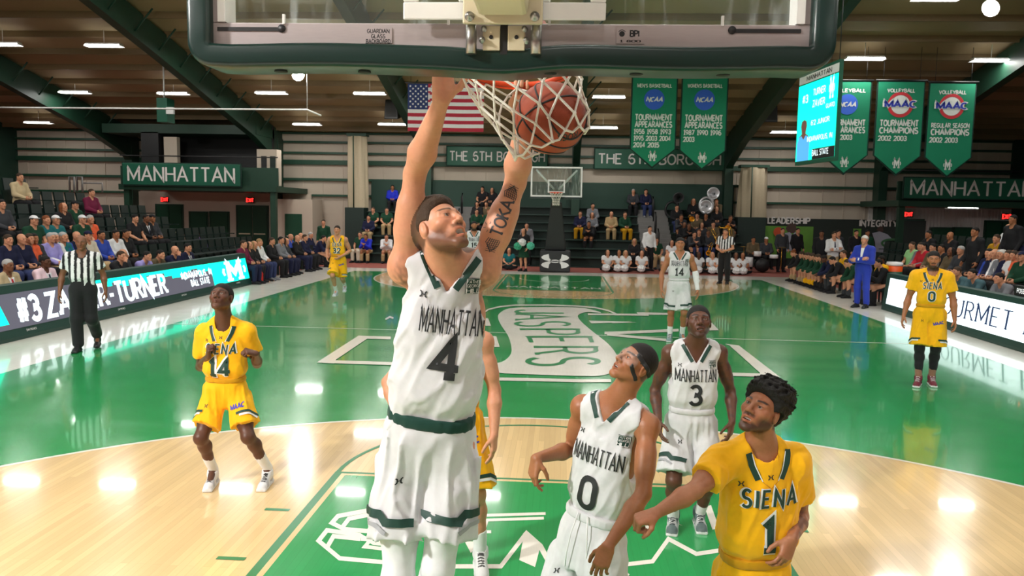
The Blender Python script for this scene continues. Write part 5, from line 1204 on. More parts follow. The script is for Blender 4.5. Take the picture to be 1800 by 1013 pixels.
ap = lambda sport, yrs: [(sport, .11, .035, .78), ('TOURNAMENT', .475, .06, .84), ('APPEARANCES', .555, .06, .84)]+[(y_, .63+.075*i, .048, (-.84 if len(y_) > 12 else -.58 if len(y_) > 6 else -.24)) for i, y_ in enumerate(yrs)]
banner(1113, 1190, 136, 293, 28, ap("MEN'S BASKETBALL", ['1956 1958 1993', '1995 2003 2004', '2014 2015']), 'NCAA', "green banner reading men's basketball tournament appearances with blue round emblem")
banner(1201, 1279, 136, 296, 28, ap("WOMEN'S BASKETBALL", ['1987 1990 1996', '2003']), 'NCAA', "green banner reading women's basketball tournament appearances with blue round emblem")
banner(1453, 1531, 144, 304, 27, ap('VOLLEYBALL', ['2002 2003']), 'NCAA', 'green volleyball banner with blue round emblem partly behind the hanging video board')
for x0, x1, t2, lab in ((1545, 1625, 'TOURNAMENT', 'green volleyball banner reading tournament champions with red and blue emblem'), (1636, 1715, 'REGULAR SEASON', 'green volleyball banner reading regular season champions, rightmost of the banners')):
    banner(x0, x1, 144 if x0 < 1600 else 147, 306 if x0 < 1600 else 309, 27, [('VOLLEYBALL', .11, .035, .6), (t2, .475, .045 if 'REG' in t2 else .06, .84), ('CHAMPIONS', .555, .06, .84), ('2002 2003', .635, .048, -.62)], 'MAAC', lab)
fA = at(717, 147, 26); fB = at(850, 232, 26); fw_, fh_ = fB[0]-fA[0], fA[2]-fB[2]
fg = empty('flag', (fA[0], 26, fA[2]), 0, 'stars and stripes flag hanging from the roof behind the dunking player', 'flag'); M_FR = mat('flag_red', srgb(178, 40, 62), .85); M_FW = mat('flag_white', srgb(226, 222, 224), .85); M_FB = mat('flag_blue', srgb(44, 56, 108), .85)
for i in range(13):
    b = MB(); z1 = -fh_*i/13; z0 = -fh_*(i+1)/13; n = 12
    vs = [(fw_*k/n, .03*math.sin(k*.9), z) for k in range(n+1) for z in (z0, z1)]; b.add(vs, [(2*k, 2*k+2, 2*k+3, 2*k+1) for k in range(n)], True); b.build('stripe', M_FR if i % 2 == 0 else M_FW, fg)
b = MB(); n = 6; vs = [(fw_*.42*k/n, .03*math.sin(k*.63)-.012, z) for k in range(n+1) for z in (-fh_*7/13, 0)]; b.add(vs, [(2*k, 2*k+2, 2*k+3, 2*k+1) for k in range(n)], True); b.build('canton', M_FB, fg)
st_me = MB(); st_me.poly([(.045*(1 if k % 2 == 0 else .45)*math.sin(math.pi*k/5), 0, .045*(1 if k % 2 == 0 else .45)*math.cos(math.pi*k/5)) for k in range(10)]); stm = st_me.mesh('star'); stm.materials.append(M_FW)
for r in range(9):
    for c in range(6 if r % 2 == 0 else 5): o = link('star', stm, None, fg); o.location = (fw_*.42*(c*2+1+(r % 2))/12, -.035, -fh_*7/13*(r+1)/10)
b = MB(); b.cyl((-.1, 0, .03), (fw_+.1, 0, .03), .02, 6); b.cyl((.1, 0, .03), (.1, 0, ceil_z(26)-fA[2]), .008, 5); b.cyl((fw_-.1, 0, .03), (fw_-.1, 0, ceil_z(26)-fA[2]), .008, 5); b.build('hanging_bar', M_BLACK, fg)
M_SIGN = mat('sign_green_panel', srgb(12, 84, 62), .5, var=.05); M_SLET = mat('sign_pale_lettering', srgb(214, 210, 206), .5)
def sign(x0, x1, yt, yb2, Y, txt, label, wf=.84, hf_=.5, style={}):
    A = at(x0, yt, Y); B_ = at(x1, yb2, Y); w_ = B_[0]-A[0]; zt_ = at((x0+x1)/2, yt, Y)[2]; zb = at((x0+x1)/2, yb2, Y)[2]; t = empty('wall_sign', ((A[0]+B_[0])/2, Y, (zt_+zb)/2), 0, label, 'sign'); h_ = zt_-zb
    b = MB(); b.b2((-w_/2, -.05, -h_/2), (w_/2, .06, h_/2)); bevel(b.build('sign_panel', M_SIGN, t), .015)
    b = MB(); b.b2((-w_/2-.04, -.03, -h_/2-.04), (w_/2+.04, .05, h_/2+.04)); b.build('sign_frame', M_BANE, t)
    text_letters(txt, (0, -.05, -h_*hf_/2), (1, 0, 0), (0, 0, 1), h_*hf_, M_SLET, t, w_*wf, **style); return t
sign(216, 423, 288, 326, 33, 'MANHATTAN', 'green sign reading MANHATTAN in white on the left balcony', .9, .62, dict(th=.15, serif=.06, gap=.22, hf=.8))
sign(1590, 1826, 314, 350, 33, 'MANHATTAN', 'green sign reading MANHATTAN in white above the right exit', .9, .66, dict(th=.15, serif=.06, gap=.22, hf=.8))
sign(786, 962, 259, 292, 37.2, 'THE 6TH BOROUGH', 'green THE 6TH BOROUGH sign on the back wall behind the ball', .94, .48, dict(th=.15, gap=.2)); sign(1046, 1272, 263, 298, 37.2, 'THE 6TH BOROUGH', 'green THE 6TH BOROUGH sign on the back wall behind the two banners', .94, .48, dict(th=.15, gap=.2))
# hanging video board
vA = at(1405, 165, 22.0); vB = at(1476, 120, 19.6); vt = empty('video_board', tuple((vA+vB)/2), 0, 'hanging green video board with teal player screen turned sideways to the camera', 'video board')
vb_dir = nrm(V3(vB[0]-vA[0], vB[1]-vA[1], 0)); vlen = np.hypot(vB[0]-vA[0], vB[1]-vA[1]); z1 = at(1405, 150, 22.0)[2]; z0 = at(1405, 285, 22.0)[2]; vn = np.cross(vb_dir, V3(0, 0, 1))
def vq(name, u0, u1, a, b_, off, m, th=0.): 
    P = lambda u, z: V3(vA[0], vA[1], 0)+vb_dir*u*vlen+V3(0, 0, z)+vn*off; mb = MB(); pts = [P(u0, a), P(u1, a), P(u1, b_), P(u0, b_)]
    if th: mb.prism(pts, -vn*th)
    else: mb.poly(pts)
    return mb.build(name, m, vt, world=True)
vq('cabinet', -.02, 1.0, z0-.1, z1+.28, 0, M_SIGN, .10); vq('title_strip', 0, 1, z1-.02, z1+.2, .01, M_FRW); vq('screen', 0.0, 1, z0, z1-.05, .012, M_TEAL); vq('screen_dark_corner', .45, 1, z0, z0+.28, .016, M_BLACK)
P_ = lambda u, z, off=.02: V3(vA[0], vA[1], 0)+vb_dir*u*vlen+V3(0, 0, z)+vn*off
text_plane('MANHATTAN', P_(.52, z1+.04, .012), vb_dir, (0, 0, 1), .11, M_BLACK, vt, 'lettering', world=True, width=vlen*.62, th=.15, serif=.08)
for tx, u, z, hh, wd in (('#3', .2, z1-.55, .2, .14), ('TURNER', .56, z1-.42, .16, .3), ('ZAVIER', .56, z1-.72, .16, .3), ('GUARD', .85, z1-.85, .1, .2), ("6'2 JUNIOR", .62, z1-1.2, .12, .45), ('INDIANAPOLIS, IN', .62, z0+.50, .12, .62), ('BALL STATE', .66, z0+.1, .14, .4)): text_plane(tx, P_(u, z), vb_dir, (0, 0, 1), hh, M_LWHT, vt, 'lettering', world=True, width=vlen*wd, th=.17)
v, f = logo_m(.30, .5); b = MB(); b.add([P_(.86, z1-.62)+vb_dir*p[0]*.7+V3(0, 0, p[1]) for p in v], f); b.build('club_mark', M_LWHT, vt, world=True)
b = MB(); fig_ = [(-.16, 0), (-.17, .42), (-.12, .58), (-.05, .64), (-.06, .72), (-.08, .82), (-.06, .93), (0, .97), (.06, .93), (.08, .82), (.06, .72), (.05, .64), (.12, .58), (.17, .42), (.16, 0)]
b.poly([P_(.2+p[0], z0+p[1]*1.15, .018) for p in fig_]); b.build('screen_portrait', mat('led_portrait_skin', srgb(110, 70, 60), .4, emit=.5, ecol=srgb(120, 75, 65), var=0), vt, world=True)
b = MB(); b.poly([P_(.2+p[0], z0+p[1]*1.15, .02) for p in [(-.165, 0), (-.17, .42), (-.12, .56), (-.06, .60), (0, .5), (.06, .60), (.12, .56), (.17, .42), (.165, 0)]]); b.build('screen_portrait', mat('led_portrait_blue', srgb(60, 150, 220), .4, emit=.9, ecol=srgb(90, 170, 230), var=0), vt, world=True)
for u in (.1, .9): b = MB(); b.cyl(P_(u, z1+.3, -.1), P_(u, ceil_z(20.5), -.1), .012, 6); b.build('hanging_cable', M_BLACK, vt, world=True)
# ------------------------------------------------------------------ stands, seats and the far end of the hall
def LX(k): return -11.5-.85*(k-1)
def LZf(k): return .37*k
def RX(k): return 10.9+.85*(k-1)
def RZf(k): return .33*k
def LEND(k): return (29.2, 29.2, 26.5, 26.5, 24.2, 22.8, 22.4, 22.4)[k-1]
def REND(k): return (29.0, 29.0, 27.5, 24.0, 22.5, 22.0, 22.0)[k-1]
def BY(k): return 33.35+.6*k
def BZ(k): return .36*k
def stand(label, xs, sg, zf, n, y0, y1, yend=lambda k: 99., name='seating_stand'):
    t = empty(name, (xs(1), (y0+y1)/2, 0), 0, label, 'bleachers')
    for k in range(1, n+1):
        xa = xs(k)+sg*(-.42); xb = xs(k)+sg*.43 if k < n else xs(k)+sg*1.2; ye = min(y1, yend(k)); b = MB(); b.b2((min(xa, xb), y0, 0), (max(xa, xb), ye, zf(k))); b.build('step', M_STAND, t, world=True)
    return t
stand('dark green stepped seating stand on the left of the court', LX, -1, LZf, 8, 12.5, 29.5, LEND); stand('dark green stepped seating stand on the right of the court', RX, 1, RZf, 7, 13.5, 29., REND)
def chair_meshes():
    s = MB(); s.box((0, .02, .43), (.22, .21, .025)); bk = MB(); bk.add([(-.22, -.19, .46), (.22, -.19, .46), (.22, -.24, .86), (-.22, -.24, .86), (-.21, -.23, .46), (.21, -.23, .46), (.21, -.29, .85), (-.21, -.29, .85)], [(0, 1, 2, 3), (5, 4, 7, 6), (3, 2, 6, 7), (0, 3, 7, 4), (1, 5, 6, 2), (0, 4, 5, 1)])
    l = MB(); l.b2((-.03, -.16, 0), (.03, -.08, .41)); a = MB(); a.b2((-.25, -.2, .58), (-.21, .14, .61)); n = MB(); n.b2((-.03, -.252, .78), (.03, -.243, .81))
    out = []
    for nm, mb, m in (('seat', s, M_CHAIR), ('backrest', bk, M_CHAIR), ('leg', l, M_STAND), ('armrest', a, M_CHAIR), ('number_plate', n, M_ALU)): me = mb.mesh(nm); me.materials.append(m); out.append((nm, me))
    return out
CH = chair_meshes()
def chair(x, y, z, rz, label, grp, name='stadium_chair', parts=5):
    t = empty(name, (x, y, z), rz, label, 'chair', grp)
    for nm, me in CH[:parts]: link(nm, me, None, t)
ORD = ['first', 'second', 'third', 'fourth', 'fifth', 'sixth', 'seventh', 'eighth']
for k in range(1, 8):
    xx = LX(k); ystart = max(13., CAM[1]+(abs(xx)+CAM[0])*1.42); i = 0; y = ystart
    while y < LEND(k)-.4:
        chair(xx, y, LZf(k), -math.pi/2, 'dark green folding seat in the %s row of the left stand' % ORD[k-1], 'dark green seats of the left stand, row %d' % k)
        y += .56
for k in range(1, 7):
    xx = RX(k); y = max(14.5, CAM[1]+(xx-CAM[0])*1.69)
    while y < REND(k)-.4: chair(xx, y, RZf(k), math.pi/2, 'dark green folding seat in the %s row of the right stand' % ORD[k-1], 'dark green seats of the right stand, row %d' % k); y += .56
# far bleachers: benches row by row
M_BENCH = mat('bleacher_bench_green', srgb(24, 52, 44), .5, var=.12, scale=4); M_STEP = mat('grey_aisle_step', srgb(120, 118, 116), .6, var=.1)
def bleacher(x0, x1, n, label, k0=0):
    t = empty('bleachers', ((x0+x1)/2, 33, 0), 0, label, 'bleachers')
    for k in range(k0, n):
        b = MB(); b.b2((x0, BY(k)-.3, max(0, BZ(k)-.36)), (x1, BY(k)+.3, BZ(k)+.02)); b.build('riser', M_STAND, t, world=True); b = MB(); b.b2((x0, BY(k)-.02, BZ(k)+.38), (x1, BY(k)+.26, BZ(k)+.43)); b.build('bench', M_BENCH, t, world=True)
        b = MB(); b.b2((x0, BY(k)+.24, BZ(k)+.02), (x1, BY(k)+.27, BZ(k)+.38)); b.build('bench_support', M_STAND, t, world=True)
    return t
bleacher(-9.0, -5.0, 6, 'dark green bleachers at the far left behind the running yellow player'); bleacher(-3.95, 3.75, 7, 'dark green bleachers in the middle behind the far hoop'); bleacher(5.15, 8.2, 7, 'dark green bleachers where the band sits')
for x0, x1, nm in ((-5.0, -3.95, 'left'), (3.75, 5.15, 'right')):
    t = empty('aisle_steps', ((x0+x1)/2, 33, 0), 0, 'grey aisle steps between the bleachers, %s of the far hoop' % nm, 'steps')
    for k in range(14): b = MB(); b.b2((x0, 33.05+.3*k, 0), (x1, 33.05+.3*(k+1), .18*(k+1))); b.build('step', M_STEP, t, world=True)
    for k in (1, 3, 5):
        r = empty('aisle_handrail', ((x0+x1)/2, BY(k), 0), 0, 'black aisle handrail %s of the far hoop, %s up' % (nm, {1: 'lowest', 3: 'middle', 5: 'highest'}[k]), 'handrail'); b = MB(); xm = (x0+x1)/2; b.tube([(xm, BY(k)-.25, BZ(k)+.2), (xm, BY(k)-.25, BZ(k)+1.15), (xm, BY(k)+.2, BZ(k)+1.35), (xm, BY(k)+.2, BZ(k)+.4)], .03, 6); b.build('rail', M_BLACK, r, world=True)
b = MB(); b.b2((-9, 37.2, 0), (8.3, 37.4, 3.72)); o = struct('trim_7', b, M_DKWALL); o['label'] = 'dark green backing wall behind the far bleachers'
# balconies at both far corners
def balcony(x0, x1, y0, z0, label, legs):
    t = empty('balcony', ((x0+x1)/2, y0, z0), 0, label, 'balcony'); b = MB(); b.b2((x0, y0, z0), (x1, 37.4, z0+.25)); b.build('deck', M_DKGREEN, t, world=True)
    b = MB(); b.b2((x0, y0+.2, z0+.25), (x1, y0+.3, z0+1.05)); b.build('parapet', M_DKGREEN, t, world=True)
    for x in legs: b = MB(); b.b2((x-.12, y0+.1, 0), (x+.12, y0+.34, z0)); b.build('post', M_DKGREEN, t, world=True)
    b = MB(); b.tube([(x0, y0+.2, z0+1.5), (x1, y0+.2, z0+1.5)], .03, 6); b.build('handrail', M_BLACK, t, world=True); return t
balcony(-19.3, -12.2, 33.1, 3.0, 'dark green balcony over the left doors', (-19.0, -12.4)); balcony(14.2, 20.6, 33.1, 2.85, 'dark green balcony over the right exit', (14.4,))
pb = empty('press_booth', (-16.5, 35, 3.25), 0, 'dark press booth on the left balcony with pale cabinet and speakers', 'booth')
for nm, lo, hi, m in (('back_panel', (-19.2, 36.0, 3.3), (-13.4, 36.2, 6.1), M_BLACK), ('green_soffit', (-20.5, 34.0, 5.55), (-13.4, 36.2, 5.95), M_DKGREEN), ('dark_column', (-18.7, 34.0, 3.25), (-17.9, 34.4, 5.6), M_BLACK), ('white_pillar', (-17.7, 34.1, 3.9), (-17.1, 34.4, 5.4), M_CREAM), ('pale_cabinet', (-13.4, 34.0, 3.3), (-12.5, 34.6, 4.9), M_CREAM), ('cabinet_door', (-13.2, 33.98, 3.5), (-12.95, 34.0, 4.6), M_BLACK), ('cabinet_window', (-12.8, 33.98, 3.9), (-12.55, 34.0, 4.6), M_STAND)): b = MB(); b.b2(lo, hi); b.build(nm, m, pb, world=True)
# doors, partition, exit signs
M_DOOR = mat('green_door_paint', srgb(14, 66, 44), .45, var=.08); M_EXIT = mat('exit_red', srgb(255, 40, 40), .4, emit=2.2, ecol=srgb(255, 45, 40), var=0)
def door(n, px0, px1, pyt, Y, label, leaves=2, bar=True, zt=None):
    A = at(px0, pyt, Y); B_ = at(px1, pyt, Y); z = zt or A[2]; t = empty('door_%d' % n, ((A[0]+B_[0])/2, Y, 0)); t['kind'] = 'structure'; t['label'] = label; w_ = B_[0]-A[0]
    for i in range(leaves): b = MB(); b.b2((-w_/2+w_*i/leaves+.02, -.04, .02), (-w_/2+w_*(i+1)/leaves-.02, .04, z)); b.build('door_leaf', M_DOOR, t)
    b = MB(); b.b2((-w_/2-.06, -.03, z), (w_/2+.06, .05, z+.07)); b.b2((-w_/2-.06, -.03, 0), (-w_/2, .05, z)); b.b2((w_/2, -.03, 0), (w_/2+.06, .05, z)); b.build('door_frame', M_DKGREEN, t)
    if bar:
        for i in range(leaves): b = MB(); b.b2((-w_/2+w_*i/leaves+.1, -.1, .98), (-w_/2+w_*(i+1)/leaves-.1, -.05, 1.04)); b.build('push_bar', M_CREAMST, t)
wl = MB(); wl.b2((-20.9, 37.30, 0), (-12.0, 37.5, 3.0)); o = struct('wall_recess', wl, M_CREAM); o['label'] = 'cream wall under the left balcony'
door(1, 275, 320, 361, 37.25, 'green double door at the left end under the balcony'); door(2, 334, 364, 374, 37.25, 'dark green single door under the balcony', 1, False); door(3, 370, 401, 374, 37.25, 'dark green door beside the fire extinguisher', 1, False); door(4, 417, 470, 363, 37.25, 'green double door with brass push bars under the balcony')
pt = empty('partition_booth', tuple(at(516, 480, 35.5)*V3(1, 1, 0)), 0, 'white free-standing partition with a dark green door near the far left corner', 'partition'); A = at(484, 350, 35.5); B_ = at(549, 350, 35.5); x0 = pt.location[0]
b = MB(); b.b2((A[0]-x0, 0, 0), (B_[0]-x0, 1.6, A[2])); b.build('wall_panel', M_CREAM, pt); C0 = at(501, 376, 35.5); C1 = at(531, 376, 35.5); b = MB(); b.b2((C0[0]-x0, -.03, 0), (C1[0]-x0, .0, C0[2])); d_ = b.build('door', M_DOOR, pt); b = MB(); b.lathe([(0, -.02), (.04, -.02), (.03, .02)], (C0[0]-x0+.1, -.04, 1.0), 10, Ry); b.build('door_knob', M_BOLT, d_)
for i, (px, py, Y, where) in enumerate(((290, 351, 36.9, 'above the left double door'), (440, 352, 36.9, 'above the double door by the partition'), (1597, 377, 36.9, 'under the right balcony'), (1769, 381, 34., 'at the far right under the balcony'))):
    p = at(px, py, Y); t = empty('exit_sign', tuple(p), 0, 'red lit exit sign '+where, 'sign'); b = MB(); b.b2((-.2, -.03, -.13), (.2, .03, .13)); b.build('sign_box', M_BLACK, t); text_plane('EXIT', (0, -.032, -.08), (1, 0, 0), (0, 0, 1), .16, M_EXIT, t, 'lettering', width=.34, th=.3, gap=.2)
p = at(1690, 367, 33.8); t = empty('ceiling_light', tuple(p), 0, 'fluorescent fixture under the right balcony', 'ceiling light'); link('housing', _lm[0], None, t); link('tube_panel', _lm[1], None, t)
wr = MB(); wr.b2((14.6, 37.25, 0), (21, 37.45, 2.85)); o = struct('wall_right_recess', wr, mat('white_corrugated', srgb(206, 200, 196), .6)); 
for i in range(42): b = MB(); b.b2((14.7+i*.15, 37.2, 0), (14.74+i*.15, 37.25, 2.8)); b.build('rib', MATS['white_corrugated'], o)
door(5, 1580, 1623, 387, 37.1, 'green door at the right end of the mural', 1); door(6, 1637, 1671, 402, 37.1, 'green door panel under the right balcony', 1, False); door(7, 1677, 1707, 402, 37.1, 'second green door panel under the right balcony', 1, False); door(8, 1733, 1790, 390, 37.1, 'wide green door at the far right', 2)
# curtain bundles
def curtain(px0, px1, pyt, pyb, Y, label, seed):
    A = at(px0, pyt, Y); B_ = at(px1, pyb, Y); zt_ = at((px0+px1)/2, pyt, Y)[2]; zb = at((px0+px1)/2, pyb, Y)[2]; cx = (A[0]+B_[0])/2; w_ = (B_[0]-A[0])/2; t = empty('divider_curtain', (cx, Y, zb), 0, label, 'curtain'); r = np.random.default_rng(seed); n = 40; vs = []; m = 8; ph = r.uniform(0, 6.28, 3)
    for j in range(m+1):
        z = (zt_-zb)*j/m; s = 1-.12*j/m
        for i in range(n): a = 2*math.pi*i/n; rr_ = 1+.10*math.sin(7*a+ph[0]+.3*j)+.06*math.sin(11*a+ph[1]); vs.append((w_*s*rr_*math.cos(a), .35*s*rr_*math.sin(a), z))
    b = MB(); b.add(vs, [(j*n+i, j*n+(i+1) % n, (j+1)*n+(i+1) % n, (j+1)*n+i) for j in range(m) for i in range(n)], True); b.build('gathered_cloth', mat('cream_curtain', srgb(178, 164, 138), .8, var=.08), t); b = MB(); b.tube([(-w_*.2, -.42, 0), (-w_*.25, -.40, (zt_-zb))], .03, 6); b.build('tie_rope', M_DKGREEN, t)
    b = MB(); b.b2((-w_, -.3, zt_-zb), (w_, .3, zt_-zb+.12)); b.build('track', M_DKGREEN, t); b = MB(); b.b2((-w_*1.1, -.45, -zb), (w_*.85, .45, .0)); b.build('padded_base', M_STAND, t)
curtain(612, 646, 240, 365, 36.2, 'gathered cream divider curtain at the left of the back wall', 3); curtain(1300, 1346, 295, 382, 36.2, 'gathered cream divider curtain at the right of the back wall', 5)
# mural on the right back wall
mu = empty('mural', (12.9, 36.6, 0), 0, 'dark mural on the back wall reading LEADERSHIP and INTEGRITY with large athletes', 'mural'); MA = at(1340, 381, 36.6); MB_ = at(1622, 388, 36.6)
def mq(name, px0, px1, py0, py1, off, m): P0 = at(px0, py0, 36.6-off); P1 = at(px1, py1, 36.6-off); b = MB(); b.b2((P0[0], 36.6-off, max(.02, P1[2])), (P1[0], 36.6-off+.008, P0[2])); return b.build(name, m, mu, world=True)
mq('backing_panel', 1336, 1622, 383, 478, 0, mat('mural_dark', srgb(20, 34, 28), .6)); mq('grass_panel', 1341, 1427, 397, 455, .02, mat('mural_grass', srgb(90, 140, 50), .6, var=.3, scale=2)); mq('grass_panel', 1500, 1512, 402, 440, .02, MATS['mural_grass'])
for tx, px0, px1, py in (('LEADERSHIP', 1350, 1423, 393), ('INTEGRITY', 1511, 1577, 398)): q = at((px0+px1)/2, py, 36.56); text_plane(tx, q, (1, 0, 0), (0, 0, 1), .26, M_SLET, mu, 'lettering', world=True, width=at(px1, py, 36.56)[0]-at(px0, py, 36.56)[0], th=.24, gap=.2)
def mural_fig(pts, m, o=.03): b = MB(); b.poly([tuple(at(x, y, 36.6-o)) for x, y in pts][::-1]); b.build('painted_athlete', m, mu, world=True)
M_MJ = mat('mural_jersey', srgb(150, 152, 165), .6); M_MS = mat('mural_skin', srgb(70, 48, 42), .6)
mural_fig([(1381, 402), (1385, 395), (1392, 390), (1399, 395), (1400, 404), (1396, 410), (1386, 410)], M_MS); mural_fig([(1380, 410), (1388, 408), (1393, 413), (1398, 408), (1401, 412), (1403, 440), (1382, 442)], M_MJ, .034); mural_fig([(1541, 404), (1546, 396), (1552, 397), (1553, 406), (1548, 411)], M_MS); mural_fig([(1533, 410), (1546, 407), (1560, 412), (1568, 420), (1556, 424), (1557, 450), (1540, 450), (1538, 425)], M_MJ, .034)
b = MB(); q = at(1368, 408, 36.5); b.lathe([(0, 0), (.22, 0)], q, 20, Ry); b.build('painted_ball', mat('mural_ball', srgb(190, 75, 40), .6), mu, world=True)
b = MB(); v, f = stroke2d(_arc(0, 0, .45, .18, 0, 360, 24), .10, 1., .1); q = at(1568, 428, 36.5); b.add([q+V3(p_[0], 0, p_[1]) for p_ in v], f); b.build('painted_emblem', mat('mural_green', srgb(50, 100, 60), .6), mu, world=True)
# speakers, pipe, monitor rails
for px, py, Y, lab in ((690, 190, 33, 'black loudspeaker hanging left of the flag'), (1352, 195, 33, 'black loudspeaker hanging right of the banners')):
    p = at(px, py, Y); t = empty('loudspeaker', tuple(p), 0, lab, 'loudspeaker'); b = MB(); b.add([(-.3, -.3, -.5), (.3, -.3, -.5), (.3, .3, -.4), (-.3, .3, -.4), (-.25, -.25, .5), (.25, -.25, .5), (.25, .3, .5), (-.25, .3, .5)], [(0, 3, 2, 1), (4, 5, 6, 7), (0, 1, 5, 4), (1, 2, 6, 5), (2, 3, 7, 6), (3, 0, 4, 7)]); bevel(b.build('cabinet', M_BLACK, t), .03); b = MB(); b.b2((-.22, -.315, -.4), (.22, -.30, .35)); b.build('grille', mat('speaker_grille', (.03, .03, .03), .8), t); b = MB(); b.cyl((0, 0, .5), (0, 0, ceil_z(Y)-p[2]), .02, 6); b.build('hanger_rod', M_BLACK, t)
p0_ = at(0, 190, 27); p1_ = at(540, 193, 27); t = empty('sprinkler_pipe', tuple(p0_), 0, 'long pale pipe running under the roof on the left', 'pipe'); b = MB(); b.tube([p0_-V3(4, 0, 0), p1_, p1_+V3(.5, .0, -.2)], .03, 8); b.build('pipe_run', M_WSTEEL, t, world=True)
b = MB(); b.cyl(p1_, (p1_[0], p1_[1], ceil_z(27)), .012, 6); b.build('hanger', M_WSTEEL, t, world=True)
t = empty('projector_box', tuple(at(298, 195, 29)), 0, 'green hanging box with a lamp left of the roof frame', 'lamp'); b = MB(); b.b2((-.35, -.3, -.45), (.05, .3, .45)); b.build('housing', M_SIGN, t); b = MB(); b.b2((.02, -.32, -.15), (.3, -.2, .1)); b.build('lamp_head', M_FIX, t); b = MB(); b.cyl((-.2, 0, .45), (-.2, 0, ceil_z(29)-at(298, 195, 29)[2]), .03, 6); b.build('hanger_rod', M_FIX, t)
for i, (px0, px1, pyt, pyb) in enumerate(((122, 131, 311, 338), (135, 145, 311, 337), (145, 180, 322, 338))):
    A = at_x(px0, pyt, -17.6); t = empty('guard_rail', (A[0], A[1], 0), 0, ('first', 'second', 'long')[i]+' grey tubular guard rail at the top of the left stand', 'rail'); B_ = at(px1, pyb, A[1]); b = MB(); b.tube([(A[0], A[1], B_[2]), (A[0], A[1], A[2]), (B_[0], A[1], A[2]), (B_[0], A[1], B_[2])], .035, 6); b.build('rail', M_STEP, t, world=True)
p = at(1576, 478, 21.6); t = empty('sideline_table', (9.55, 21.6, 0), 0, 'small dark side table carrying the drink cooler by the right bench', 'table'); b = MB(); b.b2((-.35, -.35, .60), (.35, .35, .64)); b.build('table_top', M_STAND, t)
for sx in (1, -1):
    for sy in (1, -1): b = MB(); b.b2((sx*.30-.02, sy*.30-.02, 0), (sx*.30+.02, sy*.30+.02, .60)); b.build('leg', M_BLACK, t)
c = empty('drink_cooler', (9.5, 21.6, .64), 0, 'orange drink cooler with white lid on the side table', 'cooler'); b = MB(); b.lathe([(0, 0), (.19, 0), (.215, .42), (0, .42)], (0, 0, 0), 24); b.build('tub', mat('cooler_orange', srgb(235, 90, 25), .4), c); b = MB(); b.lathe([(.0, .42), (.22, .42), (.225, .46), (.20, .52), (0, .53)], (0, 0, 0), 24); b.build('lid', M_FRW, c); b = MB(); b.lathe([(.0, -.03), (.03, -.03), (.02, .03)], (-.2, 0, .06), 10, np.stack([V3(0, 1, 0), V3(0, 0, 1), V3(1, 0, 0)])); b.build('tap', M_FRW, c)
b = MB(); b.lathe([(.198, .12), (.204, .12), (.210, .26), (.204, .26)], (0, 0, 0), 24); b.build('label_band', M_SIGN, c)
# ------------------------------------------------------------------ people
def pose(x, y, H=1.87, face=(0, -1), lean=(0, 0), **over):
    """standing skeleton at floor point (x,y); over: local (left, forward, up) positions in metres for a 1.87 m person"""
    f = nrm(V3(face[0], face[1], 0)); l = np.cross(V3(0, 0, 1), f)*1.0; l = np.cross(f, V3(0, 0, 1))*-1; s = H/1.87
    z0 = over.pop('z0', 0.)
    loc = dict(pel=(0, 0, .98), nb=(lean[0], lean[1], 1.555), hd=(lean[0]*1.25, lean[1]*1.25+.03, 1.742), sL=(.19+lean[0], lean[1]-.01, 1.50), sR=(-.19+lean[0], lean[1]-.01, 1.50), eL=(.25+lean[0], lean[1]-.02, 1.205), eR=(-.25+lean[0], lean[1]-.02, 1.205), wL=(.27+lean[0], .08+lean[1], .965), wR=(-.27+lean[0], .08+lean[1], .965),
               hL=(.092, 0, .96), hR=(-.092, 0, .96), kL=(.115, .03, .52), kR=(-.115, .03, .52), aL=(.12, -.02, .10), aR=(-.12, -.02, .10), tL=(.14, .17, 0), tR=(-.14, .17, 0))
    hf = over.pop('hf', (0, 1, 0)); hu = over.pop('hu', None); pf = over.pop('pfl', (0, 1, 0)); extra = {k: over.pop(k) for k in list(over) if k in ('handL', 'handR', 'face', 'muscle', 'bend')}
    loc.update(over); W = lambda p: V3(x, y, z0)+s*(p[0]*l+p[1]*f+p[2]*V3(0, 0, 1)); D = lambda p: p[0]*l+p[1]*f+p[2]*V3(0, 0, 1)
    J = {k: W(v) for k, v in loc.items()}; J['hf'] = nrm(D(hf)); J['pf'] = nrm(D(pf)); J['hu'] = nrm(D(hu)) if hu else V3(0, 0, 1)
    for k in ('handL', 'handR'):
        if k in extra:
            g = dict(extra[k]); 
            if 'd' in g: g['d'] = D(g['d'])
            if 'n' in g: g['n'] = D(g['n'])
            extra[k] = g
    J.update(extra); return J, s
SK_LIGHT = srgb(206, 148, 116); SK_TAN = srgb(168, 112, 78); SK_BROWN = srgb(128, 84, 60); SK_DARK = srgb(92, 58, 42); SK_DEEP = srgb(66, 42, 32)
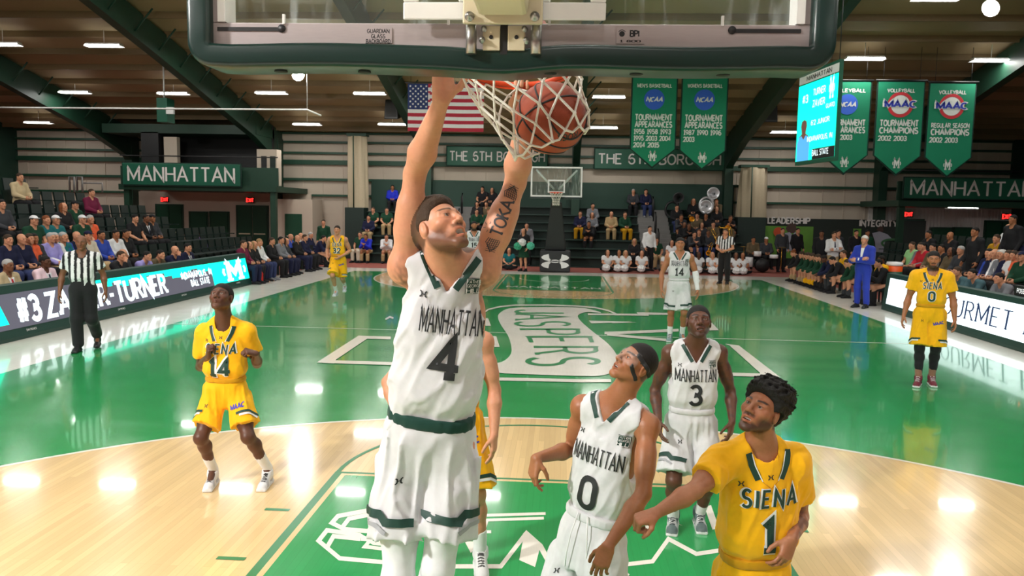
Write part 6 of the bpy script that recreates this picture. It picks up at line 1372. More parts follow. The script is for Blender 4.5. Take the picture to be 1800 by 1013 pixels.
def player(J, kk, team, num, skin, label, hairc=(.012, .010, .009), hair=dict(thick=.006), h=.009, hh=.0045, hhand=.0045, mouth=0., beard=None, hs=1.04, look=None, jh=.007, seed=1, ofit={}, shoes=None, sock=(.8, .8, .8), tight=None, nm_w=.29, num_h=.115, legs=True, paint=None, extra_face={}, name_t=.70, num_t=.46, patch=True, nshift=0., band=WHITE, patch_t=(.835, .125), ua_t=.82):
    F = Fig(J, kk, 1., hs); base = V3(J['pel'][0], J['pel'][1], min(J['tL'][2], J['tR'][2]) if 'tL' in J else 0); root = empty('person', (0, 0, 0), 0, label, 'person')
    fc = dict(brow=np.array(hairc)*.8, hair=(np.array(hairc), hair.get('line', 0.), .85)); fc.update(extra_face)
    if beard: fc['beard'] = beard
    body_object(F, root, skin, h, hh, hhand, mouth, fc, True, paint)
    if hh < .006: eyes(F, root, look if look is not None else J['hf'])
    hr = dict(hair); hr.setdefault('h', max(.004, hh)); hair_mesh(F, root, hairc, **hr)
    sl = team == 'siena'; of = dict(vneck=.835); of.update(ofit); ofit = of; O = Outfit(F, root, seed=seed, sleeves=sl and ofit.get('sleeves', True), **{k: v for k, v in ofit.items() if k != 'sleeves'})
    if sl:
        O.jersey(col_yellow, jh); O.shorts(col_yellow_shorts, jh); g = m_gpr(); w_ = m_wpr()
        letters(O, 'SIENA', name_t, .080*kk, w_, nshift, nm_w*.82, .002, 'lettering', th=.34, gap=.36, slant=.12, hf=.7); letters(O, 'SIENA', name_t, .080*kk, g, nshift, nm_w*.79, .0045, 'lettering', th=.22, gap=.42, slant=.12, hf=.7)
        letters(O, num, num_t, num_h*kk, w_, nshift, None, .002, 'number', th=.36, gap=.22, serif=.12 if num == '14' else 0); letters(O, num, num_t, num_h*kk, g, nshift, None, .0045, 'number', th=.22, gap=.36)
        v, f = ua_mark(.022*kk); O.decal(v, f, .872, 0+nshift, 'brand_mark', m_ink()); O.decal(v, f, .83, -.135*kk+nshift, 'brand_mark', m_ink())
    else:
        O.jersey(col_white, jh); O.shorts(col_white_shorts, jh); k_ = m_ink()
        letters(O, 'MANHATTAN', name_t, .086*kk, k_, nshift, nm_w, .003, 'lettering', arch=.0, th=.17, hf=.6, serif=.10, gap=.26); letters(O, num, num_t, num_h*kk, k_, nshift, None, .003, 'number', th=.2, gap=.3, serif=.14)
        v, f = ua_mark(.022*kk); O.decal(v, f, ua_t, -.125*kk+nshift, 'brand_mark', k_)
        if patch: patch_hill(O, patch_t[0], patch_t[1]*kk+nshift, .06*kk)
    (trims_yellow(O) if sl else trims_white(O, band))
    hipd = 'R' if team != 'siena' else 'R'
    a_, b_ = J['h'+hipd], J['k'+hipd]; v, f = ua_mark(.024*kk); O.decal(v, f, 0, 0, 'brand_mark', m_ink(), O.sbvh, O.so, org=a_+(b_-a_)*.12, fw=J['pf'], ux=F.side0, uy=F.up)
    if sl:
        a_, b_ = J['hL'], J['kL']; v, f, tw = text2d('MAAC', .035*kk, th=.3); O.decal(v, f, 0, 0, 'league_mark', mat('league_mark_blue', srgb(70, 70, 170), .6), O.sbvh, O.so, org=a_+(b_-a_)*.22+F.side0*.02, fw=J['pf'], ux=nrm(F.side0+F.up*.3), uy=nrm(F.up-F.side0*.3))
    if legs:
        for sd in 'LR':
            if tight is not None: tights(F, root, sd, tight, jh, to=.93)
            if sock is not None: a = J['a'+sd]; k_ = J['k'+sd]; d = nrm(k_-a); tube_cloth('sock', root, a-d*.02, a+d*.17*kk, .043*kk, .049*kk, sock, jh)
            if shoes is not None: shoe(F, sd, root, shoes[0], shoes[1], shoes[2], max(.0075, jh*.95), shoes[3] if len(shoes) > 3 else None)
    return F, root, O
P = lambda x, y, Y: at(x, y, Y)
# --- the dunking player, white number 4
J4 = dict(pel=P(752, 792, 2.02), nb=P(790, 474, 1.93), hd=P(774, 402, 1.85), hf=nrm(V3(.64, -.50, .58)), hu=nrm(V3(-.36, .40, .84)), pf=nrm(V3(.10, -1, 0)),
          sL=P(849, 474, 1.97), sR=P(713, 470, 1.93), eL=P(906, 322, 1.98), eR=P(729, 306, 1.83), wL=P(921, 213, 1.862), wR=P(776, 176, 1.60),
          hL=P(797, 800, 2.02), hR=P(708, 802, 2.04), kL=P(770, 1000, 1.96), kR=P(700, 1015, 1.94), aL=P(742, 1235, 2.10), aR=P(682, 1250, 2.14), tL=P(745, 1330, 1.95), tR=P(670, 1345, 2.0), muscle=1.10,
          handR=dict(d=V3(.05, .05, 1), n=V3(.65, -.75, 0), curl=((.2, 1.2, 1.0),)*4, thumb=.5), handL=dict(d=V3(-.02, -.12, 1), n=V3(.1, -1, -.1), curl=((.10, 1.35, 1.15), (.08, 1.4, 1.15), (.10, 1.35, 1.15), (.15, 1.3, 1.1)), thumb=.9, spread=.0), face=dict(neck_r=.066, jaw=1.03, lip=.78))
def paint4(V, C):
    # dark tattoo band letters on the inner upper arm, dark underarm hair
    s_, e_ = J4['sL'], J4['eL']; ax = nrm(e_-s_); t = ((V-s_)@ax)/np.linalg.norm(e_-s_); rel = V-s_-np.outer((V-s_)@ax, ax); cam_d = nrm(CAM-s_); side = np.cross(ax, cam_d); u = rel@side; fr = rel@cam_d
    m = (t > .28) & (t < .86) & (fr > .01) & (np.abs(u+.004) < .034)
    pat = np.sin(t*62+u*70)*np.sin(u*230+t*22)+.35*np.sin(t*130-u*160)
    for sd in 'LR':
        q = J4['s'+sd]+V3(0, -.05, -.045)+(J4['nb']-J4['s'+sd])*(.06); d = np.linalg.norm((V-q)*V3(1, .8, .6), axis=1); mm = np.clip(1.3-d/.055, 0, 1)*np.clip(.55+.6*wob(61, 260, 10)(V), 0, 1); C = C*(1-.75*mm[:, None])+np.array([.08, .05, .03])*.75*mm[:, None]
    return C
F4, R4, O4 = player(J4, 1.02, 'manhattan', '4', SK_LIGHT, 'dunking player in white jersey number 4 hanging on the rim with both hands', hairc=(.055, .032, .018), hair=dict(thick=.003, curl=.12, cf=130., line=.010, top=.022), h=.0082, hh=.0036, hhand=.0035, mouth=1.05, beard=(srgb(92, 60, 42), .8), hs=1.04, look=nrm(V3(.42, -.48, .77)), jh=.0068, seed=4, ofit=dict(blouse=.012, fold=1.2, vneck=.915, flare=1.0, leg_frac=.66, arm_r=.080, hem_t=.265), band=DGREEN, shoes=((.7, .7, .7), (.8, .8, .8), (.05, .05, .05)), tight=(.78, .78, .80), nm_w=.245, num_h=.15, paint=paint4, name_t=.745, num_t=.545, nshift=.04, patch_t=(.955, .06), ua_t=.90)
def arm_tattoo(root, J, sd):
    bo = [c for c in root.children if c.name.startswith('body')][0]; me = bo.data; n = len(me.vertices); co = np.empty(n*3, np.float32); me.vertices.foreach_get('co', co); lp = np.empty(len(me.loops), np.int32); me.loops.foreach_get('vertex_index', lp); bv = BVHTree.FromPolygons(co.reshape(-1, 3).tolist(), lp.reshape(-1, 4).tolist())
    a, e = J['s'+sd], J['e'+sd]; ax = nrm(e-a); fw = nrm(CAM-a); fw = nrm(fw-(fw@ax)*ax); uy = np.cross(fw, ax); ln = np.linalg.norm(e-a); O = Outfit(F4, root); vs = []; fs = []
    def addv(v, f, x0, y0=0, rot=0): b_ = len(vs); vs.extend([(p[0]*math.cos(rot)-p[1]*math.sin(rot)+x0, p[0]*math.sin(rot)+p[1]*math.cos(rot)+y0) for p in v]); fs.extend([tuple(b_+i for i in q) for q in f])
    v, f, tw = text2d('TOKA', .046, th=.17, serif=.12, gap=.16); addv(v, f, ln*.60, -.022)
    for x0, sg in ((ln*.36, -1), (ln*.82, 1)):
        for i in range(7):
            y_ = -.026+.0085*i; l_ = .055-.004*abs(i-3); v, f = stroke2d([(0, y_*.9), (sg*l_*.5, y_+.004), (sg*l_, y_*.35)], .0026, 1., .008); addv(v, f, x0)
            v, f = stroke2d([(sg*.008*i, -.02), (sg*(.008*i+.006), .02)], .0018, 1., .008); addv(v, f, x0)
    for i in range(6): v, f = stroke2d([(.0, .0), (.010, 0)], .002, 1., .01); r_ = i*1.05; addv([(p[0]+.012, p[1]) for p in v], f, ln*.46, .038, r_)
    return O.decal(vs, fs, 0, 0, 'arm_tattoo', mat('tattoo_ink', (.045, .045, .05), .6, var=.1), bv, bo, .0012, org=a, fw=fw, ux=ax, uy=uy)
arm_tattoo(R4, J4, 'L')
# --- masked player, white number 0
J0 = dict(pel=P(1030, 968, 3.02), nb=P(1078, 712, 3.02), hd=P(1117, 640, 2.96), hf=nrm(V3(-.68, -.42, .56)), hu=nrm(V3(.52, .12, .78)), pf=nrm(V3(-.45, -.9, 0)),
          sL=P(1138, 750, 2.90), sR=P(1024, 716, 3.10), eL=P(1131, 868, 2.72), eR=P(1006, 790, 3.20), wL=P(1068, 962, 2.52), wR=P(942, 806, 2.95),
          hL=P(1068, 980, 2.95), hR=P(1000, 972, 3.12), kL=P(1060, 1118, 2.86), kR=P(972, 1105, 2.98), aL=P(1075, 1230, 3.2), aR=P(985, 1225, 3.3), tL=P(1050, 1268, 3.05), tR=P(960, 1262, 3.15), bend=V3(.03, .02, 0),
          handL=dict(d=V3(-.35, -.25, -.9), n=V3(.3, .85, -.3), curl=(.45, .5, .55, .6), thumb=.2, spread=.12), handR=dict(d=V3(-.15, -.25, -.95), n=V3(.75, .55, -.1), curl=((.3, .5, .3), (.5, .9, .5), (.6, 1., .6), (.6, 1., .6)), thumb=.55), face=dict(neck_r=.062, nose=1.12, lip=1.2))
F0, R0, O0 = player(J0, .99, 'manhattan', '0', srgb(158, 104, 70), 'player in white jersey number 0 wearing a clear face mask and looking up', hairc=(.012, .009, .008), hair=dict(thick=.006, line=.004), h=.0082, hh=.0036, hhand=.0038, mouth=.45, hs=1.05, look=nrm(V3(-.6, -.4, .7)), jh=.0068, seed=8, ofit=dict(blouse=.014, fold=1.0, arm_r=.080, arm_sh=.03, vneck=.905), shoes=((.1, .3, .25), (.8, .8, .8), (.05, .05, .05)), tight=(.78, .78, .80), nm_w=.30, num_h=.160, name_t=.66, num_t=.40)
# clear face mask with black straps
def mask_parts(F, root):
    T = lambda x, y, z: F.hc+F.hs*(x*F.HR[0]+y*F.HR[1]+z*F.HR[2]); S = head_sdf(F.hc, F.HR, F.hs, .3, detail=True, nose=1.12); S.O(.005)
    reg = lambda P: (lambda L: np.maximum.reduce([-(L[:, 1]-.040), np.abs(L[:, 2]-.010)-(.042+.0*L[:, 0]), np.where(np.abs(L[:, 0]) > .02, 0, 0)-.5]))(head_local(P, F.hc, F.HR, F.hs))
    S.I(reg, .004)
    for sg in (1, -1): S.D(ell(T(sg*.033, .10, .002), V3(.019, .05, .012)*F.hs, F.HR), .003)
    V, Q = mesh_sdf(S, F.hc-.18, F.hc+.18, .0035); m = bpy.data.materials.new('clear_mask_plastic'); nt, b = _nt(m); b.inputs['Roughness'].default_value = .03; b.inputs['Alpha'].default_value = .11; b.inputs['Base Color'].default_value = (.9, .9, .9, 1); b.inputs['Specular IOR Level'].default_value = 1.
    o = link('clear_face_mask', to_mesh('clear_face_mask', V, Q), m, root); o['label'] = 'transparent plastic face mask with two eye openings'
    S2 = head_sdf(F.hc, F.HR, F.hs, 0, detail=False)
    for nm, z0_, tilt, y0_, y1_ in (('mask_strap', .036, .38, -.2, .060), ('mask_strap', -.030, .62, -.055, .066)):
        S3 = Sdf(); S3.ops = list(S2.ops); S3.O(.010 if z0_ > 0 else .006)
        S3.I(lambda P, z0_=z0_, tilt=tilt, y0_=y0_, y1_=y1_: (lambda L: np.maximum.reduce([np.abs(L[:, 2]-z0_-tilt*(L[:, 1]-.05))-.011, L[:, 1]-y1_, y0_-L[:, 1]]))(head_local(P, F.hc, F.HR, F.hs)), .002)
        V, Q = mesh_sdf(S3, F.hc-.2, F.hc+.2, .0045, margin=1.8); link(nm, to_mesh(nm, V, Q), mat('black_strap', (.01, .01, .011), .7), root)
mask_parts(F0, R0)
b = MB(); q = O0.lt.pt(.36, -.03, .135)[0]
for dx in (-.03, .03):
    p0_ = O0.lt.pt(.355, dx, .14)[0]; b.tube([p0_, p0_+V3(dx*.6-.02, -.03, -.10), p0_+V3(dx-.03, -.02, -.22), p0_+V3(dx-.035, -.005, -.30)], .0035, 6)
b.build('drawstring', m_wpr(), O0.so)
# --- yellow number 1
J1 = dict(pel=P(1322, 1030, 2.80), nb=P(1340, 785, 2.70), hd=P(1338, 722, 2.62), hf=nrm(V3(-.56, -.66, .44)), hu=nrm(V3(.42, .20, .86)), pf=nrm(V3(-.1, -1, 0)),
          sL=P(1396, 812, 2.74), sR=P(1268, 812, 2.66), eL=P(1407, 908, 2.86), eR=P(1222, 862, 2.50), wL=P(1392, 948, 2.58), wR=P(1152, 903, 2.44),
          hL=P(1358, 1040, 2.80), hR=P(1288, 1042, 2.78), kL=P(1378, 1165, 2.6), kR=P(1262, 1165, 2.6), aL=P(1395, 1255, 2.95), aR=P(1255, 1255, 2.95), tL=P(1405, 1305, 2.78), tR=P(1240, 1305, 2.78),
          handL=dict(d=V3(-.35, -.30, -.75), n=V3(-.5, .75, -.2), curl=(.5, .6, .7, .75), thumb=.25, spread=.1), handR=dict(d=V3(-.85, -.25, -.25), n=V3(.1, .3, -.9), curl=((1.2, 1.4, .9),)*4, thumb=.8), face=dict(neck_r=.062, nose=1.05, lip=1.25))
def tat1(J, sides, lo=.1, hi=.95, dens=.1, amt=.45, kind=0):
    def f(V, C):
        for sd in sides:
            a, b_ = (J['e'+sd], J['w'+sd]) if kind == 0 else (J['s'+sd], J['e'+sd]); ax = nrm(b_-a); t = ((V-a)@ax)/np.linalg.norm(b_-a); r = np.linalg.norm(V-a-np.outer((V-a)@ax, ax), axis=1)
            pt = wob(40+kind, 110, 8)(V); m = (t > lo) & (t < hi) & (r < .085) & (pt > dens); C[m] = C[m]*(1-amt)+np.array([.02, .025, .03])*amt
        return C
    return f
player(J1, 1.0, 'siena', '1', srgb(164, 110, 80), 'player in yellow jersey number 1 with curly black hair looking up at the rim', hairc=(.009, .008, .007), hair=dict(thick=.014, curl=.18, cf=230., line=.016, top=.036, back=.014, h=.0042), h=.0082, hh=.0036, hhand=.0036, mouth=.55, beard=(srgb(34, 22, 18), .85), hs=1.05, look=nrm(V3(-.5, -.4, .75)), jh=.0068, seed=12, ofit=dict(blouse=.022, fold=.9), shoes=((.8, .7, .1), (.8, .8, .8), (.05, .05, .05)), nm_w=.34, num_h=.150, paint=tat1(J1, 'L'), name_t=.71, num_t=.455)
# --- white number 3
J3 = dict(pel=P(1214, 752, 4.85), nb=P(1222, 607, 4.82), hd=P(1228, 566, 4.74), hf=nrm(V3(-.05, -.93, .34)), hu=nrm(V3(.02, .28, .95)), pf=V3(0, -1, 0),
          sL=P(1264, 621, 4.85), sR=P(1178, 621, 4.85), eL=P(1284, 688, 4.90), eR=P(1151, 686, 4.92), wL=P(1287, 742, 4.72), wR=P(1158, 744, 4.72),
          hL=P(1236, 758, 4.85), hR=P(1192, 758, 4.85), kL=P(1247, 842, 4.70), kR=P(1184, 845, 4.66), aL=P(1229, 907, 4.88), aR=P(1183, 918, 4.82), tL=ground(1233, 938)+V3(0, 0, .0), tR=ground(1181, 940), handL=dict(d=V3(-.15, -.2, -.95), n=V3(-.8, .5, 0), curl=(.4, .45, .5, .6), thumb=.3), face=dict(nose=1.15, lip=1.3))
player(J3, .965, 'manhattan', '3', SK_DARK, 'player in white jersey number 3 standing in the lane and looking up', h=.0095, hh=.0042, hhand=.005, mouth=.55, hs=1.12, look=nrm(V3(-.1, -.8, .6)), jh=.0082, seed=15, ofit=dict(leg_frac=.84), beard=(srgb(24, 16, 13), .5), shoes=((.10, .14, .14), (.75, .75, .75), (.02, .03, .03), (.45, .47, .47)), nm_w=.30, num_h=.145, paint=(lambda f1, f2: lambda V, C: f2(V, f1(V, C)))(tat1(J3, 'LR', .1, .95, .3, .35, 1), tat1(J3, 'LR', .1, .95, .3, .35, 0)), name_t=.665, num_t=.43)
# --- yellow number 14
JS = dict(pel=P(398, 692, 5.35), nb=P(396, 572, 5.34), hd=P(389, 524, 5.27), hf=nrm(V3(.02, -.86, .50)), hu=nrm(V3(-.05, .40, .90)), pf=nrm(V3(.0, -1, 0)),
          sL=P(434, 584, 5.38), sR=P(360, 586, 5.36), eL=P(452, 640, 5.48), eR=P(352, 645, 5.46), wL=P(450, 622, 5.20), wR=P(366, 627, 5.20),
          hL=P(419, 697, 5.35), hR=P(379, 698, 5.35), kL=P(436, 768, 5.20), kR=P(353, 770, 5.14), aL=P(470, 822, 5.40), aR=P(374, 824, 5.34), tL=ground(466, 857), tR=ground(366, 864), handL=dict(d=V3(-.6, -.5, .3), n=V3(-.3, .2, -.8), curl=((1.2, 1.4, .9),)*4, thumb=.7), handR=dict(d=V3(.2, -.4, .8), n=V3(.8, .5, 0), curl=((1.2, 1.4, .9),)*4, thumb=.7), face=dict(nose=1.15, lip=1.25))
player(JS, .94, 'siena', '14', SK_DARK, 'player in yellow jersey number 14 jogging near the left of the three-point line', h=.0095, hh=.0045, hhand=.005, hs=1.1, look=nrm(V3(-.1, -.6, .75)), jh=.0082, seed=18, hair=dict(thick=.010), ofit=dict(blouse=.02, leg_frac=.72), shoes=((.75, .75, .76), (.75, .75, .75), (.01, .01, .01), (.5, .5, .52)), nm_w=.31, num_h=.14, name_t=.68, num_t=.41)
# --- yellow player hidden behind the dunker
Jb, sb = pose(-.52, 3.95, 1.93, (.05, -1), sL=(.20, 0, 1.50), eL=(.275, .0, 1.19), wL=(.28, .12, .93), eR=(-.40, .06, 1.24), wR=(-.30, .26, 1.06), aL=(.20, 0, .10), tL=(.22, .19, 0), kL=(.17, .05, .52), handL=dict(d=(0, .15, -1), n=(-.9, -.3, 0), curl=(.3, .35, .4, .45)))
player(Jb, sb, 'siena', '2', SK_LIGHT, 'player in yellow almost hidden behind the dunking player, one arm and leg showing', hairc=(.05, .03, .02), h=.008, hh=.007, hhand=.0045, jh=.008, seed=21, ofit=dict(sleeves=False), shoes=((.7, .7, .7), (.8, .8, .8), (.05, .05, .05)))
# --- white number 14, far side
J, s_ = pose(2.42, 13.9, 1.98, (-.1, -1), eR=(-.30, -.02, 1.2), wR=(-.30, .06, .93), eL=(.30, -.04, 1.2), wL=(.33, .04, .93), kL=(.11, .10, .53), aL=(.10, -.08, .12))
_, r_, _ = player(J, s_, 'manhattan', '14', SK_TAN, 'player in white jersey number 14 with a white arm sleeve walking up the court', h=.014, hh=.007, hhand=.009, jh=.010, seed=25, shoes=((.2, .3, .3), (.8, .8, .8), (.05, .05, .05)), tight=None)
tube_cloth('arm_sleeve', r_, J['eL']+(J['sL']-J['eL'])*.2, J['wL'], .052, .038, (.78, .78, .8), .010, extra=[rcone(J['eL'], J['eL']+(J['wL']-J['eL'])*.4, .052, .052)])
# --- yellow number 0, right
J, s_ = pose(5.50, 10.5, 1.96, (-.38, -1), eL=(.27, -.02, 1.2), wL=(.30, .05, .94), eR=(-.27, -.03, 1.2), wR=(-.32, .05, .95), kR=(-.10, .06, .52), aR=(-.09, .08, .10), tR=(-.12, .27, 0), kL=(.10, .02, .52), aL=(.08, -.06, .10), tL=(.10, .12, 0), hf=(-.05, 1, -.05))
player(J, s_, 'siena', '0', SK_TAN, 'player in yellow jersey number 0 with black leggings walking beside the right display board', h=.012, hh=.006, hhand=.007, jh=.008, seed=28, beard=(srgb(30, 20, 16), .9), shoes=(srgb(110, 35, 50), (.75, .75, .75), srgb(90, 25, 40)), sock=srgb(150, 110, 90), tight=BLACK, num_t=.455, name_t=.69)
# --- yellow number 32 running
J, s_ = pose(-5.60, 19.3, 1.95, (.05, -1), (0, .06), eR=(-.30, -.12, 1.25), wR=(-.25, .1, 1.06), eL=(.29, -.05, 1.22), wL=(.10, .16, 1.08), kR=(-.08, .28, .62), aR=(-.06, .0, .22), kL=(.09, -.05, .53), aL=(.09, -.32, .32), tL=(.1, -.26, .16), tR=(-.06, .17, .08))
player(J, s_, 'siena', '32', SK_LIGHT, 'player in yellow jersey number 32 running up the left side of the court', hairc=(.03, .02, .014), h=.016, hh=.008, hhand=.010, jh=.011, seed=31, ofit=dict(sleeves=False), shoes=((.5, .55, .6), (.7, .7, .7), (.2, .2, .2)))
# --- white number 15 behind
pp = at(832, 470, 21.5); J, s_ = pose(pp[0], 21.5, 2.10, (.2, -1), (0, .03))
player(J, s_, 'manhattan', '15', SK_TAN, 'tall bearded player in white jersey number 15 behind the dunking player', h=.016, hh=.009, hhand=.010, jh=.011, seed=34, beard=(srgb(30, 22, 18), .9), shoes=((.5, .5, .5), (.7, .7, .7), (.2, .2, .2)))
# --- officials
def stripes(V, s, wd=.046, a=(.78, .78, .80), b_=BLACK):
    t, x, y = s.lt.loc(V); C = np.tile(np.array(a), (len(V), 1)); C[np.sin(x*math.pi/wd*1.0+.6) > .1] = b_
    C[(s.crewfield(V) < .02) & (t > .88)] = BLACK; return C
def official(J, s_, skin, label, seed, h=.012, beard=None, stubble=True, hairc=None):
    F = Fig(J, s_, 1.04, 1.02); root = empty('person', (0, 0, 0), 0, label, 'person'); body_object(F, root, skin, h, h*.5, h*.6, 0., dict(brow=(.02, .015, .012), beard=beard), True)
    if hairc is not None: hair_mesh(F, root, hairc, .006, h=.008)
    O = Outfit(F, root, seed=seed, sleeves=True, blouse=.012, hem_t=.30); O.jersey(stripes, .012, 'striped_shirt')
    trousers(F, root, BLACK, .010, seed)
    for sd in 'LR': shoe(F, sd, root, BLACK, BLACK, BLACK, .010)
    b = MB(); nb = J['nb']; c = F.lt_c if hasattr(F, 'lt_c') else O.lt.pt(.80, 0, .13)[0]; l = O.lt.pt(.95, .06, .07)[0]; r = O.lt.pt(.95, -.06, .07)[0]; b.tube([l, c, r], .004, 5); b.box(c, (.012, .012, .012)); b.build('whistle', M_BLACK, root); return F, root
def trousers(F, root, color, h=.012, seed=2, name='trousers', ease=.02, top=.37):
    J = F.J; k = F.kk; S = Sdf(); S.U(Loft(F.a, J['nb'], F.side0, F.side1, [.0, .12, .24, .345, .40], np.array([.14, .178, .178, .160, .158])*k, np.array([.10, .128, .122, .110, .108])*k, np.array([-.006, -.010, .0, .006, .008])*k, F.bend, k=.03), 0)
    for sd in 'LR':
        a, n, q = J['h'+sd], J['k'+sd], J['a'+sd]; S.U(rcone(a, n, .100*k+ease*.5, .070*k+ease), .05*k); S.U(rcone(n, n+(q-n)*.92, .072*k+ease, .060*k+ease), .04*k)
    S.N(wob(seed+3, 34, 6, F.up, .35), .006); lt = F.torso(); S.I(lambda P: (lt.loc(P)[0]-top)*lt.L)
    lo, hi = F.bounds(('pel', 'hL', 'hR', 'kL', 'kR', 'aL', 'aR'), .18*k); V, Q = mesh_sdf(S, lo, hi, h); return link(name, to_mesh(name, V, Q, np.tile(np.array(color, float), (len(V), 1))), cloth_mat(), root)
g = ground(135, 620); J, s_ = pose(g[0]+.02, 11.25, 1.90, (.42, -1), eR=(-.30, -.06, 1.22), wR=(-.33, .02, .95), eL=(.29, -.05, 1.22), wL=(.32, -.02, .96), kL=(.11, .02, .52), aL=(.14, -.30, .20), tL=(.15, -.14, .02), kR=(-.10, .06, .52), aR=(-.09, .06, .10), tR=(-.11, .25, 0))
official(J, s_, SK_BROWN, 'bald referee in striped shirt walking along the left sideline', 41)
J, s_ = pose(5.86, 26.7, 1.92, (-.5, -1), eR=(-.27, .02, 1.2), wR=(-.10, .22, 1.12), eL=(.27, .02, 1.2), wL=(.08, .22, 1.12))
official(J, s_, SK_LIGHT, 'referee in striped shirt standing near the far baseline', 44, .016, hairc=(.05, .035, .03))
# ------------------------------------------------------------------ spectators, band, benches
def crowd_mat(name, rough, attr):
    m = bpy.data.materials.new(name); nt, b = _nt(m); N = nt.nodes; L = nt.links; b.inputs['Roughness'].default_value = rough; b.inputs['Specular IOR Level'].default_value = .3
    oi = N.new('ShaderNodeObjectInfo'); tc = N.new('ShaderNodeTexCoord'); nz = N.new('ShaderNodeTexNoise'); nz.inputs['Scale'].default_value = 9; L.new(tc.outputs['Object'], nz.inputs['Vector']); mr = N.new('ShaderNodeMapRange'); mr.inputs[3].default_value = .82; mr.inputs[4].default_value = 1.15; L.new(nz.outputs[0], mr.inputs[0]); hv = N.new('ShaderNodeHueSaturation'); L.new(mr.outputs[0], hv.inputs['Value'])
    if attr:
        at_ = N.new('ShaderNodeAttribute'); at_.attribute_name = 'Col'; mx = N.new('ShaderNodeMix'); mx.data_type = 'RGBA'; mx.blend_type = 'MULTIPLY'; mx.inputs[0].default_value = 1.; L.new(oi.outputs['Color'], mx.inputs[6]); L.new(at_.outputs['Color'], mx.inputs[7]); L.new(mx.outputs[2], hv.inputs['Color'])
    else: L.new(oi.outputs['Color'], hv.inputs['Color'])
    L.new(hv.outputs[0], b.inputs['Base Color']); return m
CM_SKIN = crowd_mat('spectator_skin', .55, True); CM_CLOTH = crowd_mat('spectator_cloth', .85, False); CM_HAIR = crowd_mat('spectator_hair', .8, False)
SEAT = dict(pel=(0, -.02, .52), nb=(0, -.04, 1.05), hd=(0, .01, 1.225), sL=(.185, -.04, 1.00), sR=(-.185, -.04, 1.00), eL=(.24, .06, .74), eR=(-.24, .06, .74), wL=(.10, .26, .66), wR=(-.10, .26, .66), hL=(.09, 0, .50), hR=(-.09, 0, .50), kL=(.14, .44, .50), kR=(-.14, .44, .50), aL=(.14, .42, .10), aR=(-.14, .42, .10), tL=(.16, .60, 0), tR=(-.16, .60, 0))
TPL = {}
